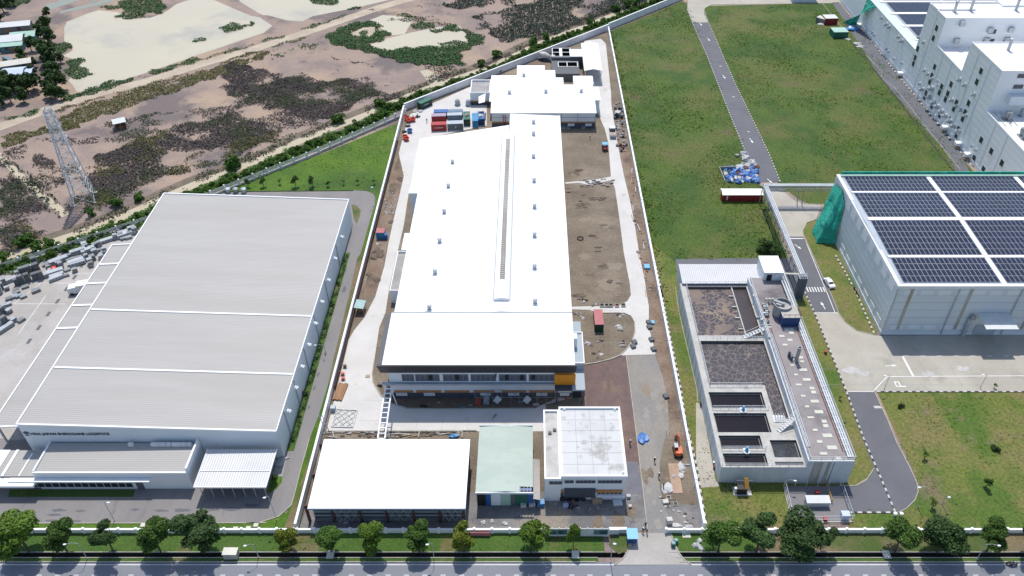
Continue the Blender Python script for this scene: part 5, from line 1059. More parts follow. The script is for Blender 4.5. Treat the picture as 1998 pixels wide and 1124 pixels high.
# green debris netting
def netting(name, label, pts_top, pts_bot, bulge, n=12, mseed=1):
    "drape between a top polyline and a bottom polyline with folds"
    rr = random.Random(mseed); mb = MB(); top = [Vector(p_) for p_ in pts_top]; bot = [Vector(p_) for p_ in pts_bot]
    def samp(P_, t):
        f = t*(len(P_)-1); i = min(int(f), len(P_)-2); return P_[i].lerp(P_[i+1], f-i)
    nu, nv = 26, n
    for sgn in (0, 1):
        for j in range(nv+1):
            for i in range(nu+1):
                u = i/nu; v = j/nv; p_ = samp(top, u).lerp(samp(bot, u), v)
                k = noise.noise(Vector((u*5, v*4, mseed)))*bulge*(.3+math.sin(v*math.pi)); mb.v.append((p_.x+k*.8-sgn*.0, p_.y+k*.6-.12*sgn, p_.z+k*.4))
    for s0 in (0, (nu+1)*(nv+1)):
        for j in range(nv):
            for i in range(nu): a = s0+j*(nu+1)+i; mb.f.append([a, a+1, a+nu+2, a+nu+1]); mb.mi.append(0)
    o = mb.build(name, 'net', smooth=False); return tag(o, label, 'netting')
yv = lambda u, v: gx(u, v, sXL-.3)
netting('debris_net', 'green debris netting draped down the back corner of the solar hall', [(sXL-.4,sYN-1.2,zs-1.6),(sXL-.35,sYN-6,zs-.5),(sXL-.3,sYN-9.5,zs-2.5)], [(g(1582,448).x,g(1582,452).y,.3),(g(1592,473).x,g(1592,475).y,.3),(sXL-.5,g(1622,478).y,.3)], .8)
m = MB(); m.box(sXL+1.2, sXR, sYN+.1, sYN+.35, zs-3, zs+.9); one(m, 'safety_net', 'net', 'green safety net strip rising along the back edge of the solar hall', 'netting')

# ---------------------------------------------------------------- tall white plant buildings
XW = 127.0
tb = thing('process_tower', 'tall white stepped production building with scattered small windows and vents', 'building', (150, 215, 0))
for nm, (ya, yb_, zt_) in {'far_tower': (241.3,254.0,26.7), 'terrace_block': (222.9,241.2,18.1), 'near_tower': (203.4,222.7,26.9), 'low_wing': (176,203.3,15.1)}.items():
    xe = 190; m = MB(); m.box(XW, xe, ya, yb_, 0, zt_-.3); m.build(nm, 'wall_tower', tb)
    m = MB(); m.box(XW+.2, xe, ya+.2, yb_-.2, zt_-.3, zt_-.25); m.build('roof', 'white_paint', tb); m = MB(); parapet(m, XW-.03, xe, ya-.03, yb_+.02, zt_-.3, .22, .36); m.build('parapet', 'trim_white', tb)
m = MB(); m.box(XW-.1, XW-.035, 176, 254, 0, 1.1); m.build('plinth', 'wall_side', tb)
T6b = lambda x_, y_: (1660+x_*.2937, y_*.2936)
for x_, y_ in ((571,187),(549,254),(445,325),(428,384),(416,424),(558,445),(539,503),(525,545),(500,618),(487,660),(536,717),(604,576),(589,616),(667,561),(645,622),(629,661),(587,779),(660,800),(702,683),(685,724),(760,747),(744,790),(715,860),(698,910),(866,473),(838,545),(783,686),(867,931),(934,1005),(1004,1084),(819,1052),(881,1125)):
    p_ = gx(*T6b(x_, y_), XW); window(tb, '-x', XW, p_.y-.85, p_.y+.85, p_.z-.9, p_.z+.9, 1, gm='glass', fm='frame_grey', sub=True)
def hood(parent, X, p_, r=.55):
    m = MB(); c = Vector((X, p_.y, p_.z)); m.cyl(c+Vector((.02,0,0)), c+Vector((-.5*r/.55,0,0)), r, r, 10); m.cyl(c+Vector((-.5*r/.55,0,0)), c+Vector((-.95*r/.55,0,-.4)), r, r*.7, 10); m.build('wall_vent', 'galv', parent)
for x_, y_, r in ((457,248,.5),(487,280,.5),(493,467,.5),(516,491,.5),(545,521,.5),(580,536,.3),(461,555,.45),(481,592,.7),(546,586,.85),(532,646,.7),(559,680,.75),(583,706,.75),(612,740,.75),(636,768,.75),(667,803,.75),(693,834,.75),(724,871,.75),(728,528,.6),(762,562,.6),(823,627,.6),(678,664,.6),(708,701,.55),(738,730,.55),(769,766,.55),(580,566,.3),(810,968,.35),(835,996,.35)):
    hood(tb, XW, gx(*T6b(x_, y_), XW), r)
for x_, y_ in ((345,480),(643,838),(733,945),(795,1018)):
    p_ = gx(*T6b(x_, y_), XW); m = MB(); m.box(XW-1.6, XW-.03, p_.y-.8, p_.y+.8, p_.z-.9, p_.z); m.build('door_hood', 'trim_white', tb)
    m = MB(); m.box(XW-1.7, XW-.11, p_.y-.9, p_.y+.7, 0, max(.5,p_.z-1.6)); m.build('wall_unit', 'wood_pale', tb)
m = MB()
for y in (246.8, 235.5, 229, 217, 209.5, 197, 190): m.box(XW-.05, XW-.004, y-.06, y+.06, 1.1, 17.5 if 223 < y < 241 else (14.7 if y < 203 else 26))
m.build('sheet_joint', 'pale_box', tb)
for x_, y_, n_, zt_ in ((686,55,0,26.6),(793,48,0,26.6),(1094,45,0,26.6),(1042,312,0,26.7)):
    u, v = T6b(x_, y_+28); c = g(u, v, zt_-.3); m = MB(); m.lathe((c.x,c.y,zt_-.25), [(.75,0),(.75,.15),(.42,.2),(.42,3.2),(.55,3.25),(.55,3.6),(.2,3.7)], 12); m.build('roof_stack', 'galv', tb)
for x_, y_ in ((640,55),(1070,30)): u, v = T6b(x_, y_); c = g(u, v, 26.4); m = MB(); m.cbox((c.x+2,c.y,26.46), 12, 4.5, .5); m.build('roof_plinth', 'trim_white', tb)
YT1 = 241.3; 
for x_, y_ in ((940,210),(925,272)): p_ = gy(*T6b(x_, y_), YT1); window(tb, '-y', YT1, p_.x-1.2, p_.x+1.2, p_.z-.7, p_.z+.7, 2)
for x_, y_ in ((738,155),(922,198),(1060,195),(700,268),(1033,262),(897,265)): p_ = gy(*T6b(x_, y_), YT1); m = MB(); m.box(p_.x-.8, p_.x+.8, YT1-1.0, YT1-.01, p_.z-.7, p_.z+.8); m.build('wall_vent', 'galv', tb)
YT2 = 203.4
for x_, y_ in ((1135,505),(1105,576)): p_ = gy(*T6b(x_, y_), YT2); window(tb, '-y', YT2, p_.x-1.1, p_.x+1.6, p_.z-.6, p_.z+.6, 2)
p_ = gy(*T6b(1045,620), YT2); m = MB(); m.box(p_.x, 190, YT2-2.2, YT2-.01, p_.z-2.5, p_.z); m.build('roof_ledge', 'wall_panel', tb)
for x_, y_, r in ((1032,790,1.0),(1048,800,.6),(1130,900,.8),(1145,920,.7),(1125,770,.5)):
    u, v = T6b(x_, y_); c = g(u, v, 15); m = MB(); m.box(c.x-r, c.x+r, c.y-r*.9, c.y+r*.9, 14.86, 15.15); m.lathe((c.x,c.y,15.15), [(r*.6,0),(r*.6,.9),(r*.8,1.0),(r*.8,1.9),(r*.55,2.1)], 12); m.build('exhaust_fan', 'steel', tb)
m = MB()
for k in range(3): u, v = T6b(985+k*40, 790); c = g(u, v, 15); m.beam((c.x,c.y-4,15.0), (c.x+.5,c.y+5,15.0), .15)
m.build('roof_pipe', 'tin_cream', tb)
# second solar hall behind the tower
hb = thing('rear_solar_hall', 'low pale hall with mint roof edge and solar panels behind the white tower', 'warehouse', (150, 290, 0))
zh2 = 11.2; m = MB(); m.box(XW, 240, 254.3, 345, 0, zh2-.3); m.build('wall', 'wall_tower', hb); m = MB(); m.box(XW+.1, 239.9, 254.4, 344.9, zh2-.3, zh2-.2); m.build('roof', 'hall_roof', hb)
m = MB(); parapet(m, XW-.05, 240, 254.25, 345, zh2-.35, 1.6, .4); m.build('parapet', 'hall_roof', hb); m = MB(); m.box(XW-.1, XW-.055, 254.3, 345, 0, 1.0); m.build('plinth', 'wall_side', hb)
pb = MB(); wk = MB(); y = 264.0; blk = 0
while y < 335:
    for bx in range(4):
        for ci in range(12):
            x = XW+5.0+bx*22+ci*1.75
            for ri in range(5): pb.cur = 0; pb.slab([(x,y+ri*1.9,zh2+.1),(x+1.6,y+ri*1.9,zh2+.1),(x+1.6,y+ri*1.9+1.75,zh2+.1),(x,y+ri*1.9+1.75,zh2+.1)], .05)
    wk.box(XW+3, 238, y-2.0, y-.6, zh2-.18, zh2+.1); y += 11.6
o = pb.build('solar_array', ['panel_blue'], hb); o['kind'] = 'stuff'; wk.build('walkway', 'trim_white', hb)
m = MB(); m.box(XW+4.4, XW+4.4+88, 263, 335, zh2-.18, zh2+.0); m.build('panel_frame', 'panel_frame', hb)
for x_, y_, r in ((118,25,.5),(145,50,.5),(207,119,.5),(245,162,.7),(260,178,.6),(146,215,.4),(162,231,.4),(320,244,.55),(346,271,.7),(240,325,.4),(255,342,.4),(291,389,.4),(342,418,.35)): hood(hb, XW, gx(*T6b(x_, y_), XW), r)
for x_, y_ in ((68,158),(122,270)): p_ = gx(*T6b(x_, y_), XW); m = MB(); m.box(XW-1.4, XW-.06, p_.y-.9, p_.y+.9, p_.z-.8, p_.z); m.build('door_hood', 'trim_white', hb)
netting('debris_net', 'green debris netting hanging on the far hall beside the blue tarpaulin', [(XW-.5,292,11.3),(XW-.5,296,11.3),(XW-.4,301,11.4)], [(g(1644,42).x-.5,g(1644,45).y,.2),(g(1655,48).x,g(1655,50).y,.2),(g(1668,48).x,g(1668,50).y,.2)], 1.0, mseed=4)
# link wall beyond the north road
a = g(1545,4); b = g(1592,4); m = MB(); m.box(a.x, b.x, a.y, a.y+12, 0, 4.2); o = m.build('wall', 'wall_panel', tag(thing('gate_house', 'pale low gatehouse at the end of the plant road', 'building', ((a.x+b.x)/2, a.y, 0)), None, None))
m = MB(); m.box(a.x-.4, b.x+.4, a.y-.4, a.y+12.4, 4.2, 4.5); m.build('roof', 'tin_white', o.parent)
# ================================================================ WALLS AND FENCES
def wall_run(name, label, A, B, h, th, mat_, cap=True, post_step=None, post_h=None, cap_mat='trim_white', lamp=False):
    A = Vector((A[0],A[1],0)); B = Vector((B[0],B[1],0)); t = thing(name, label, 'wall', (A+B)/2)
    m = MB(); m.beam(A+Vector((0,0,h/2)), B+Vector((0,0,h/2)), th, h); m.build('panel', mat_, t)
    if cap: m = MB(); m.beam(A+Vector((0,0,h+.05)), B+Vector((0,0,h+.05)), th+.14, .1); m.build('coping', cap_mat, t)
    if post_step:
        n = max(1, round((B-A).length/post_step)); d = (B-A).normalized()
        for i in range(n+1):
            p_ = A+(B-A)*i/n; m = MB(); m.cbox(p_, th+.2, th+.2, post_h or h+.25, math.atan2(d.y,d.x)); m.build('post', cap_mat, t)
    return t
X0, X1 = -39.9, 29.7
wall_run('boundary_wall', 'white rendered wall between factory yard and warehouse road', (X0,79.4), (X0,232.5), 2.0, .3, 'white_paint')
m = MB(); m.box(X0+.4, X0+.5, 112, 213, .06, 1.1); one(m, 'tarp_fence', 'maroon', 'low maroon sheeting fence inside the west factory wall', 'fence')
wall_run('boundary_wall', 'white rendered wall between the factory yard and the treatment plant lawn', (X1,79.7), (X1,296.3), 1.9, .3, 'white_paint', post_step=9)
wall_run('boundary_wall', 'long pale wall along the canal behind the factory', (X0,233), g(1187,59)[:2], 2.3, .3, 'white_paint')
wall_run('boundary_wall', 'pale wall running on along the canal behind the lawn', g(1187,58)[:2], g(1420,-38)[:2], 2.4, .3, 'white_paint')
wall_run('street_wall', 'low white street wall with posts before the logistics warehouse', (-130,79.0), (X0-.2,79.0), 1.0, .22, 'white_paint', post_step=3.0, post_h=1.35)
wall_run('street_wall', 'low white street wall with posts before the open white shed', (X0+.2,79.0), (2.6,79.0), 1.0, .22, 'white_paint', post_step=3.0, post_h=1.35)
wall_run('street_wall', 'low white street wall with posts east of the driveway', (23.2,79.0), (38.5,79.0), 1.0, .22, 'white_paint', post_step=3.0, post_h=1.35)
wall_run('street_wall', 'low white street wall with posts before the dry lawn', (38.7,79.0), (130,79.0), 1.0, .22, 'white_paint', post_step=3.0, post_h=1.35)
# grey hoarding with printed boards beside the gate
hd = thing('hoarding', 'pale grey hoarding with dark green printed boards by the gate', 'hoarding', (7, 78.3, 0))
a = gy(1063,1045,78.3).x; b = gy(1187,1045,78.3).x
n = 9
for i in range(n): m = MB(); m.box(a+(b-a)*i/n, a+(b-a)*(i+1)/n-.02, 78.25, 78.33, .1, 2.3); m.build('panel', 'tin_white', hd)
for u0, u1 in ((1066,1086),(1087,1106),(1158,1185)): m = MB(); m.box(gy(u0,1045,78.2).x, gy(u1,1045,78.2).x, 78.19, 78.245, .7, 1.9); m.build('printed_board', 'board_dark', hd)
for i in range(n+1): m = MB(); x = a+(b-a)*i/n; m.box(x-.05, x+.05, 78.34, 78.44, 0, 2.4); m.build('post', 'galv', hd)
m = MB(); m.box(gy(918,1050,78.3).x, gy(957,1050,78.3).x, 78.3, 78.4, .1, 1.0); one(m, 'site_board', 'pink_roof', 'faded pink board leaning on the street wall near the yellow-green tree', 'board')
# entrance gate wall and board
gw = thing('gate_wall', 'short white gate wall with a pale notice board beside the blue booth', 'wall', (13, 79, 0))
a = gy(1190,1035,79).x; b = gy(1222,1035,79).x; m = MB(); m.box(a, b, 78.9, 79.2, 0, 1.1); m.build('panel', 'white_paint', gw); m = MB(); m.box(a-.1, b+.1, 78.8, 79.3, 1.1, 1.25); m.build('coping', 'trim_white', gw)
m = MB(); m.box(gy(1188,1045,78.6).x, gy(1207,1045,78.6).x, 78.55, 78.62, .2, 1.5); m.build('notice_board', 'sign_pale', gw)
# railing fence along the canal, west part
A = g(792,224); Bp = [g(792,224), g(600,309), g(440,373), g(300,430), g(120,490), g(0,528), g(-120,566)]
for i, (lb) in enumerate(('canal railing fence behind the bright green lawn', 'canal railing fence near the small lawn trees', 'canal railing fence hidden behind the warehouse corner', 'canal railing fence behind the pale bundle stacks', 'canal railing fence behind the dark crate stacks', 'canal railing fence running out past the yard')):
    a, b = Bp[i], Bp[i+1]; t = thing('railing_fence', 'concrete-based ' + lb, 'fence', (a+b)/2); d = (b-a).normalized()
    m = MB(); m.beam(a+Vector((0,0,.3)), b+Vector((0,0,.3)), .3, .6); m.build('base', 'kerb_white', t); n = max(1, round((b-a).length/4.2))
    m = MB()
    for k in (.85, 1.15, 1.45, 1.75): m.beam(a+Vector((0,0,k)), b+Vector((0,0,k)), .07)
    m.build('rail', 'galv', t)
    for k in range(n): p_ = a+(b-a)*(k+.0)/n; m = MB(); m.cbox(p_, .38, .38, 2.05, math.atan2(d.y,d.x)); m.build('post', 'white_paint', t)

# ================================================================ LATTICE TOWER
c0 = g(166, 390); lt = thing('pylon', 'tall galvanised lattice transmission tower on the mud flat', 'pylon', c0)
W0 = 2.6; HT = 27.0
lv = [0, 3.2, 6.2, 9.4, 12.4, 15.2, 17.8, 20.0, 22.0, 23.8, 25.4, HT]
def wd(z): return W0*(1-z/HT*.72)
rotp = math.radians(20)
def cr(k, z, w=None):
    w = wd(z) if w is None else w; a = rotp+math.pi/4+k*math.pi/2; return c0+Vector((w*1.414*math.cos(a), w*1.414*math.sin(a), z))
m = MB()
for k in range(4): m = MB(); m.beam(cr(k,0), cr(k,HT), .2); m.build('leg', 'lattice', lt)
m = MB()
for za, zb2 in zip(lv, lv[1:]):
    for k in range(4):
        m.beam(cr(k,za), cr((k+1) % 4,zb2), .1); m.beam(cr((k+1) % 4,za), cr(k,zb2), .1); m.beam(cr(k,zb2), cr((k+1) % 4,zb2), .1)
m.build('bracing', 'lattice', lt)
m = MB()
for z, L in ((18.6, 1.9), (22.0, 1.7), (25.4, 1.5)):
    d = Vector((math.cos(rotp+.2), math.sin(rotp+.2), 0))
    for s in (-1, 1):
        tip = c0+d*L*s+Vector((0,0,z+.2))
        for k in range(4): m.beam(cr(k,z), tip, .09)
        for k in range(2): m.beam(cr(k,z+1.2), tip, .07)
m.build('cross_arm', 'lattice', lt)
for k in range(4): m = MB(); m.cbox(cr(k,0)-Vector((0,0,.02)), .8, .8, .35, rotp); m.build('footing', 'pylon_foot', lt)

# ================================================================ HOUSES BY THE POND
def house(name, label, c, L, Wd, h, rise, rz, roof, wall='house_wall', group=None):
    t = thing(name, label, 'house', c, group, rz, local=True)
    m = MB(); m.box(-L/2, L/2, -Wd/2, Wd/2, 0, h); m.build('wall', wall, t)
    m = MB(); m.slab([(-L/2-.4,-Wd/2-.5,h),(L/2+.4,-Wd/2-.5,h),(L/2+.4,0,h+rise),(-L/2-.4,0,h+rise)], .1); m.slab([(-L/2-.4,0,h+rise),(L/2+.4,0,h+rise),(L/2+.4,Wd/2+.5,h),(-L/2-.4,Wd/2+.5,h)], .1); m.build('roof', roof, t)
    for x in (-L*.25, L*.25): m = MB(); m.box(x-.6, x+.6, -Wd/2-.06, -Wd/2-.003, h*.4, h*.8); m.build('window', 'glass', t)
    m = MB(); m.box(-.5, .5, -Wd/2-.06, -Wd/2-.003, 0, h*.75); m.build('door', 'wood', t)
    return t
rzv = math.radians(14)
house('farm_house', 'long white-roofed house with teal walls beside the mint lean-to', g(14,92), 13, 6, 3.2, 1.2, rzv, 'tin_white', 'teal_wall')
house('farm_house', 'narrow house with mint tin roof near the pond', g(52,82), 8, 5, 3.0, 1.0, rzv, 'mint_roof', 'teal_wall')
house('farm_house', 'small mint green lean-to roof below the long white house', g(28,98), 7, 3.5, 2.4, .6, rzv, 'mint_roof', 'teal_wall')
house('farm_house', 'long pale tin-roofed house highest up the village lane', g(20,62), 16, 4.5, 2.8, .9, rzv, 'tin_white')
house('farm_house', 'cream-roofed house among dark trees', g(38,137), 9, 4, 3.0, .9, rzv*1.6, 'tin_cream')
house('farm_house', 'blue tin-roofed house in front of the cream roof', g(32,156), 6.5, 6, 3.0, .8, rzv, 'tin_blue')
house('farm_house', 'little blue tin annex under the trees', g(57,152), 3.4, 3.6, 2.6, .5, rzv, 'tin_blue')
house('tin_hut', 'tiny tin hut with rusty lean-to alone on the mud flat', g(236,248), 3.0, 2.6, 2.2, .8, .5, 'tin_white', 'rust')
c = g(16,117); m = MB(); m.prism([(c.x+x*math.cos(-.6)-y*math.sin(-.6), c.y+x*math.sin(-.6)+y*math.cos(-.6)) for x, y in ((-3,-.5),(2,-.7),(3.4,0),(2,.7),(-3,.5))], .05, .7); one(m, 'boat', 'blue_grey', 'grey-blue wooden boat lying on the ground near the village', 'boat')

# ================================================================ VEGETATION
def crown_mesh(name, mat_, R, Hc, zc, n, leaf, lobes=9, seed=1, flat=1.0, trunk_h=None):
    rs = np.random.RandomState(seed); cs = []; rad = []
    for i in range(lobes):
        t = rs.uniform(0, 2*math.pi); q_ = R*rs.uniform(.1, .74); cs.append((q_*math.cos(t), q_*math.sin(t), zc+rs.uniform(-.5,.55)*Hc)); rad.append(R*rs.uniform(.24,.52))
    cs = np.array(cs); rad = np.array(rad); idx = rs.choice(lobes, n, p=rad**2/np.sum(rad**2))
    d = rs.normal(size=(n,3)); d /= np.linalg.norm(d, axis=1)[:,None]; d[:,2] = np.where(d[:,2] < -.35, -d[:,2], d[:,2])
    rr_ = rad[idx]*rs.uniform(.55, 1.12, n)**.6; c = cs[idx]+d*rr_[:,None]*np.array([1,1,.85*flat])
    nrm = d*.7+rs.normal(size=(n,3))*.55+np.array([0,0,.35]); nrm /= np.linalg.norm(nrm, axis=1)[:,None]
    a = np.cross(nrm, rs.normal(size=(n,3))); a /= np.linalg.norm(a, axis=1)[:,None]; b = np.cross(nrm, a)
    s = leaf*rs.uniform(.6, 1.35, n)[:,None]; sb = s*rs.uniform(.45,.8,n)[:,None]
    V = np.stack([c-a*s, c-b*sb+nrm*s*.18, c+a*s, c+b*sb+nrm*s*.18], 1).reshape(-1,3)*K
    return quads_mesh(name, V, mat_, rs)
def quads_mesh(name, V, mat_, rs, smooth=False):
    n = len(V)//4; me = bpy.data.meshes.new(name); me.vertices.add(4*n); me.vertices.foreach_set('co', V.astype(np.float32).ravel())
    me.loops.add(4*n); me.loops.foreach_set('vertex_index', np.arange(4*n, dtype=np.int32)); me.polygons.add(n)
    me.polygons.foreach_set('loop_start', np.arange(0, 4*n, 4, dtype=np.int32)); me.polygons.foreach_set('loop_total', np.full(n, 4, dtype=np.int32))
    me.materials.append(MT[mat_]); at = me.attributes.new('tone', 'FLOAT', 'FACE'); at.data.foreach_set('value', (rs.uniform(0,1,n)**2.2).astype(np.float32))
    me.update(calc_edges=True); me.validate(); return me
def trunk_mb(h, r, R, seed):
    rr = random.Random(seed); m = MB(); top = Vector((rr.uniform(-.15,.15), rr.uniform(-.15,.15), h)); m.cyl((0,0,-.05), top, r, r*.7, 7)
    for k in range(5): t = k*1.256+rr.uniform(-.4,.4); m.cyl(top-Vector((0,0,rr.uniform(0,.3)*h)), top+Vector((math.cos(t)*R*.55, math.sin(t)*R*.55, R*.6)), r*.5, r*.15, 5)
    return m
PROTO = {}
def tree_proto(key, mat_, R, Hc, zc, n, leaf, lobes, seed, flat=1.0):
    PROTO[key] = (crown_mesh('crown', mat_, R, Hc, zc, n, leaf, lobes, seed, flat), trunk_mb(zc-.25*Hc, .12*R/2.5+.04, R, seed).mesh('trunk', 'trunk'))
for i, mm in enumerate(('leaf', 'leaf', 'leaf_light', 'leaf_yellow', 'leaf_dark', 'leaf_dark')): tree_proto('s%d' % i, mm, 2.5, 3.6, 4.4, 6500, .155, 12+i, 20+i)
tree_proto('small', 'leaf', 1.0, 1.6, 1.8, 500, .16, 6, 41); tree_proto('sapling', 'leaf_light', .8, 1.2, 1.9, 160, .16, 4, 42); tree_proto('bush', 'leaf_dark', 1.5, 1.3, .9, 1200, .17, 8, 43)
for i in range(3): tree_proto('v%d' % i, 'leaf_dark', 2.6, 3.0, 3.2, 1100, .34, 9, 60+i)
for i in range(3): tree_proto('h%d' % i, 'leaf_hedge', 1.5, 1.5, .9, 620, .24, 9, 70+i)
def tree(key, name, label, cat, loc, sc, rz, group=None):
    cm, tm = PROTO[key]; t = bpy.data.objects.new(name, None); COL.objects.link(t); t.location = Vector(loc)*K; t.rotation_euler = (0,0,rz); t.scale = sc if isinstance(sc, tuple) else (sc,)*3; t.empty_display_size = .3
    tag(t, label, cat, group); ORG[t.name] = Vector((0,0,0))
    for nm, me in (('crown', cm), ('trunk', tm)): o = bpy.data.objects.new(nm, me); COL.objects.link(o); o.parent = t
    return t
rr = random.Random(11)
ST = [(52,1045,88,'s2','broad light green street tree before the annex lawn'),(130,1045,58,'s0','medium green street tree behind the leaning street lamp'),(218,1052,54,'s4','small dark street tree before the annex window'),(312,1042,66,'s0','round green street tree before the annex corner'),(395,1047,84,'s4','large dark street tree before the carport'),
(560,1062,46,'s3','thin olive street tree over the dry patch of verge'),(645,1052,56,'s0','green street tree before the west columns of the open shed'),(733,1052,54,'s2','bright green street tree before the middle of the open shed'),(817,1062,52,'s0','dark green street tree beside the lamp at the open shed'),(905,1050,50,'s3','yellow-green street tree at the gap beside the open shed'),
(1035,1047,62,'s2','full green street tree before the mint-roofed office'),(1118,1049,28,'s2','slim young street tree before the grey hoarding'),(1405,1057,70,'s1','green street tree east of the driveway'),(1475,1040,78,'s4','dark street tree joined to the wide thicket'),(1555,1052,98,'s5','widest dark street tree before the fenced gas yard'),
(1600,1046,40,'s4','narrow dark street tree at the end of the thicket'),(1750,1048,70,'s1','open green street tree over bare brown verge'),(1835,1052,84,'s5','large dark street tree before the dry lawn'),(1925,1045,56,'s0','upright green street tree beside the tall lamp'),(2002,1052,50,'s4','dark street tree at the far east of the verge')]
for u, v, d, k, lb in ST:
    s = d*.0845/4.75; b = g(u, v+36*min(s,1.15)); tree(k, 'street_tree', lb, 'tree', (b.x, max(b.y, 75.3), 0), (s, s, min(max(s,.8),1.15)), rr.uniform(0,6), 'street trees along the verge')
for u, v, s, k, lb in ((1922,952,1.0,'small','small leafy tree casting a shadow on the dry lawn'),(1803,895,.9,'sapling','bare sapling on the dry lawn'),(1942,878,.55,'bush','low dark bush on the dry lawn'),(1818,990,1.0,'sapling','leafless young tree near the twin lawn lamp'),(1757,795,.45,'bush','dark shrub at the edge of the parking bay'),(1939,757,.6,'sapling','tiny palm-like sapling in the parking bay edge'),(1497,492,1.75,'bush','round dark green bush beside the pipe rack'),(1637,780,.5,'sapling','scrappy weed clump by the painted kerb'),(1645,830,.45,'sapling','low weed clump further along the painted kerb')):
    c = g(u, v); tree(k, 'lawn_tree' if k != 'bush' else 'bush', lb, 'tree' if k != 'bush' else 'bush', (c.x, c.y, .05), s, rr.uniform(0,6))
for x_, k, s in ((18,'small',1.0),(130,'small',1.1),(248,'sapling',.8),(365,'small',1.3),(487,'small',1.3),(603,'small',.7),(715,'sapling',.7),(822,'sapling',.8),(940,'sapling',.8)):
    c = g(480+x_/Z, 280+(318 if k == 'small' else 300)/Z); tree(k, 'lawn_tree', 'young dark tree in the row on the bright green lawn' if k == 'small' else 'thin pale sapling in the row on the bright green lawn', 'tree', (c.x,c.y,.08), s, rr.uniform(0,6), 'young trees on the bright lawn' if k == 'small' else 'saplings on the bright lawn')
for x_, y_ in ((215,440),): c = g(480+x_/Z, 824+y_/Z); tree('small', 'lawn_tree', 'small tree on the grass wedge beside the carport', 'tree', (c.x,c.y,.1), .8, 1)
# village trees
vt = [(62,95,1.0),(80,70,1.1),(92,30,.9),(96,55,1.1),(100,80,1.1),(92,105,1.2),(106,100,1.0),(95,122,1.3),(108,128,1.1),(100,145,1.3),(112,150,1.1),(98,168,1.3),(112,172,1.2),(120,190,1.0),(100,190,1.2),(108,185,1.1),(44,112,.9),(52,122,.9),(66,125,.8),(66,142,.8),(66,170,1.1),(56,178,1.2),(44,168,1.0),(30,180,1.3),(16,172,1.3),(4,162,1.2),(8,185,1.2),(22,195,1.1),(48,195,1.1),(4,140,1.0),(16,130,.8),(36,128,.7),(6,205,.9),(60,72,.7),(120,118,.8),(8,20,1.3),(28,8,1.2),(2,38,.9)]
for i, (u, v, s) in enumerate(vt):
    c = g(u, v+5); tree('v%d' % (i % 3), 'village_tree', 'dark bushy tree among the houses by the pond', 'tree', (c.x,c.y,0), s*rr.uniform(.8,1.08), rr.uniform(0,6), 'trees of the pond village')
# shrubs between canal and wall
HP = [g(*p_) for p_ in hedge_line]; k = 0
for a, b in zip(HP[1:], HP[2:]):
    L = (b-a).length; n = int(L/1.6)
    for i in range(n):
        for row in (0, 1):
            if rr.random() < .1: continue
            d = (b-a).normalized(); nn = Vector((d.y,-d.x,0)); p_ = a.lerp(b, (i+rr.uniform(0,1))/n)+nn*(row*(1.5 if a.x < -42 else .7)+rr.uniform(-.4,.6)); k += 1
            tree('h%d' % (k % 3), 'canal_shrub', 'leafy green shrub in the hedge between canal and plot wall', 'shrub', (p_.x,p_.y,.02), rr.uniform(.5,.95), rr.uniform(0,6), 'hedge shrubs along the canal')
for u, v, s in ((460,330,1.8),(228,402,1.3),(970,112,1.4),(940,128,1.2),(1043,88,1.4),(1068,76,1.2),(660,238,1.5),(745,208,1.4),(760,215,1.1),(1150,48,1.2),(1200,22,1.5),(1225,15,1.6),(1240,10,1.5),(1275,5,1.4),(1290,0,1.4),(75,487,1.3),(95,482,1.1),(12,515,1.4),(60,472,1.2),(45,480,1.2),(180,420,1.0),(270,390,1.1)):
    c = g(u, v); tree('h%d' % rr.randint(0,2), 'bank_bush', 'round bush growing on the far canal bank', 'bush', (c.x,c.y,0), s, rr.uniform(0,6), 'bushes on the canal bank')
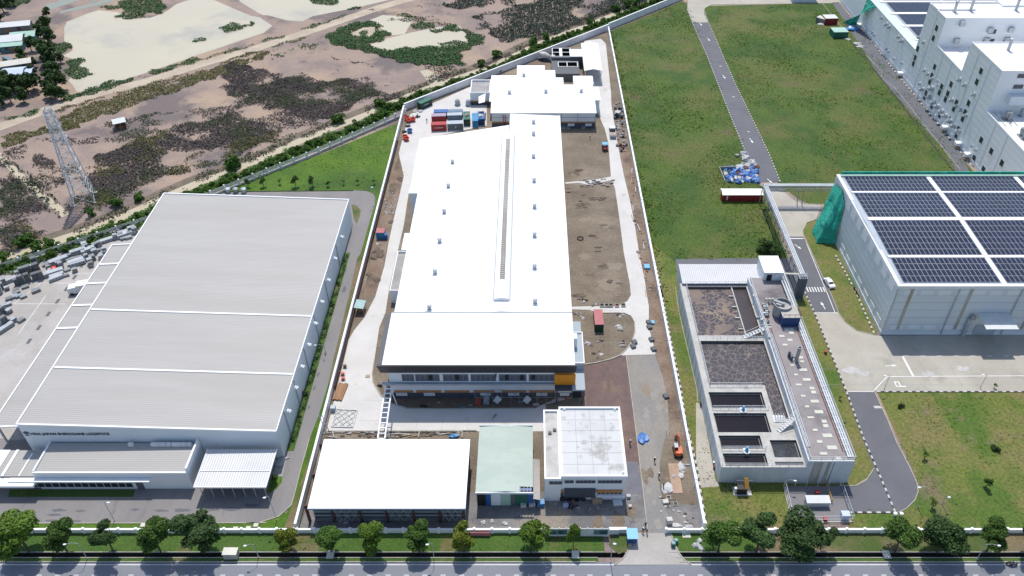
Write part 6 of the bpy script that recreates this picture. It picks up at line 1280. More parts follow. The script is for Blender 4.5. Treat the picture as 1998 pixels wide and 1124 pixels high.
# ground cover on the mud flats: masses of scrub
def inpoly(P, x, y):
    ins = np.zeros(len(x), bool); n = len(P); j = n-1
    for i in range(n):
        xi, yi = P[i]; xj, yj = P[j]; c = ((yi > y) != (yj > y)) & (x < (xj-xi)*(y-yi)/(yj-yi+1e-12)+xi); ins ^= c; j = i
    return ins
def nfield(x, y, s, seed):
    return np.array([noise.fractal(Vector((a*s, b*s, seed)), .8, 2.1, 4) for a, b in zip(x, y)])
def scatter(name, polys, dens, size, hgt, mat_, thr=None, ns=.05, seed=1, soft=.22, tilt=.45, xs=1.0, hole=None):
    rs = np.random.RandomState(seed); Vs = []
    for P in polys:
        P = [tuple(g(*p_)[:2]) for p_ in P]; A = np.array(P); x0, y0 = A.min(0); x1, y1 = A.max(0); n = int((x1-x0)*(y1-y0)*dens)
        x = rs.uniform(x0, x1, n); y = rs.uniform(y0, y1, n)
        wob = .9; ok = inpoly(P, x+wob*np.sin(y*.9+x*.4)+rs.normal(size=n)*.25, y+wob*np.sin(x*.8-y*.3)); x = x[ok]; y = y[ok]
        if thr is not None: f = nfield(x*xs, y, ns, seed); ok = f > thr+rs.uniform(-.05,soft,len(f)); x = x[ok]; y = y[ok]
        if hole: ok = ~inpoly([tuple(g(*p_)[:2]) for p_ in hole], x, y); x = x[ok]; y = y[ok]
        n = len(x)
        if n == 0: continue
        f = np.array([noise.noise(Vector((a*.35, b*.35, 3.0))) for a, b in zip(x, y)])
        c = np.stack([x, y, hgt*(.35+rs.uniform(0,.5,n)+.5*np.clip(f,-.5,.8))], 1); nr = rs.normal(size=(n,3))*tilt+np.array([0,0,1.]); nr /= np.linalg.norm(nr, axis=1)[:,None]
        a = np.cross(nr, rs.normal(size=(n,3))); a /= np.linalg.norm(a, axis=1)[:,None]; b = np.cross(nr, a); s = size*rs.uniform(.5,1.3,n)[:,None]; sb = s*rs.uniform(.5,1,n)[:,None]
        Vs.append(np.stack([c-a*s, c-b*sb, c+a*s, c+b*sb], 1).reshape(-1,3))
    V = np.concatenate(Vs)*K; V[:,2] = np.maximum(V[:,2], .03); me = quads_mesh(name, V, mat_, rs); o = bpy.data.objects.new(name, me); COL.objects.link(o); o['kind'] = 'stuff'; return o
ring = T2((565,270),(700,200),(900,145),(990,190),(960,230),(1060,240),(1000,290),(900,330),(960,370),(1100,360),(1250,345),(1500,340),(1600,320),(1620,270),(1570,220),(1400,240),(1350,225),(1520,185),(1600,210),(1755,290),(1680,340),(1550,400),(1600,470),(1400,485),(1150,465),(900,385),(720,345),(600,305))
hole = T2((760,245),(860,200),(945,195),(945,240),(900,275),(790,265))
o = tag(scatter('mangrove', [ring], 14, .32, .55, 'mangrove', seed=2, tilt=.35, hole=hole), 'dense green mangrove ring round the small pond', 'mangrove', kind='stuff')
sheet('mud_patch', hole, .035, 'track')
o = tag(scatter('mangrove', [T2((825,248),(860,225),(900,240),(890,270),(840,272)), T2((1200,190),(1300,155),(1385,175),(1370,210),(1250,215)), T2((1100,115),(1160,100),(1240,125),(1180,130)), T2((1380,315),(1440,310),(1600,300),(1600,335),(1440,330)), T2((740,65),(830,50),(835,70),(760,80)), T2((430,-10),(690,-10),(660,35),(560,40),(500,20)),
   T1((720,60),(850,40),(900,0),(1050,-20),(1200,10),(1210,75),(1190,95),(1080,100),(1050,130),(920,142),(850,125),(900,90),(940,70),(860,70)), T1((1600,205),(1700,175),(1760,170),(1790,190),(1840,160),(1850,190),(1760,220),(1660,240)), T1((1420,285),(1460,278),(1500,300),(1440,315)), T1((480,460),(540,430),(605,435),(605,490),(650,530),(685,545),(560,580),(500,580)), T1((330,330),(440,310),(500,310),(530,340),(500,380),(400,390)), T1((1070,545),(1180,500),(1440,425),(1450,445),(1200,530)), T1((420,690),(540,690),(800,600),(1000,560),(960,600),(700,680),(480,750)), T1((0,880),(200,830),(310,800),(300,820),(100,880)), T1((0,-10),(260,-10),(150,40),(0,70))],
   12, .3, .5, 'mangrove', seed=3, tilt=.35), 'scattered green mangrove clumps in and round the ponds', 'mangrove', kind='stuff')
o = tag(scatter('mangrove', [T2((1440,30),(1600,0),(1700,-30),(2700,-40),(2950,0),(2850,60),(2700,90),(2500,140),(2300,240),(2100,270),(1860,315),(1790,250),(1650,120),(1780,95),(1948,60),(1850,20),(1700,50),(1500,70))], 7.0, .38, .5, 'mangrove_dark', thr=-.45, ns=.035, seed=4, tilt=.35), 'dark mangrove thicket covering the flat beyond the canal', 'mangrove', kind='stuff')
sc1 = [[(240,290),(300,262),(380,238),(430,232),(500,175),(560,145),(600,140),(640,180),(700,190),(690,208),(560,265),(430,318),(310,350),(230,385),(190,395),(165,350),(190,300)], [(0,350),(30,345),(110,430),(60,470),(0,490)], [(440,120),(520,140),(620,160),(720,150),(740,185),(680,200),(560,170),(440,190)], [(60,310),(90,300),(135,345),(125,365),(85,345)]]
tag(scatter('scrub_litter', sc1, 4.0, .45, .05, 'scrub_litter', thr=-.3, ns=.075, seed=5, xs=.6, tilt=.06, soft=.42), 'dark matted litter under the saltmarsh scrub', 'scrub', kind='stuff')
o = tag(scatter('scrub', sc1, 14.0, .27, .45, 'scrub', thr=-.22, ns=.075, seed=5, xs=.6, tilt=.35, soft=.42), 'grey-purple saltmarsh scrub over the mud flat', 'scrub', kind='stuff')
o = tag(scatter('scrub', [[(0,300),(140,250),(330,215),(460,160),(560,120),(680,140),(800,160),(820,180),(700,215),(500,290),(300,370),(120,430),(60,480),(0,500)], [(520,95),(640,110),(860,160),(900,130),(760,130)], [(700,20),(860,10),(960,60),(880,50),(760,40)]], 9.0, .24, .25, 'scrub', thr=.12, ns=.09, seed=6, xs=.6, tilt=.35), 'loose tufts of dark scrub on bare mud', 'scrub', kind='stuff')
o = tag(scatter('scrub', [T1((430,860),(600,780),(800,720),(1050,640),(1300,580),(1600,480),(1800,430),(1948,370),(1948,420),(1700,520),(1480,600),(1250,680),(950,780),(620,900),(450,940)), T1((0,990),(200,960),(430,900),(600,900),(580,940),(300,985),(40,1090))], 13.0, .26, .35, 'scrub_olive', thr=-.6, ns=.08, seed=7, tilt=.35), 'olive scrub strip beside the dirt track', 'scrub', kind='stuff')
o = tag(scatter('scrub', [T2((0,430),(80,420),(300,340),(360,350),(260,420),(70,490)), T2((380,330),(540,310),(560,350),(420,380))], 1.5, .4, .5, 'mangrove', thr=.0, ns=.15, seed=8), 'green bush tufts below the dirt track', 'scrub', kind='stuff')
bk = [(u, v-10) for u, v in canal]; bp = band(bk, 3.2)
def scatter_plan(P, *a, **k):
    global g
    old = g; g = lambda x, y, z=0: Vector((x, y, z))
    try: return scatter(a[0], [P], *a[1:], **k)
    finally: g = old
tag(scatter_plan(bp, 'bank_scrub', 6.0, .28, .5, 'scrub', thr=-.25, ns=.12, seed=9), 'brown scrub along the far canal bank', 'scrub', kind='stuff')
tag(scatter_plan(band([(u, v+bank_off(u,20,10)) for u, v in canal], [5.6]*12+[3.8]*9), 'bank_grass', 20.0, .24, .8, 'leaf_hedge', seed=10), 'rank green undergrowth along the near canal bank', 'undergrowth', kind='stuff')
tag(scatter_plan([(-130,75.3),(12,75.3),(12,78.6),(-130,78.6)], 'verge_grass', 3.0, .16, .16, 'leaf_light', thr=-.15, ns=.12, seed=12), 'short weeds on the street verge', 'weeds', kind='stuff')
sheet('planting_bed', [(XR+.1,96.5),(XR+1.45,96.5),(XR+1.45,158),(XR+.1,158)], .13, 'verge', px=False)
tag(scatter_plan([(XR+.2,97),(XR+1.35,97),(XR+1.35,157),(XR+.2,157)], 'foundation_hedge', 45, .17, .55, 'leaf_dark', seed=13), 'dark clipped planting at the foot of the warehouse wall', 'hedge', kind='stuff')

LW = [[(ux(30.1,64),64),(1332,2),(1344,12),(1358,45),(1478,358),(1500,372),(1520,470),(1540,505),(1322,508),(ux(30.1,470),470)], [(1378,14),(1622,8),(1690,75),(1770,180),(1895,332),(1525,360),(1485,260),(1380,42)]]
LD = [[(ux(30.1,480),480),(1320,515),(1330,570),(1410,920),(1420,940),(1540,950),(1545,1030),(ux(30.1,1030),1030)], [(1718,772),(2100,772),(2100,1030),(1660,1030),(1660,1004),(1782,982),(1797,950),(1782,915),(1752,850)]]
LB_ = [[(430,372),(600,314),(785,242),(728,372)]]
tag(scatter('lawn_tufts', LW, 2.6, .3, .10, 'tuft_green', thr=.02, ns=.06, seed=21, tilt=.4), 'fresh green grass tufts on the big lawns', 'grass', kind='stuff')
tag(scatter('lawn_tufts', LW, 2.2, .28, .09, 'tuft_dark', thr=.06, ns=.045, seed=22, tilt=.4), 'dark grass tufts on the big lawns', 'grass', kind='stuff')
tag(scatter('lawn_tufts', LW, 1.4, .26, .08, 'tuft_dry', thr=.0, ns=.07, seed=23, tilt=.4), 'dry straw tufts on the big lawns', 'grass', kind='stuff')
tag(scatter('lawn_tufts', LD, 3.4, .22, .07, 'tuft_green', thr=.04, ns=.09, seed=24, tilt=.4), 'green tufts on the dry lawns', 'grass', kind='stuff')
tag(scatter('lawn_tufts', LD, 2.2, .24, .08, 'tuft_dry', thr=.02, ns=.08, seed=25, tilt=.4), 'straw tufts on the dry lawns', 'grass', kind='stuff')
tag(scatter('lawn_tufts', LB_, 3.0, .28, .10, 'tuft_green', thr=-.02, ns=.08, seed=26, tilt=.4), 'bright tufts on the lawn behind the warehouse', 'grass', kind='stuff')
tag(scatter_plan([(30.0,138),(31.6,138),(32.2,296),(30.2,296)], 'wall_foot_grass', 5.0, .26, .2, 'tuft_dark', thr=-.3, ns=.1, seed=27), 'rank dark grass along the foot of the east factory wall', 'grass', kind='stuff')
for dx in (34.2, 35.6): tag(scatter_plan([(dx,150),(dx+.35,150),(dx-1.2,288),(dx-1.55,288)], 'wheel_track', 5.0, .16, .05, 'tuft_dry', thr=-.3, ns=.1, seed=int(dx)), 'faint dry wheel rut across the big lawn', 'grass', kind='stuff')
for off in (-9, 10): tag(scatter_plan(band([(u+off, v-off*.3) for u, v in T5((-30,70),(60,150),(170,260),(300,380),(420,470),(480,530))], .9), 'channel_scrub', 12.0, .26, .6, 'mangrove_dark', thr=-.4, ns=.15, seed=30+off), 'dark scrub fringe along the side channel', 'scrub', kind='stuff')
tag(scatter('scrub', [[(190,300),(300,262),(360,245),(330,290),(260,330),(190,360)], [(150,380),(190,370),(230,385),(200,410),(150,415)], [(0,400),(60,430),(70,470),(0,490)], [(300,330),(420,290),(560,250),(560,262),(420,315),(310,350)]], 9.0, .26, .6, 'scrub_olive', thr=.0, ns=.1, seed=31, soft=.3), 'greener bush patches within the saltmarsh scrub', 'scrub', kind='stuff')
tag(scatter_plan(band([(88,225),(187,193),(294,166),(400,132),(520,96),(600,72)], 1.6), 'track_fringe', 10.0, .25, .35, 'scrub_olive', thr=-.2, ns=.12, seed=33), 'olive fringe along the lower edge of the dirt track', 'scrub', kind='stuff')
tag(scatter_plan(band([(88,207),(187,175),(294,148),(400,114),(480,92),(600,55),(700,22)], 1.8), 'track_fringe', 9.0, .25, .35, 'mangrove', thr=-.1, ns=.1, seed=34), 'green fringe between the dirt track and the pond', 'scrub', kind='stuff')
# ================================================================ STREET FURNITURE
def lamp(label, bu, bv, hu, hv, group=None, double=False, name='street_lamp'):
    b = g(bu, bv)
    best = min((abs((lambda c: c[1])(proj(b.x, b.y, z))-hv), z) for z in [i*.1 for i in range(30, 110)])[1]
    z = best; hx = gy(hu, hv, b.y).x; t = thing(name, label, 'lamp', b, group)
    m = MB(); m.cyl(b, b+Vector((0,0,z-.6)), .065, .045, 8); top = b+Vector((0,0,z-.6)); hd_ = Vector((hx, b.y-.5, z))
    mid = top.lerp(hd_, .5)+Vector((0,0,.25)); m.tube([top, mid, hd_], .035); m.cyl(b, b+Vector((0,0,.35)), .12, .1, 8); m.build('pole', 'galv', t)
    d = (hd_-mid).normalized(); m = MB(); m.blob(hd_+d*.2, .3, .18, .1, .05, 2, 1); m.build('lamp_head', 'pane_white', t)
    return t
def proj(x, y, z):
    zz_ = z-H; f = y*C_-zz_*S_; up = y*S_+zz_*C_; return (CX+F*x/f, CY-F*up/f)
lamp('tall street lamp leaning over the tree before the annex window', 171,1091, 131,1056); lamp('street lamp beside the concrete kiosk on the verge', 505,1088, 482,1059); lamp('street lamp before the open white shed', 847,1090, 836,1056); lamp('street lamp at the gate beside the notice board', 1191,1097, 1198,1054)
lamp('street lamp in the dark tree thicket', 1542,1092, 1563,1057); lamp('street lamp before the dry lawn', 1905,1092, 1944,1059)
lamp('slim yard lamp on the grass before the office annex', 224,1017, 212,975); lamp('yard lamp at the curve beside the carport', 540,1016, 519,965); lamp('lamp on the road bend by the bright lawn', 733,392, 727,363); lamp('wall lamp post beside the warehouse side wall', 636,690, 621,684, name='yard_lamp')
lamp('lawn lamp at the curve of the plant road', 1790,990, 1794,946); lamp('small twin lawn lamp on the dry lawn', 1837,984, 1848,965); lamp('lamp at the west corner of the fenced gas yard', 1530,953, 1543,947); lamp('lamp post at the edge of the parking bay', 1725,760, 1727,729); lamp('second lamp post along the parking bay', 1912,758, 1918,727); lamp('lamp leaning over the second dark basin', 1400,846, 1415,829, name='basin_lamp')
# transformer kiosk on the verge, small kiosks
c = g(453,1086); t = thing('transformer_kiosk', 'pale concrete kiosk on the verge beside the drain', 'kiosk', c); m = MB(); m.cbox(c, 2.2, 1.2, 1.5); m.build('body', 'concrete_old', t); m = MB(); m.cbox(c+Vector((0,0,1.5)), 2.4, 1.4, .12); m.build('lid', 'tin_cream', t)
m = MB(); m.cbox(c+Vector((-.3,-.63,.2)), .8, .04, 1.1); m.build('door', 'concrete_grey', t)
for u, v, lb in ((280,1026,'white inspection slab before the annex lawn'),(460,1033,'concrete cover on the grass by the wall'),(485,1032,'stained concrete cover beside another on the grass'),(500,1026,'white slab at the road edge by the wall')):
    c = g(u, v); m = MB(); m.cbox(c+Vector((0,0,.08)), .8, .7, .25); one(m, 'inspection_cover', 'hatch', lb, 'cover')
for x, lb in ((-33.3,'concrete drain crossing near the olive street tree'),(7.6,'concrete drain crossing before the hoarding'),(59.5,'weathered drain crossing under the open street tree')):
    m = MB(); m.box(x-.6, x+.6, 74.0, 75.5, .0, .2); one(m, 'drain_slab', 'hatch', lb, 'slab')
# blue guard booth
c = g(1233,1062); t = thing('guard_booth', 'bright blue guard booth at the driveway gate', 'booth', c); m = MB(); m.cbox(c+Vector((0,.9,.09)), 1.55, 1.6, 1.75); m.build('body', 'blue_mid', t); m = MB(); m.cbox(c+Vector((0,.8,1.84)), 1.85, 2.1, .12); m.build('roof', 'blue_roof', t)
for dx in (-.38, .05, .45): m = MB(); m.cbox(c+Vector((dx,.08,.95)), .32, .05, .5); m.build('window', 'glass', t)
m = MB(); m.cbox(c+Vector((-.35,-.35,.09)), .6, .5, .45); one(m, 'sandbag_heap', 'wood_pale', 'small brown sack pile before the blue booth', 'sacks')
for u, v, k in ((1313,1066,0),(1318,1060,1)):
    c = g(u, v); t = thing('rubbish_bin', 'green wheeled rubbish bin with domed lid beside the driveway' if k == 0 else 'taller green rubbish bin at the wall end by the driveway', 'bin', c); m = MB(); m.cbox(c+Vector((0,0,.1)), .7, .6, .85); m.build('body', 'green_mid', t); m = MB(); m.blob(c+Vector((0,0,.98)), .4, .35, .2, .05, 1); m.build('lid', 'teal_roof', t)
# ================================================================ CONTAINERS AND CABINS
def container(label, u0, v0, u1, v1, depth, h, mat_, roof_, name='container', z0=.08, doors=True, group=None):
    a = g(u0, v0); b = g(u1, v1); d = (b-a); L = d.length; rz = math.atan2(d.y, d.x); n = Vector((-math.sin(rz), math.cos(rz), 0)); c = (a+b)/2+n*depth/2
    t = thing(name, label, 'container', (c.x,c.y,z0), group, rz, local=True)
    m = MB(); m.box(-L/2, L/2, -depth/2, depth/2, .12, h); m.build('body', mat_, t); m = MB(); m.box(-L/2-.02, L/2+.02, -depth/2-.02, depth/2+.02, h, h+.07); m.build('roof', roof_, t)
    m = MB()
    for x in (-L/2+.06, L/2-.06):
        for y in (-depth/2-.03, depth/2+.03): m.box(x-.07, x+.07, y-.05, y+.05, 0, h+.02)
    m.box(-L/2, L/2, -depth/2-.05, -depth/2-.005, 0, .16); m.box(-L/2, L/2, depth/2+.005, depth/2+.05, 0, .16); m.box(-L/2-.03, -L/2+.05, -depth/2-.05, depth/2+.05, 0, .1); m.box(L/2-.05, L/2+.03, -depth/2-.05, depth/2+.05, 0, .1); m.build('frame', mat_, t)
    nrib = max(4, int(L/.35)); m = MB()
    for i in range(nrib): x = -L/2+.15+(L-.3)*i/(nrib-1); m.box(x-.05, x+.05, -depth/2-.035, -depth/2-.004, .2, h-.1)
    m.build('rib', mat_, t)
    return t
VQ = lambda *p: q(780, 120, 7.025, *p)
def cont(label, x0, y0_, x1, y1_, depth, h, mat_, roof_): (u0, v0), (u1, v1) = VQ((x0,y0_),(x1,y1_)); return container(label, u0, v0, u1, v1, depth, h, mat_, roof_)
t = cont('bright red shipping container with worn white markings nearest the factory roof', 435,960, 645,952, 2.0, 2.05, 'red', 'red')
def worn_marks(t, x0, x1, y, z, h, n, seed):
    r_ = random.Random(seed); m = MB(); w = (x1-x0)/n          # worn, unreadable stencilling
    for i in range(n): k = r_.uniform(.45,.85); m.box(x0+i*w, x0+i*w+w*k, y-.012, y, z+r_.uniform(0,.1)*h, z+h*r_.uniform(.75,1))
    m.build('stencil', 'tin_white', t)
worn_marks(t, -1.3, 1.4, -1.045, .95, .32, 9, 1)
cont('lilac-roofed container behind the bright red one', 440,835, 640,828, 2.0, 1.9, 'red_dark', 'lilac_box'); cont('dark blue container behind the lilac-roofed one', 472,783, 665,779, 2.0, 2.0, 'blue_mid', 'blue_mid'); cont('slate blue container next to the dark blue one', 668,770, 868,765, 1.8, 1.8, 'blue_grey', 'blue_grey')
cont('pale silver-roofed container behind the grey one', 655,822, 860,815, 1.9, 1.9, 'blue_grey', 'pale_box'); worn_marks(cont('grey container with a small white mark beside the red one', 655,948, 872,940, 2.1, 2.1, 'grey_box', 'pale_box'), 0.0, .28, -1.095, .55, 1.1, 1, 2)
cont('dark green container end-on between grey and blue boxes', 878,885, 968,882, 5.2, 2.1, 'green_dark', 'green_mid'); cont('light blue container end-on beside the navy one', 997,905, 1078,902, 5.0, 2.1, 'blue_light', 'blue_light'); cont('navy container end-on with scrap on its roof', 1080,880, 1168,876, 5.0, 2.1, 'blue_box', 'blue_mid')
worn_marks(cont('dark green container with worn white markings set against the canal wall', 300,665, 448,598, 1.9, 2.0, 'green_dark', 'green_mid'), -1.2, .8, -.995, .9, .4, 7, 3)
for x_, y_, lb in ((925,735,'scrap metal heap on the dark green container'),(1110,745,'white scrap heap on the navy container')):
    u, v = VQ((x_,y_))[0]; c = g(u, v, 2.3); m = MB(); m.blob((c.x,c.y,2.4), .8, .9, .3, .4, 2, 5); one(m, 'scrap_heap', 'bag_white' if x_ > 1000 else 'rubble', lb, 'scrap')
t = container('blue site cabin with pinkish roof on the muddy strip', 735,467, 751,467, 2.0, 1.9, 'blue_light', 'pink_roof', 'site_cabin'); c = g(754,466); m = MB(); m.cbox(c, .7, 1.0, 1.5); one(m, 'tool_locker', 'blue_mid', 'small navy locker leaning beside the blue site cabin', 'locker')
t = container('dark green container with pink-red roof on the round dirt island', 1160,648, 1177,648, 5.0, 2.1, 'green_dark', 'pink_roof', 'site_container')
# teal-roofed shelter
c = g(704,606); t = thing('shelter', 'open shelter with teal corrugated roof beside the west wall', 'shelter', c); m = MB(); m.slab([c+Vector((-1.1,-1.4,2.1)),c+Vector((1.0,-1.5,1.8)),c+Vector((1.2,1.4,1.8)),c+Vector((-.9,1.5,2.1))], .06); m.build('roof', 'teal_roof', t)
for dx, dy in ((-.9,-1.2),(.9,-1.2),(-.8,1.3),(1.0,1.3)): m = MB(); m.cyl(c+Vector((dx,dy,0)), c+Vector((dx,dy,1.8)), .06); m.build('post', 'steel', t)
m = MB(); m.cbox(c+Vector((.1,.2,0)), 1.2, 1.8, .8); m.build('bench', 'wood', t)
# ================================================================ SHEDS BY THE FAR HALL
ZS = lambda x_, y_: (1570+x_/10.22, y_/10.22)
def shed(label, x0, y0_, x1, y1_, depth, h, mat_, roof_): a = ZS(x0,y0_); b = ZS(x1,y1_); return container(label, *a, *b, depth, h, mat_, roof_, 'store_shed')
shed('dark red store shed with silver roof on the lawn', 395,500, 640,495, 4.0, 2.4, 'red_dark', 'tin_white'); shed('grey lean-to with pale roof beside the dark red store', 215,440, 385,490, 2.6, 1.8, 'house_wall', 'tin_cream'); shed('green-walled store shed with mint roof', 560,770, 850,765, 4.5, 2.3, 'green_mid', 'mint_roof')
c = g(*ZS(960,590)); m = MB(); m.blob((c.x,c.y,.3), 2.2, 2.2, .8, .35, 2, 3); one(m, 'tarpaulin', 'tarp_blue', 'blue tarpaulin heap at the foot of the far hall', 'tarpaulin')
for x_, y_, lb in ((330,490,'white scrap pile before the dark red store'),(1050,880,'pale bag heap on the path edge by the far hall'),(1110,940,'flattened pale sheeting beside the path'),(850,795,'small white litter heap by the green store')): c = g(*ZS(x_,y_)); m = MB(); m.blob((c.x,c.y,.15), 1.3, 1.0, .4, .4, 2, x_); one(m, 'scrap_heap', 'bag_white', lb, 'scrap')
# ================================================================ TARP YARD BY THE RED STORE
P4 = lambda x_, y_: g(1380+x_/4.164, 290+y_/4.164)
a = P4(95,170); b = P4(140,285); d = P4(230,168); m = MB(); m.beam(a+Vector((0,0,.5)), b+Vector((0,0,.5)), .15, 1.0); m.beam(a+Vector((0,0,.5)), d+Vector((0,0,.5)), .15, 1.0); one(m, 'yard_wall', 'kerb_pale', 'low wall round the blue tarpaulin yard', 'wall')
rr = random.Random(9); k = 0
for y_ in range(165, 290, 21):
    for x_ in range(150+int((y_-165)*.2), 400+int((y_-165)*.2), 34):
        c = P4(x_+rr.uniform(-12,12), y_+rr.uniform(-8,8)); k += 1; m = MB(); m.blob((c.x,c.y,.25), rr.uniform(.5,.95), rr.uniform(.6,1.1), rr.uniform(.3,.75), .4, 2, k)
        kind = rr.random(); mm, lb, gr = ('tarp_blue', 'crumpled blue tarpaulin heap in the yard behind the red store', 'blue tarpaulins') if kind < .62 else (('bag_white', 'white plastic sack among the blue tarpaulins', 'white sacks') if kind < .87 else ('rust', 'reddish scrap bundle among the blue tarpaulins', 'red scrap'))
        one(m, 'tarpaulin' if kind < .62 else ('sack' if kind < .87 else 'scrap_bundle'), mm, lb, 'tarpaulin' if kind < .62 else ('sack' if kind < .87 else 'scrap'), gr)
for i, (x_, y_, s) in enumerate(((300,45,1.1),(310,75,1.0),(365,110,.9),(340,130,1.1),(375,130,.8),(325,150,1.0),(290,132,.7),(305,95,.8),(270,158,1.2))): c = P4(x_, y_); m = MB(); m.blob((c.x,c.y,.25), s, s*1.1, .6, .3, 2, 40+i); one(m, 'sack', 'bag_white' if i % 3 else 'bag_grey', 'big pale sack in the pile between tarpaulin yard and road', 'sack', 'sacks by the plant road')
c = P4(240,65); m = MB(); m.cbox(c, 1.1, .9, .7, .4); one(m, 'concrete_block', 'rubble', 'lone concrete block on the lawn near the sacks', 'block')
# ================================================================ STORAGE YARD
rzY = math.radians(25); fd = (g(240,452)-g(0,529)); rzF = math.atan2(fd.y, fd.x)
def bundle_proto(kind):
    t = thing('crate_stack', 'x', 'crate', (0,0,0), None, 0, True); L, Wd, h, mm = {'cube': (1.5,1.3,1.5,'bundle'), 'tall': (1.6,1.3,2.3,'bundle_dark'), 'long': (4.6,1.5,1.1,'bundle_pale'), 'flat': (1.9,1.3,.6,'bundle')}[kind]
    n = {'cube': 2, 'tall': 3, 'long': 2, 'flat': 1}[kind]
    for i in range(n):
        z0 = .1+i*h/n; m = MB(); m.box(-L/2+.03*i, L/2-.02*i, -Wd/2, Wd/2-.03*i, z0, z0+h/n-.1); m.build('layer', mm, t)
    m = MB()
    for y in (-Wd/2+.15, 0, Wd/2-.15): m.box(-L/2, L/2, y-.06, y+.06, 0, .1)
    m.build('skid', 'wood_pale', t)
    m = MB()
    for k in range(2 if L < 3 else 5): x = -L/2+L*(k+.5)/(2 if L < 3 else 5); m.box(x-.04, x+.04, -Wd/2-.02, Wd/2+.02, .1, h-.05); 
    m.build('strap', 'grey_dark', t); return t
LB = {'cube': ('grey strapped crate pair standing in the storage yard', 'grey crates in the storage yard'), 'tall': ('dark tall crate tower near the canal railing', 'tall crates in the storage yard'), 'long': ('long pale silver sheet bundle in the storage yard', 'long bundles in the storage yard'), 'flat': ('low flat grey bundle on the yard concrete', 'flat bundles in the storage yard')}
SY = {'long': [(975,190),(720,295),(710,385),(705,400),(525,510),(520,535),(110,550),(545,375),(500,485),(35,960),(60,990),(1150,115),(1160,135)],
 'tall': [(215,470),(275,470),(340,440),(205,560),(265,545),(330,390),(165,580),(330,525),(385,520),(30,840),(60,940)],
 'cube': [(785,250),(780,310),(820,300),(800,355),(850,355),(835,395),(840,415),(875,235),(915,235),(845,265),(780,240),(555,395),(565,430),(690,465),(40,580),(20,620),(70,630),(90,840),(1110,145),(1200,105),(1240,110),(1185,130),(1060,165),(130,920),(20,805),(930,345),(870,300),(645,340),(170,500),(290,455),(1225,85),(0,660),(545,410),(960,280)],
 'flat': [(335,645),(620,455),(610,505),(150,640),(160,665),(130,700),(180,695),(220,700),(90,720),(80,770),(200,915),(235,610),(640,360),(1070,165),(1130,170),(960,290),(905,275),(450,425),(425,405),(480,455),(1180,160),(690,350)]}
for kind, pts in SY.items():
    t0 = bundle_proto(kind); first = True
    for x_, y_ in pts:
        c = g(x_/4.683, 430+(y_+ (14 if kind == 'tall' else 6))/4.683); rz = rzF+rr.uniform(-.12,.12) if x_ > 300 or kind != 'long' else rzF+.1
        if y_ > 780: rz = math.radians(62)
        if first: t = t0; t.location = Vector((c.x,c.y,.09))*K; t.rotation_euler = (0,0,rz); first = False
        else: t = copy_tree(t0, (c.x,c.y,.09), rz)
        s = rr.uniform(.66,.95); t.scale = (s, s, rr.uniform(.75,1.1)); t['label'], t['group'] = LB[kind]
        if kind == 'cube': t.scale = (s, s, rr.uniform(.6,1.15))
c = g(495/4.683, 430+455/4.683); m = MB(); m.blob((c.x,c.y,.5), .7, .9, .6, .3, 1, 2); one(m, 'scrap_bundle', 'red_bright', 'red sheeting heap among the grey bundles of the yard', 'sheeting')
# white truck at the loading canopy
c = g(146,572); t = thing('truck', 'white box truck parked under the warehouse canopy edge', 'truck', c, None, math.radians(-75), True)
m = MB(); m.add([(-.95,-1.0,.5),(.95,-1.0,.5),(.95,.9,.5),(-.95,.9,.5),(-.9,-.85,2.0),(.9,-.85,2.0),(.9,.9,2.2),(-.9,.9,2.2),(-.95,-1.0,1.3),(.95,-1.0,1.3)], [(0,3,2,1),(4,5,6,7),(0,1,9,8),(8,9,5,4),(1,2,6,5,9),(2,3,7,6),(3,0,8,4,7)]); m.build('cab', 'white_paint', t)
m = MB(); m.box(-.8, .8, -1.02, -.9, 1.35, 1.85); m.build('windscreen', 'glass', t); m = MB(); m.box(-1.05, 1.05, 1.0, 6.5, .7, 2.6); m.build('cargo_box', 'white_paint', t); m = MB(); m.box(-.5, .5, -.9, 6.4, .4, .65); m.build('chassis', 'black', t)
for x in (-.85, .85):
    for y in (-.3, 4.6, 5.6): m = MB(); m.cyl((x-.12,y,.42), (x+.12,y,.42), .42, n=14); m.build('wheel', 'tyre', t)
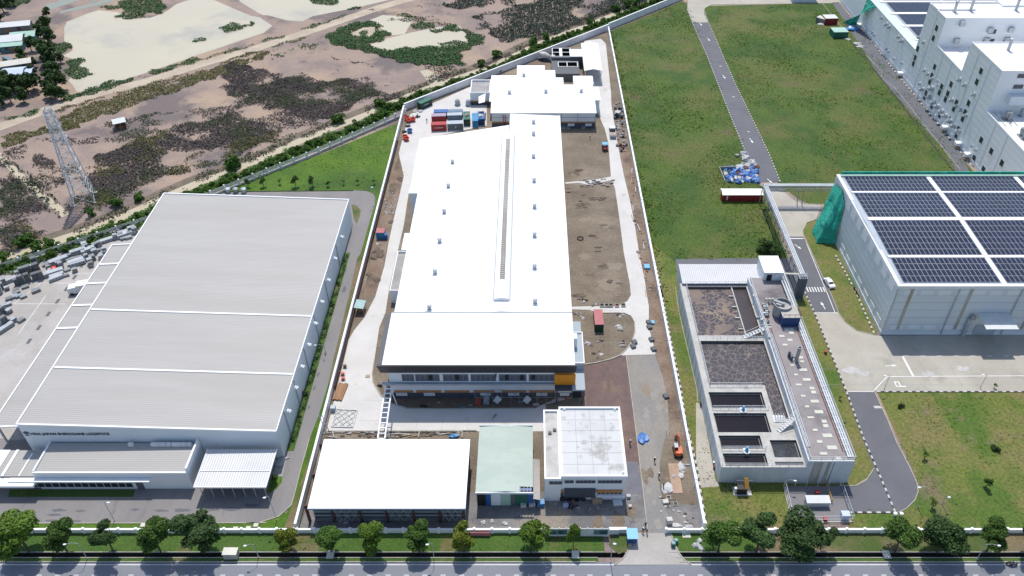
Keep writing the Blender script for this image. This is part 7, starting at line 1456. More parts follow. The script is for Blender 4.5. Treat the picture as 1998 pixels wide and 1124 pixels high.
# ================================================================ VEHICLES
def car(label, u, v, rz, mat_):
    c = g(u, v); t = thing('car', label, 'car', (c.x,c.y,.09), None, rz, True); s = 1/K; m = MB()
    prof = [(-2.1,.35),(-2.15,.75),(-1.95,.95),(-1.1,1.0),(-.55,1.42),(.75,1.45),(1.35,1.02),(2.05,.9),(2.15,.6),(2.1,.35)]; n = len(prof)
    for w, ins in ((-.86,0),(.86,0)): m.v += [(x*s, (w*(.82 if z > 1.05 else 1))*s, z*s) for x, z in prof]
    m.f = [list(range(n))[::1], list(range(n, 2*n))[::-1]]+[[i, n+i, n+(i+1) % n, (i+1) % n] for i in range(n)]; m.mi = [0]*len(m.f); m.build('body', mat_, t)
    m = MB(); m.slab([(-1.06*s,-.62*s,1.04*s),(-1.06*s,.62*s,1.04*s),(-.6*s,.62*s,1.42*s),(-.6*s,-.62*s,1.42*s)], .02); m.slab([(.82*s,-.62*s,1.43*s),(.82*s,.62*s,1.43*s),(1.3*s,.62*s,1.08*s),(1.3*s,-.62*s,1.08*s)], .02); m.build('windscreen', 'glass', t)
    for y in (-.74, .74): m = MB(); m.box(-.75*s, .95*s, (y-.02)*s, (y+.02)*s, 1.08*s, 1.36*s); m.build('side_window', 'glass', t)
    for x in (-1.35, 1.35):
        for y in (-.8, .8): m = MB(); m.cyl((x*s,(y-.1)*s,.32*s), (x*s,(y+.1)*s,.32*s), .32*s, n=14); m.build('wheel', 'tyre', t)
    for y in (-.6, .6): m = MB(); m.box(2.1*s, 2.17*s, (y-.15)*s, (y+.15)*s, .62*s, .75*s); m.build('headlight', 'pane_white', t)
    return t
car('white hatchback car parked on the kerb of the plant road', 1617, 556, math.radians(100), 'white_paint')
# tracked excavator
c = g(1322,884); t = thing('excavator', 'orange tracked excavator digging beside the east factory wall', 'excavator', c, None, math.radians(92), True)
for y in (-.62, .62):
    m = MB(); m.lathe((0,0,0), [(.01,0),(.02,.01)], 4); m = MB(); m.prism([(-1.0,y-.2),(1.0,y-.2),(1.0,y+.2),(-1.0,y+.2)], .1, .5); m.cyl((-1.0,y-.2,.3), (-1.0,y+.2,.3), .28, n=10); m.cyl((1.0,y-.2,.3), (1.0,y+.2,.3), .28, n=10); m.build('track', 'tyre', t)
m = MB(); m.prism([(.75,-.75),(.75,.75),(-.75,.75),(-1.15,.5),(-1.3,0),(-1.15,-.5),(-.75,-.75)], .55, 1.15); m.build('body', 'excavator', t); m = MB(); m.prism([(-.3,-.7),(-.3,.7),(-1.1,.45),(-1.2,0),(-1.1,-.45)], 1.15, 1.35); m.build('engine_cover', 'excavator', t)
m = MB(); m.box(-.25, .72, .1, .74, 1.15, 1.95); m.build('cab', 'glass', t); m = MB(); m.box(-.28, .75, .07, .77, 1.95, 2.03); m.build('cab_roof', 'pale_box', t)
m = MB(); m.beam((.6,-.25,1.0), (1.7,-.25,2.5), .26, .34); m.beam((1.7,-.25,2.5), (2.8,-.25,2.1), .24, .3); m.build('boom', 'excavator', t); m = MB(); m.beam((2.75,-.25,2.2), (3.3,-.25,.8), .2, .26); m.build('stick', 'excavator', t); m = MB(); m.add([(3.1,-.55,.75),(3.6,-.55,.7),(3.5,-.55,.2),(3.1,-.55,.25),(3.1,.05,.75),(3.6,.05,.7),(3.5,.05,.2),(3.1,.05,.25)], [(0,1,2,3),(7,6,5,4),(0,3,7,4),(3,2,6,7),(2,1,5,6)]); m.build('bucket', 'steel', t)
# small tractor with trailer, blue-roofed tractor, grey loaders
def tractor(label, u, v, rz, roof, body, trailer=False, name='tractor'):
    c = g(u, v); t = thing(name, label, 'tractor', (c.x,c.y,.09), None, rz, True)
    m = MB(); m.box(-.4, .4, -1.5, -.2, .5, 1.0); m.box(-.5, .5, -.2, .9, .45, .85); m.build('body', body, t); m = MB(); m.box(-.85, .85, -.5, 1.1, 1.75, 1.85); m.build('roof', roof, t)
    for x, y in ((-.75,-.4),(.75,-.4),(-.75,1.0),(.75,1.0)): m = MB(); m.cyl((x,y,.5), (x,y,1.76), .045, n=5); m.build('post', 'steel', t)
    for x in (-.7, .7): m = MB(); m.cyl((x-.14,.55,.55), (x+.14,.55,.55), .55, n=14); m.build('wheel', 'tyre', t); m = MB(); m.cyl((x-.1,-1.2,.35), (x+.1,-1.2,.35), .35, n=12); m.build('wheel', 'tyre', t)
    if trailer:
        m = MB(); m.box(-.95, .95, 1.5, 4.4, .65, .75); m.box(-.95, -.88, 1.5, 4.4, .75, 1.2); m.box(.88, .95, 1.5, 4.4, .75, 1.2); m.box(-.88, .88, 4.33, 4.4, .75, 1.2); m.box(-.06, .06, .9, 1.5, .5, .6); m.build('trailer', 'pale_box', t)
        m = MB(); m.blob((0,3,.75), .8, 1.2, .3, .3, 2, 8); m.build('load', 'wood_pale', t)
    return t
tractor('blue-roofed red tractor on the dirt near the hall end', 1180,292, 0, 'blue_roof', 'red_dark'); tractor('pale-roofed tractor pulling a sand trailer on the east lane', 1194,258, math.pi, 'tin_white', 'machine', True); tractor('dark loader with white canopy among the cable drums', 1206,229, 1.2, 'bag_white', 'machine', name='loader')
# concrete mixer truck behind the hall
c = g(1064,118); t = thing('mixer_truck', 'dusty concrete mixer truck parked behind the rear hall', 'truck', c, None, math.radians(70), True)
m = MB(); m.box(-.9, .9, -2.6, 2.6, .5, .8); m.build('chassis', 'machine', t); m = MB(); m.box(-.95, .95, -3.4, -2.0, .5, 2.2); m.build('cab', 'pale_box', t); m = MB(); m.cyl((0,-1.6,1.7), (0,.4,2.0), .6, 1.15, 14); m.cyl((0,.4,2.0), (0,2.2,2.4), 1.15, .5, 14); m.build('drum', 'tin_cream', t)
for x in (-.8, .8):
    for y in (-2.6, .8, 1.9): m = MB(); m.cyl((x-.14,y,.42), (x+.14,y,.42), .42, n=12); m.build('wheel', 'tyre', t)
# silo-like machines near the west end of the rear hall
for u, v, lb, s in ((893,205,'white and teal cement machine on the dirt wedge','a'),(914,206,'grey domed cooling unit on its plinth beside the terrace room','b')):
    c = g(u, v); t = thing('cement_mixer' if s == 'a' else 'cooling_unit', lb, 'machine', c)
    m = MB(); m.cbox(c, 1.9, 1.5, .5); m.build('base', 'pale_box', t); m = MB(); m.lathe(c+Vector((0,0,.5)), [(.75,0),(.9,.6),(.7,1.3),(.3,1.7)], 12); m.build('drum', 'bag_white' if s == 'a' else 'pale_box', t)
# ================================================================ SITE CLUTTER
def heap(name, mat_, label, cat, u, v, rx, ry, rz_, group=None, seed=0, z=.05):
    c = g(u, v); m = MB(); m.blob((c.x,c.y,z), rx, ry, rz_, .32, 2, seed); return one(m, name, mat_, label, cat, group)
# red hoppers by the west wall
for i, (x_, y_) in enumerate(((100,800),(125,835),(185,820),(75,1060),(95,1085),(140,975))):
    u, v = VQ((x_,y_))[0]; c = g(u, v); t = thing('red_hopper', 'red steel hopper standing by the west wall near the containers', 'hopper', c, 'red hoppers by the wall'); m = MB(); m.lathe(c+Vector((0,0,.1)), [(.5,0),(.85,.7),(.85,1.0),(.7,1.0),(.4,.3)], 12); m.build('bowl', 'red_bright' if i != 5 else 'tarp_blue', t); m = MB(); m.cbox(c, .9, .9, .12); m.build('base', 'rust', t)
    if i == 5: t['label'] = 'blue steel hopper between the red ones by the west wall'
for i, (x_, y_) in enumerate(((160,760),(210,690),(285,690),(245,765),(110,890),(65,970))): u, v = VQ((x_,y_))[0]; heap('sack', 'bag_white' if i < 3 else 'cloth_dark', 'pale sack pile on the slab corner near the red hoppers' if i < 3 else 'dark bag on the slab near the red hoppers', 'sack', u, v, .8, .7, .5, 'sacks near the hoppers' if i < 3 else 'dark bags near the hoppers', i)
# rubble along the west strip
for i in range(46):
    u, v = T6((1000+rr.uniform(0,100), 330+rr.uniform(0,190)))[0]; heap('rubble_piece', 'rubble' if i % 3 else 'bag_white', 'broken pale rubble lump strewn along the west wall strip', 'rubble', u-(v-380)*.12, v, rr.uniform(.15,.4), rr.uniform(.15,.45), rr.uniform(.12,.3), 'rubble along the west wall', 100+i)
for i, (x_, y_, r) in enumerate(((1120,255,.7),(1130,270,.6),(960,790,1.3),(940,830,1.1),(975,820,1.0),(1060,575,.7),(900,960,.7),(960,1000,.9),(1070,350,.9),(960,735,.4))): u, v = T6((x_,y_))[0]; heap('spoil_heap', 'spoil' if r > .5 else 'bag_white', 'brown spoil mound on the muddy west strip' if r > .5 else 'round white lid lying below the blue site cabin', 'spoil', u, v, r, r*1.1, r*.4, 'spoil mounds on the west strip' if r > .5 else None, 150+i)
# cable drums, blocks and debris on the east strip
for i in range(62):
    u, v = q(1160, 200, 5.107, (205+rr.uniform(0,90)+(0), 10+rr.uniform(0,500)))[0]; u += (v-200)*.16*.6-4; c = g(u, v); m = MB(); s = rr.uniform(.35,.75); k = i % 4
    if k == 0: m.cbox(c+Vector((0,0,.06)), s, s*1.2, s*.8, rr.uniform(0,3)); one(m, 'concrete_block', 'rubble', 'grey concrete block in the material strip along the east wall', 'block', 'blocks on the east strip')
    elif k == 1: m.beam(c+Vector((-s,-.2,.2)), c+Vector((s,.5,.3)), .18); m.beam(c+Vector((-s,.3,.15)), c+Vector((s,-.4,.2)), .16); one(m, 'timber_pair', 'wood_pale' if i % 3 else 'steel', 'crossed timbers lying in the material strip along the east wall', 'timber', 'timbers on the east strip')
    elif k == 2: m.cyl(c+Vector((-.3,0,.45)), c+Vector((.3,0,.45)), .4, n=12); m.cyl(c+Vector((-.34,0,.45)), c+Vector((-.28,0,.45)), .52, n=12); m.cyl(c+Vector((.28,0,.45)), c+Vector((.34,0,.45)), .52, n=12); one(m, 'cable_drum', 'machine' if i % 3 else 'rust', 'dark cable drum in the material strip along the east wall', 'drum', 'cable drums on the east strip')
    else: m.blob((c.x,c.y,.1), s, s*.8, .35, .35, 1, i); one(m, 'sack', 'bag_grey' if i % 2 else 'bag_white', 'pale sack in the material strip along the east wall', 'sack', 'sacks on the east strip')
for i in range(40):
    u, v = T7((905+rr.uniform(0,60)+i*3.2, 200+i*23))[0]; c = g(u, v); m = MB(); s = rr.uniform(.2,.5)
    if i % 3 == 0: m.beam(c+Vector((0,-1.2,.15)), c+Vector((rr.uniform(-.4,.4),1.2,.2)), .14); one(m, 'plank', 'wood_pale' if i % 2 else 'galv', 'loose plank or pipe on the muddy east edge', 'plank', 'planks on the east edge')
    else: m.blob((c.x,c.y,.1), s, s, s*.6, .35, 1, 200+i); one(m, 'rubble_piece', 'rubble' if i % 4 else 'rust', 'loose rubble lump on the muddy east edge', 'rubble', 'rubble on the east edge')
for u, v, w, lb in ((1262,522,1.3,'blue tarpaulin square on the muddy east edge'),(1273,631,.8,'light blue water tank beside the east lane'),(1255,858,1.2,'crumpled blue tarpaulin beside the paved lane')): c = g(u, v); m = MB(); (m.cbox(c, w, w*1.2, .5) if v != 858 else m.blob((c.x,c.y,.2), .9, 1.3, .4, .4, 2, 3)); one(m, 'tarpaulin', 'blue_roof' if v != 858 else 'tarp_blue', lb, 'tarpaulin')
for i, (x_, y_) in enumerate(((1090,390),(1105,460),(955,440),(1075,300),(1195,805),(965,410),(1070,265))): u, v = T11((x_,y_))[0]; c = g(u, v); m = MB(); m.cbox(c+Vector((0,0,.08)), 1.0, 1.1, .5, .3); one(m, 'formwork_box', 'grey_dark', 'dark formwork box beside the east concrete lane', 'box', 'formwork boxes by the lane')
for i, (x_, y_) in enumerate(((728,140),(762,140),(793,140),(838,140),(884,138))): u, v = T11((x_,y_))[0]; c = g(u, v); t = thing('planter_box', 'square dark planter pit in the row by the cross path' if i != 3 else 'rust-filled planter pit in the row by the cross path', 'planter', c, 'planter pits by the cross path' if i != 3 else None); m = MB(); parapet(m, c.x-.5, c.x+.5, c.y-.55, c.y+.55, .05, .1, .35); m.build('frame', 'kerb_pale', t); m = MB(); m.box(c.x-.4, c.x+.4, c.y-.45, c.y+.45, .06, .12); m.build('soil', 'black' if i != 3 else 'rust', t)
for i in range(26):
    u, v = T7((rr.uniform(560,820), rr.uniform(258,318)))[0]; c = g(u, v); m = MB(); m.cbox(c+Vector((0,0,.06)), rr.uniform(.4,1.4), rr.uniform(.25,.5), rr.uniform(.12,.4), rr.uniform(-.3,.3)); one(m, 'precast_block', 'rubble', 'grey precast block on the unfinished cross path', 'block', 'precast blocks on the cross path')
for i in range(30):
    x_, y_ = rr.choice(((530,210),(540,370),(590,450),(700,400),(590,210),(720,905),(560,1110),(800,1010),(610,440),(680,690),(730,780)));
    u, v = T7((x_+rr.uniform(-55,55), y_+rr.uniform(-22,22)))[0]; heap('soil_clod', 'spoil', 'dark soil mound on the open dirt yard', 'spoil', u, v, rr.uniform(.4,1.1), rr.uniform(.2,.6), rr.uniform(.1,.25), 'soil mounds on the dirt yard', 300+i)
c = g(980+570/Z, 280+697/Z); m = MB()
for k in range(16): t0, t1 = 2*math.pi*k/16, 2*math.pi*(k+1)/16; m.cyl(c+Vector((.75*math.cos(t0),.75*math.sin(t0),.15)), c+Vector((.75*math.cos(t1),.75*math.sin(t1),.15)), .13, n=6)
one(m, 'hose_coil', 'black', 'black hose coil lying on the dirt yard', 'hose')
for i in range(34):
    x_, y_ = rr.choice(((850,410),(690,480),(830,300),(690,410),(880,210),(720,520),(640,410),(560,210),(600,90),(650,120)));
    u, v = T11((x_+rr.uniform(-40,40), y_+rr.uniform(-25,25)))[0]; k = i % 3; heap('debris_lump', ('rubble','spoil','bag_white')[k], ('grey rubble lump on the round dirt island','brown soil lump on the round dirt island','white scrap on the round dirt island')[k], 'debris', u, v, rr.uniform(.2,.7), rr.uniform(.2,.5), rr.uniform(.1,.35), ('rubble on the island','soil on the island','scrap on the island')[k], 400+i)
# things on the west slab: red machines, timber stack, drawn frame, ladder bridge
for i, (x_, y_) in enumerate(((725,590),(710,645),(712,680))): c = g(480+x_/Z, 560+y_/Z); t = thing('compactor', 'red plate compactor parked on the west slab' if i else 'rusty mixer frame parked on the west slab', 'machine', c, 'red compactors on the slab' if i else None); m = MB(); m.cbox(c+Vector((0,0,.08)), .9, .6, .2); m.build('plate', 'steel', t); m = MB(); m.cbox(c+Vector((0,0,.28)), .6, .5, .45); m.build('engine', 'red_bright' if i else 'rust', t); m = MB(); m.beam(c+Vector((-.25,.2,.6)), c+Vector((-.8,.4,1.0)), .06); m.build('handle', 'steel', t)
c = g(480+692/Z, 560+770/Z); t = thing('timber_stack', 'stack of brown timber boards on the west slab', 'timber', c, None, -.12, True); t.location = Vector((c.x,c.y,.09))*K
for k in range(5):
    m = MB(); m.box(-.95+k*.39, -.95+k*.39+.36, -2.4+.1*(k % 2), 2.3-.12*(k % 3), 0, .35); m.build('board', 'wood', t)
c = g(480+890/Z, 560+655/Z); m = MB(); m.cbox(c+Vector((0,0,.08)), .9, .7, .15); one(m, 'pallet', 'wood_pale', 'single wooden pallet in the middle of the west slab', 'pallet')
c = g(480+640/Z, 560+905/Z); m = MB(); m.cbox(c, .9, .9, 1.2); one(m, 'water_tank', 'pale_box', 'pale box tank at the wall by the steel lattice frame', 'tank')
cor = [g(480+x_/Z, 560+y_/Z) for x_, y_ in ((660,898),(815,905),(780,1030),(625,1025))]
fr = thing('roof_truss', 'diamond-braced steel frame lying flat on the west slab', 'steel frame', cor[3]); m = MB()
for a, b in zip(cor, cor[1:]+cor[:1]): m.beam(a+Vector((0,0,.2)), b+Vector((0,0,.2)), .14)
m.build('frame', 'steel', fr); m = MB(); bl = lambda s, t_: cor[0].lerp(cor[1], s).lerp(cor[3].lerp(cor[2], s), t_)+Vector((0,0,.2))
for k in range(4): m.beam(bl(k/3-.33 if k else 0, 0 if k else .33), bl(min(k/3+.33,1), 1 if k < 3 else .66), .09) if k < 3 else None
for a, b in (((0,.33),(.66,1)),((0,0),(1,1)),((.33,0),(1,.66)),((.66,0),(1,.33)),((0,.66),(.33,1)),((1,0),(0,1)),((.66,0),(0,.66)),((.33,0),(0,.33)),((1,.33),(.33,1)),((1,.66),(.66,1))): m.beam(bl(*a), bl(*b), .08)
m.build('brace', 'steel', fr)
# cable ladder bridge from the factory to the open shed
lb_ = thing('pipe_bridge', 'white ladder-like pipe bridge from factory front to open shed', 'pipe bridge', g(745,830)); zA = 4.2
A = gy(762,768,WY-.3); A.z = zA; B = g(744,856,zA+1.2); m = MB()
for s in (-.65, .65): m.beam(A+Vector((s,0,0)), B+Vector((s,0,0)), .24, .28)
n = 11
for k in range(n+1): p_ = A.lerp(B, k/n); m.beam(p_+Vector((-.6,0,0)), p_+Vector((.6,0,0)), .18)
m.build('deck', 'trim_white', lb_)
for f in (.12, .8):
    p_ = A.lerp(B, f)
    for s in (-1, 1): m = MB(); m.beam(Vector((p_.x+s*1.3,p_.y,0)), p_+Vector((s*.6,0,0)), .16); m.build('leg', 'trim_white', lb_)
# beds between slab and open shed
for i in range(44):
    u = 480+rr.uniform(580,1580)/Z; v = 560+rr.uniform(1062,1100)/Z; c = g(u, v); m = MB(); k = i % 3
    if k == 0: m.beam(c+Vector((-1.0,0,.2)), c+Vector((1.0,rr.uniform(-.4,.4),.25)), .12); one(m, 'plank', 'wood_pale' if i % 2 else 'bag_white', 'plank in the builders strip behind the open shed', 'plank', 'planks behind the open shed')
    else: m.blob((c.x,c.y,.1), rr.uniform(.3,.7), .35, .3, .35, 1, 500+i); one(m, 'debris_lump', ('spoil','rubble')[k-1], ('soil lump','rubble lump')[k-1]+' in the builders strip behind the open shed', 'debris', ('soil','rubble')[k-1]+' behind the open shed')
c = g(480+1520/Z, 560+1098/Z); m = MB(); m.blob((c.x,c.y,.3), .8, .5, .4, .3, 2, 3); one(m, 'tarpaulin', 'blue_light', 'light blue tarpaulin bundle behind the open shed', 'tarpaulin')
kerb('bed_wall', [(649,842),(652,856)], .2, .5, 'kerb_pale'); kerb('bed_wall', [(819,843),(817,856)], .2, .5, 'kerb_pale'); kerb('bed_wall', [(902,843),(902,856)], .2, .5, 'kerb_pale'); kerb('bed_wall', [(655,843),(903,843)], .2, .35, 'kerb_pale')
# materials before the factory front
for i, (x_, y_, mm, s) in enumerate(((970,435,'red_bright',.9),(1040,425,'pale_box',1.1),(480,470,'black',.9),(825,480,'machine',.7),(905,465,'rubble',.5),(1340,435,'rubble',.6),(1480,455,'rubble',.9),(1625,465,'grey_dark',.5),(620,440,'rubble',.4),(100,290,'black',.7),(1745,400,'red_bright',.4),(1410,440,'grey_dark',.6))):
    c = g(720+x_/4.54, 690+y_/4.54); m = MB(); (m.cbox(c+Vector((0,0,.06)), s, s*1.5, s*.6) if mm in ('red_bright','pale_box') else m.blob((c.x,c.y,.15), s, s*.5, .35, .4, 1, i)); one(m, 'building_material', mm, {'red_bright': 'red plastic crate', 'pale_box': 'pale plasterboard stack', 'black': 'black hose heap', 'machine': 'dark tool heap', 'rubble': 'grey offcut heap', 'grey_dark': 'dark sheet pile'}[mm]+' on the shaded bed before the factory front', 'materials', 'materials before the factory front')
c = g(965,815); t = thing('bicycle', 'bicycle standing on the slab north of the mint-roofed office', 'bicycle', c, None, .9, True); m = MB()
for x in (-.45, .45):
    m = MB()
    for k in range(12): t0, t1 = 2*math.pi*k/12, 2*math.pi*(k+1)/12; m.cyl((x+.28*math.cos(t0),0,.3+.28*math.sin(t0)), (x+.28*math.cos(t1),0,.3+.28*math.sin(t1)), .03, n=4)
    m.build('wheel', 'tyre', t)
m = MB(); m.tube([(-.45,0,.3),(-.1,0,.65),(.35,0,.7),(.45,0,.3)], .03); m.tube([(-.1,0,.65),(-.05,0,.3),(.35,0,.7)], .03); m.tube([(-.13,0,.65),(-.15,0,.78)], .05); m.tube([(.33,-.2,.82),(.35,0,.8),(.33,.2,.82)], .02); m.build('frame', 'cloth_dark', t)
# yard before the mint office and guard office
for u, v, w, h, mm, lb in ((1055,985,1.3,.9,'blue_light','light blue tank at the corner of the mint-roofed office'),(1038,986,1.1,.8,'bag_white','white air unit beside the light blue tank'),(1021,988,1.0,.8,'bag_white','second white air unit at the mint office front'),(967,983,.5,.9,'tin_white','water dispenser under the mint roof eave'),(975,983,.5,.9,'tin_white','another dispenser under the mint roof eave'),(1205,982,1.6,.3,'tin_white','white trough lying by the guard office'),(1226,971,.7,.6,'bag_white','white box at the guard office corner'),(1229,990,.6,.5,'bag_white','round white bucket on the paved lane'),(1164,978,1.7,1.0,'wood_pale','brown crate before the guard office'),(1305,1020,1.0,1.1,'kerb_white','pale concrete cube near the gate'),(1298,981,1.0,.5,'kerb_white','pale concrete block by the open manholes'),(1104,988,.9,.4,'tin_blue','pale blue bag heap before the guard office')):
    c = g(u, v); m = MB(); m.cbox(c+Vector((0,0,.07)), w, w*.8, h, .1); o = one(m, 'yard_box', mm, lb, 'box')
for i in range(36):
    u, v = T15((rr.uniform(380,760) if i % 2 else rr.uniform(1150,1400), rr.uniform(575,640) if i % 2 else rr.uniform(540,760)))[0]; k = i % 4; heap('debris_lump', ('bag_white','rubble','spoil','rubble')[k], ('white scrap lump in the gate yard','grey rubble lump in the gate yard','brown soil lump in the gate yard','grey rubble lump in the gate yard')[k], 'debris', u, v, rr.uniform(.12,.4), rr.uniform(.12,.35), rr.uniform(.1,.3), ('scrap in the gate yard','rubble in the gate yard','soil in the gate yard','rubble in the gate yard')[k], 600+i)
for i, (u, v, rx, ry) in enumerate(((1330,912,.9,1.6),(1328,928,.7,1.0),(1302,953,1.5,1.6),(1315,930,.5,.6),(1322,1026,1.2,.7),(1345,1028,1.0,.6),(1340,908,1.3,.4),(943,1020,.7,.5),(985,1022,.8,.5),(960,1018,.5,.5),(676,1020,.7,.5),(664,1017,.5,.5))): heap('plastic_sheeting', 'bag_white', 'crumpled white plastic sheeting on the ground inside the street wall', 'sheeting', u, v, rx*.72, ry*.72, .3, 'white sheeting in the yard', 700+i)
sheet('steel_sheet', [(1303,905),(1323,905),(1332,963),(1312,963)], .12, 'plate_steel', kind=None); tag(bpy.data.objects['steel_sheet'], 'rusty brown steel plates laid beside the east wall', 'plate')
for i, (x_, y_) in enumerate(((1215,553),(1265,600))): u, v = T15((x_,y_))[0]; c = g(u, v); t = thing('manhole', 'open square manhole in the gate yard', 'manhole', c, 'open manholes'); m = MB(); parapet(m, c.x-.4, c.x+.4, c.y-.4, c.y+.4, .04, .1, .2); m.build('frame', 'kerb_pale', t); m = MB(); m.box(c.x-.3, c.x+.3, c.y-.3, c.y+.3, .04, .1); m.build('shaft', 'black', t)
c = g(1339,1045); m = MB(); m.cbox(c+Vector((0,0,.06)), 1.4, 1.0, .12); one(m, 'inspection_cover', 'hatch', 'pale cover slab on the verge east of the driveway', 'cover')
for i, (x_, y_) in enumerate(((1405,905),(1440,870),(1430,900),(1450,925))): u, v = T15((x_,y_))[0]; heap('sack', 'bag_white', 'white sack on the verge east of the driveway', 'sack', u, v, .45, .5, .4, 'sacks on the verge', 800+i)
# fenced gas yard
gyd = thing('yard_fence', 'wire fence on white posts round the small gas yard', 'fence', g(1590,985)); P = [g(*p_) for p_ in T16((190,468),(600,468),(690,728),(252,735))]
for a, b in zip(P, P[1:]+P[:1]):
    n = max(2, int((b-a).length/1.8)); m = MB()
    for k in (.9, 1.8): m.beam(a+Vector((0,0,k)), b+Vector((0,0,k)), .05)
    m.build('rail', 'galv', gyd)
    for k in range(n): p_ = a.lerp(b, k/n); m = MB(); m.cyl(p_, p_+Vector((0,0,1.9)), .05, n=5); m.build('post', 'white_paint', gyd)
kerb('yard_kerb', T16((190,468),(252,735),(690,730)), .15, .2, 'kerb_white')
a = g(*T16((352,625))[0]); b = g(*T16((520,628))[0]); t = thing('gas_regulator', 'long silver gas regulator cabinet with white roof in the fenced yard', 'cabinet', ((a.x+b.x)/2,a.y,0)); m = MB(); m.box(a.x, b.x, a.y, a.y+1.3, .15, 1.5); m.build('body', 'pale_box', t); m = MB(); m.slab([(a.x-.1,a.y-.1,1.5),(b.x+.1,a.y-.1,1.5),(b.x+.1,a.y+1.4,1.75),(a.x-.1,a.y+1.4,1.75)], .08); m.build('roof', 'tin_white', t)
for k in range(4): m = MB(); x = a.x+.2+k*(b.x-a.x-.3)/4; m.box(x, x+.7, a.y-.03, a.y-.003, .3, 1.4); m.build('door', 'galv', t)
c = g(*T16((540,590))[0]); m = MB(); m.tube([c+Vector((0,0,.1)),c+Vector((0,0,.9)),g(*T16((485,440))[0])+Vector((0,0,.9)),g(*T16((485,440))[0])+Vector((0,0,.1))], .1); one(m, 'gas_pipe', 'yellow', 'yellow gas pipe running from the cabinet to the basin wall', 'pipe')
for u, v, mm, lb, w in ((1593,964,'red','red fire hose box in the gas yard',.6),(1609,1016,'red','second red fire box at the south gas yard fence',.6),(1646,1012,'tin_blue','pale control hut at the gas yard gate',1.2),(1612,826,'x','',0),(1610,690,'red','red hydrant at the painted kerb of the plant road',.5),(1745,1006,'trim_white','white marker slab at the kerb end',.5),(1757,1006,'trim_white','second white marker slab at the kerb end',.5)):
    if mm == 'x': continue
    c = g(u, v); m = MB(); m.cbox(c+Vector((0,0,.05)), w, w*.8, w*1.2); m.cbox(c+Vector((0,0,.05+w*1.2)), w*1.15, w*.95, .08); one(m, 'service_box', mm, lb, 'box')
# cable spools and pots behind the warehouse
for i, x_ in enumerate((1665,1722,1782)): c = g(x_/Z, 280+368/Z); t = thing('roof_cowl', 'round grey cowl behind the warehouse back edge' if i != 1 else 'dark round cowl between two grey ones behind the warehouse', 'cowl', (c.x,c.y+.6,.1), 'cowls behind the warehouse' if i != 1 else None); m = MB(); m.lathe((c.x,c.y+.6,.1), [(.5,0),(.5,.6),(.75,.7),(.75,1.2),(.4,1.4)], 12); m.build('cowl', 'galv' if i != 1 else 'steel', t)
c = g(594,770); t = thing('valve_cluster', 'red and grey pipe valves at the warehouse foot', 'valves', c); m = MB(); m.cyl(c, c+Vector((0,0,1.0)), .2); m.cyl(c+Vector((-.4,.3,0)), c+Vector((-.4,.3,.8)), .2); m.build('pipe', 'red', t); m = MB(); m.cyl(c+Vector((-.6,-.4,.6)), c+Vector((.5,-.4,.6)), .15); m.build('cross_pipe', 'machine', t)
c = g(550,905); t = thing('pipe_stack', 'bent white pipes stacked at the warehouse front corner', 'pipes', c)
for k in range(4): m = MB(); m.tube([c+Vector((-.8+.3*k,-.8,.25)),c+Vector((-.5+.3*k,.9,.25)),c+Vector((.2+.3*k,1.3,.25))], .12); m.build('pipe', 'bag_white', t)
# steel rods at the corner of the open shed
c = g(640,845); t = thing('rebar_mast', 'thin steel mast frame standing behind the open shed corner', 'mast', c); m = MB()
for dx in (-.35, .35): m.beam(c+Vector((dx,0,0)), c+Vector((dx*.8-.6,0,5.2)), .1)
for k in range(6): z = .6+k*.8; m.beam(c+Vector((-.35-.6*z/5.2,0,z)), c+Vector((.35-.6*z/5.2,0,z+.5)), .06)
m.build('mast', 'galv', t)

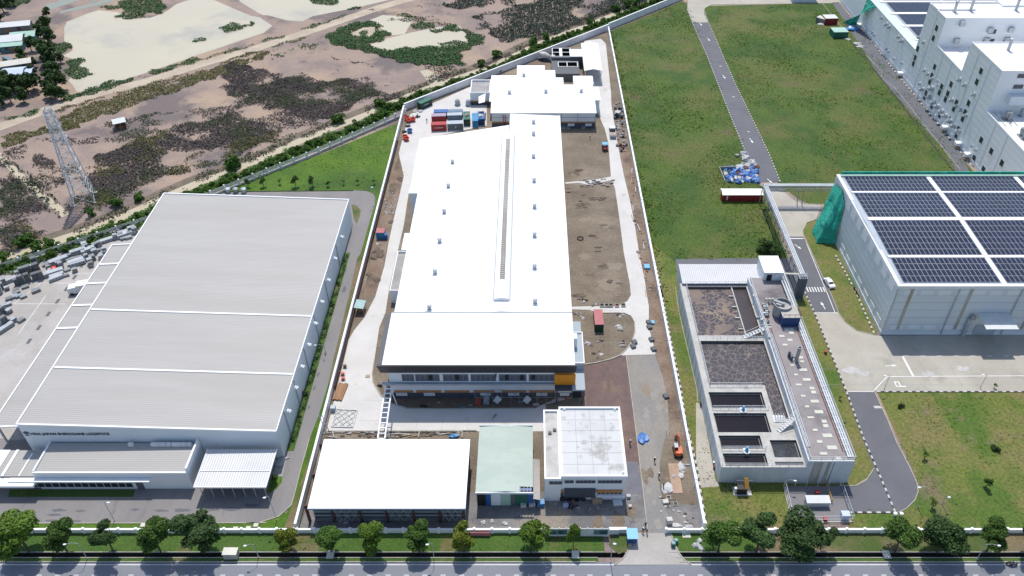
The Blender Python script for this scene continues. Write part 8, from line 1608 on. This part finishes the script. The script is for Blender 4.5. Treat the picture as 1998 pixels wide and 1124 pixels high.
# ================================================================ PEOPLE
def person_mesh(name, pose=0):
    J = {'pel': (0,0,.95), 'ch': (0,.03,1.3), 'nk': (0,.02,1.46), 'hd': (0,-.02,1.6), 'ht': (0,-.02,1.72), 'ls': (-.19,.02,1.4), 'le': (-.27,-.02,1.14), 'lh': (-.24,-.18,.92), 'rs': (.19,.02,1.4), 're': (.28,.0,1.14), 'rh': (.3,-.1,.9),
         'lk': (-.11,-.04-.1*pose,.5), 'lf': (-.12,.06,.06), 'lt': (-.13,-.12,.03), 'rk': (.11,-.02+.06*pose,.5), 'rf': (.12,.1+.12*pose,.06), 'rt': (.14,-.08+.12*pose,.03), 'lhip': (-.1,0,.9), 'rhip': (.1,0,.9)}
    E = [('pel','ch'),('ch','nk'),('nk','hd'),('hd','ht'),('ch','ls'),('ls','le'),('le','lh'),('ch','rs'),('rs','re'),('re','rh'),('pel','lhip'),('lhip','lk'),('lk','lf'),('lf','lt'),('pel','rhip'),('rhip','rk'),('rk','rf'),('rf','rt')]
    Rr = dict(pel=.15, ch=.17, nk=.06, hd=.1, ht=.09, ls=.07, le=.055, lh=.045, rs=.07, re=.055, rh=.045, lk=.065, lf=.05, lt=.045, rk=.065, rf=.05, rt=.045, lhip=.1, rhip=.1)
    ks = list(J); me = bpy.data.meshes.new('tmp'); me.from_pydata([J[k] for k in ks], [(ks.index(a), ks.index(b)) for a, b in E], []); ob = bpy.data.objects.new('tmp', me); COL.objects.link(ob)
    ob.modifiers.new('s', 'SKIN')
    for i, k in enumerate(ks): sv = me.skin_vertices[0].data[i]; sv.radius = (Rr[k], Rr[k]); sv.use_root = (k == 'pel')
    sb = ob.modifiers.new('u', 'SUBSURF'); sb.levels = 1; bpy.context.view_layer.update()
    r = bpy.data.meshes.new_from_object(ob.evaluated_get(bpy.context.evaluated_depsgraph_get())); bpy.data.objects.remove(ob); r.name = name
    for mm in ('skin', 'cloth_dark'): r.materials.append(MT[mm])
    for f in r.polygons: f.material_index = 0 if f.center.z > 1.5 or (abs(f.center.x) > .2 and f.center.z < 1.05 and f.center.z > .8) else 1; f.use_smooth = True
    return r
PM = [person_mesh('body', 0), person_mesh('body', 1)]
def person(u, v, rz, label, pi=0, shirt=None, hat=True, z=.08):
    c = g(u, v, z); t = thing('person', label, 'person', (c.x,c.y,z), None, rz, True); o = bpy.data.objects.new('body', PM[pi]); COL.objects.link(o); o.parent = t
    if shirt: m = MB(); m.lathe((0,.02/K,.92/K), [(.17/K,0),(.2/K,.1/K),(.215/K,.42/K),(.12/K,.55/K)], 10, 1.1, .85); m.build('shirt', shirt, t)
    if hat: m = MB(); m.lathe((0,-.02/K,1.66/K), [(.19/K,0),(.13/K,.05/K),(.11/K,.12/K),(.03/K,.15/K)], 10); m.build('helmet', 'helmet', t)
person(1277,902, .3, 'worker in dark clothes walking on the service lane near the excavator', 1); person(1285,932, 2.0, 'worker in a teal shirt beside the steel plates', 0, 'cloth_teal'); person(1294,952, 1.2, 'worker bending over the white sheeting', 1, 'cloth_dark', False)
person(1259,1028, .5, 'worker in black standing at the gate kerb', 0, None, False); person(1254,1039, 2.5, 'worker in dark clothes beside the blue guard booth', 1); person(1262,1042, 1.0, 'person in dark clothes crossing the driveway gate', 0, None, False); person(1151,272, 1, 'worker in red on the dirt yard near the rear hall', 0, 'cloth_red'); person(815,229, 2, 'worker in dark clothes among the sacks near the canal wall', 1); person(833,239, 1, 'worker standing alone on the slab west of the containers', 0); person(1229,868, .7, 'worker with white helmet on the paved lane', 0, None)
person(968,738, 1.0, 'worker sitting out on the factory canopy ledge', 0, None, True, 5.6); person(1117,985, .8, 'rider in orange beside the motorbike before the guard office', 1, 'excavator', False)
def motorbike(u, v, rz, label):
    c = g(u, v); t = thing('motorbike', label, 'motorbike', (c.x,c.y,.07), None, rz, True); m = MB()
    for x in (-.5, .5): m = MB(); m.cyl((x,-.06,.25), (x,.06,.25), .25, n=12); m.build('wheel', 'tyre', t)
    m = MB(); m.box(-.35, .3, -.12, .12, .3, .55); m.beam((.3,0,.5), (.48,0,.85), .08); m.beam((.45,-.28,.85), (.45,.28,.85), .05); m.build('frame', 'machine', t); m = MB(); m.box(-.5, .1, -.11, .11, .55, .65); m.build('saddle', 'black', t)
motorbike(1112,988, 1.2, 'dark motorbike parked in the yard before the guard office'); motorbike(1121,991, .6, 'second motorbike leaning beside the rider in orange'); motorbike(1969,1101, .1, 'motorbike riding along the kerb of the street'); motorbike(1976,1104, .1, 'motorbike following close behind along the street')

# ================================================================ WEAR ON ROADS AND YARDS
def patches(name, mat_, z, lst):
    m = MB()
    for u, v, r, sy in lst: c = g(u, v); splat(m, c.x, c.y, r, z+.0007*len(m.f), 14, sy)
    o = m.build(name, mat_); o['kind'] = 'structure'
patches('road_patch', 'asphalt', .108, [(x_/Z, 824+y_/Z, r, .25) for x_, y_, r in ((430,645,1.3),(590,650,.9),(240,648,.5),(985,642,.9),(1180,648,1.2),(1330,645,1.3),(400,680,1.2),(380,720,1.0),(560,725,.8),(1560,640,1.1),(1700,635,1.6),(1850,610,1.5))])
patches('road_patch', 'asphalt', .108, [(480+x_/Z, 560+y_/Z, r, 2.6) for x_, y_, r in ((720,15,.45),(580,490,.3),(530,640,.25),(500,740,.25),(460,880,.22),(570,540,.2))])
patches('yard_stain', 'slab_stain', .105, [(1478+x_/Z, 560+y_/Z, r, .5) for x_, y_, r in ((690,610,2.0),(770,640,1.4),(1250,640,1.2),(1500,600,1.5),(880,880,.9))])
patches('lane_stain', 'cement_stain', .078, [(980+x_/Z, 560+y_/Z, r, 1.2) for x_, y_, r in ((1010,670,.7),(1060,1000,.8),(1110,800,.9),(1150,880,.8),(1050,950,.7),(1130,760,.6),(1170,820,.5))]+[(980+x_/Z, 824+y_/Z, r, 1.5) for x_, y_, r in ((1060,20,.7),(1090,140,.8),(1070,500,.6),(1140,750,.7),(1110,590,.4))])
patches('lane_stain', 'dirt', .0785, [(980+x_/Z, 824+y_/Z, r, 1.8) for x_, y_, r in ((1040,380,.7),(1085,370,.6),(1050,430,.5),(940,650,1.0),(840,730,1.2),(700,740,1.0))])
patches('wet_patch', 'asphalt', .0795, [(980+x_/Z, 824+y_/Z, r, .7) for x_, y_, r in ((780,695,.6),(950,730,.5),(120,700,.8))])
patches('tyre_mark', 'spoil', .0755, [(980+(770+i*2)/Z, 560+(600+i*30)/Z, .3, 3.0) for i in range(7)])
patches('dirt_patch', 'spoil', .054, [(980+x_/Z, 280+y_/Z, r, .5) for x_, y_, r in ((530,360,1.6),(600,445,1.7),(700,400,1.4),(560,470,1.2),(520,210,1.5),(740,600,1.2),(690,690,.7),(560,1110,1.8),(640,960,1.2),(720,910,1.0),(600,320,1.2),(480,330,.8),(800,620,1.0))])
patches('dirt_patch', 'dry_dirt', .052, [(980+x_/Z, 280+y_/Z, r, .8) for x_, y_, r in ((760,590,1.8),(600,560,1.6),(820,900,2.0),(780,1030,2.6),(600,830,1.4))])
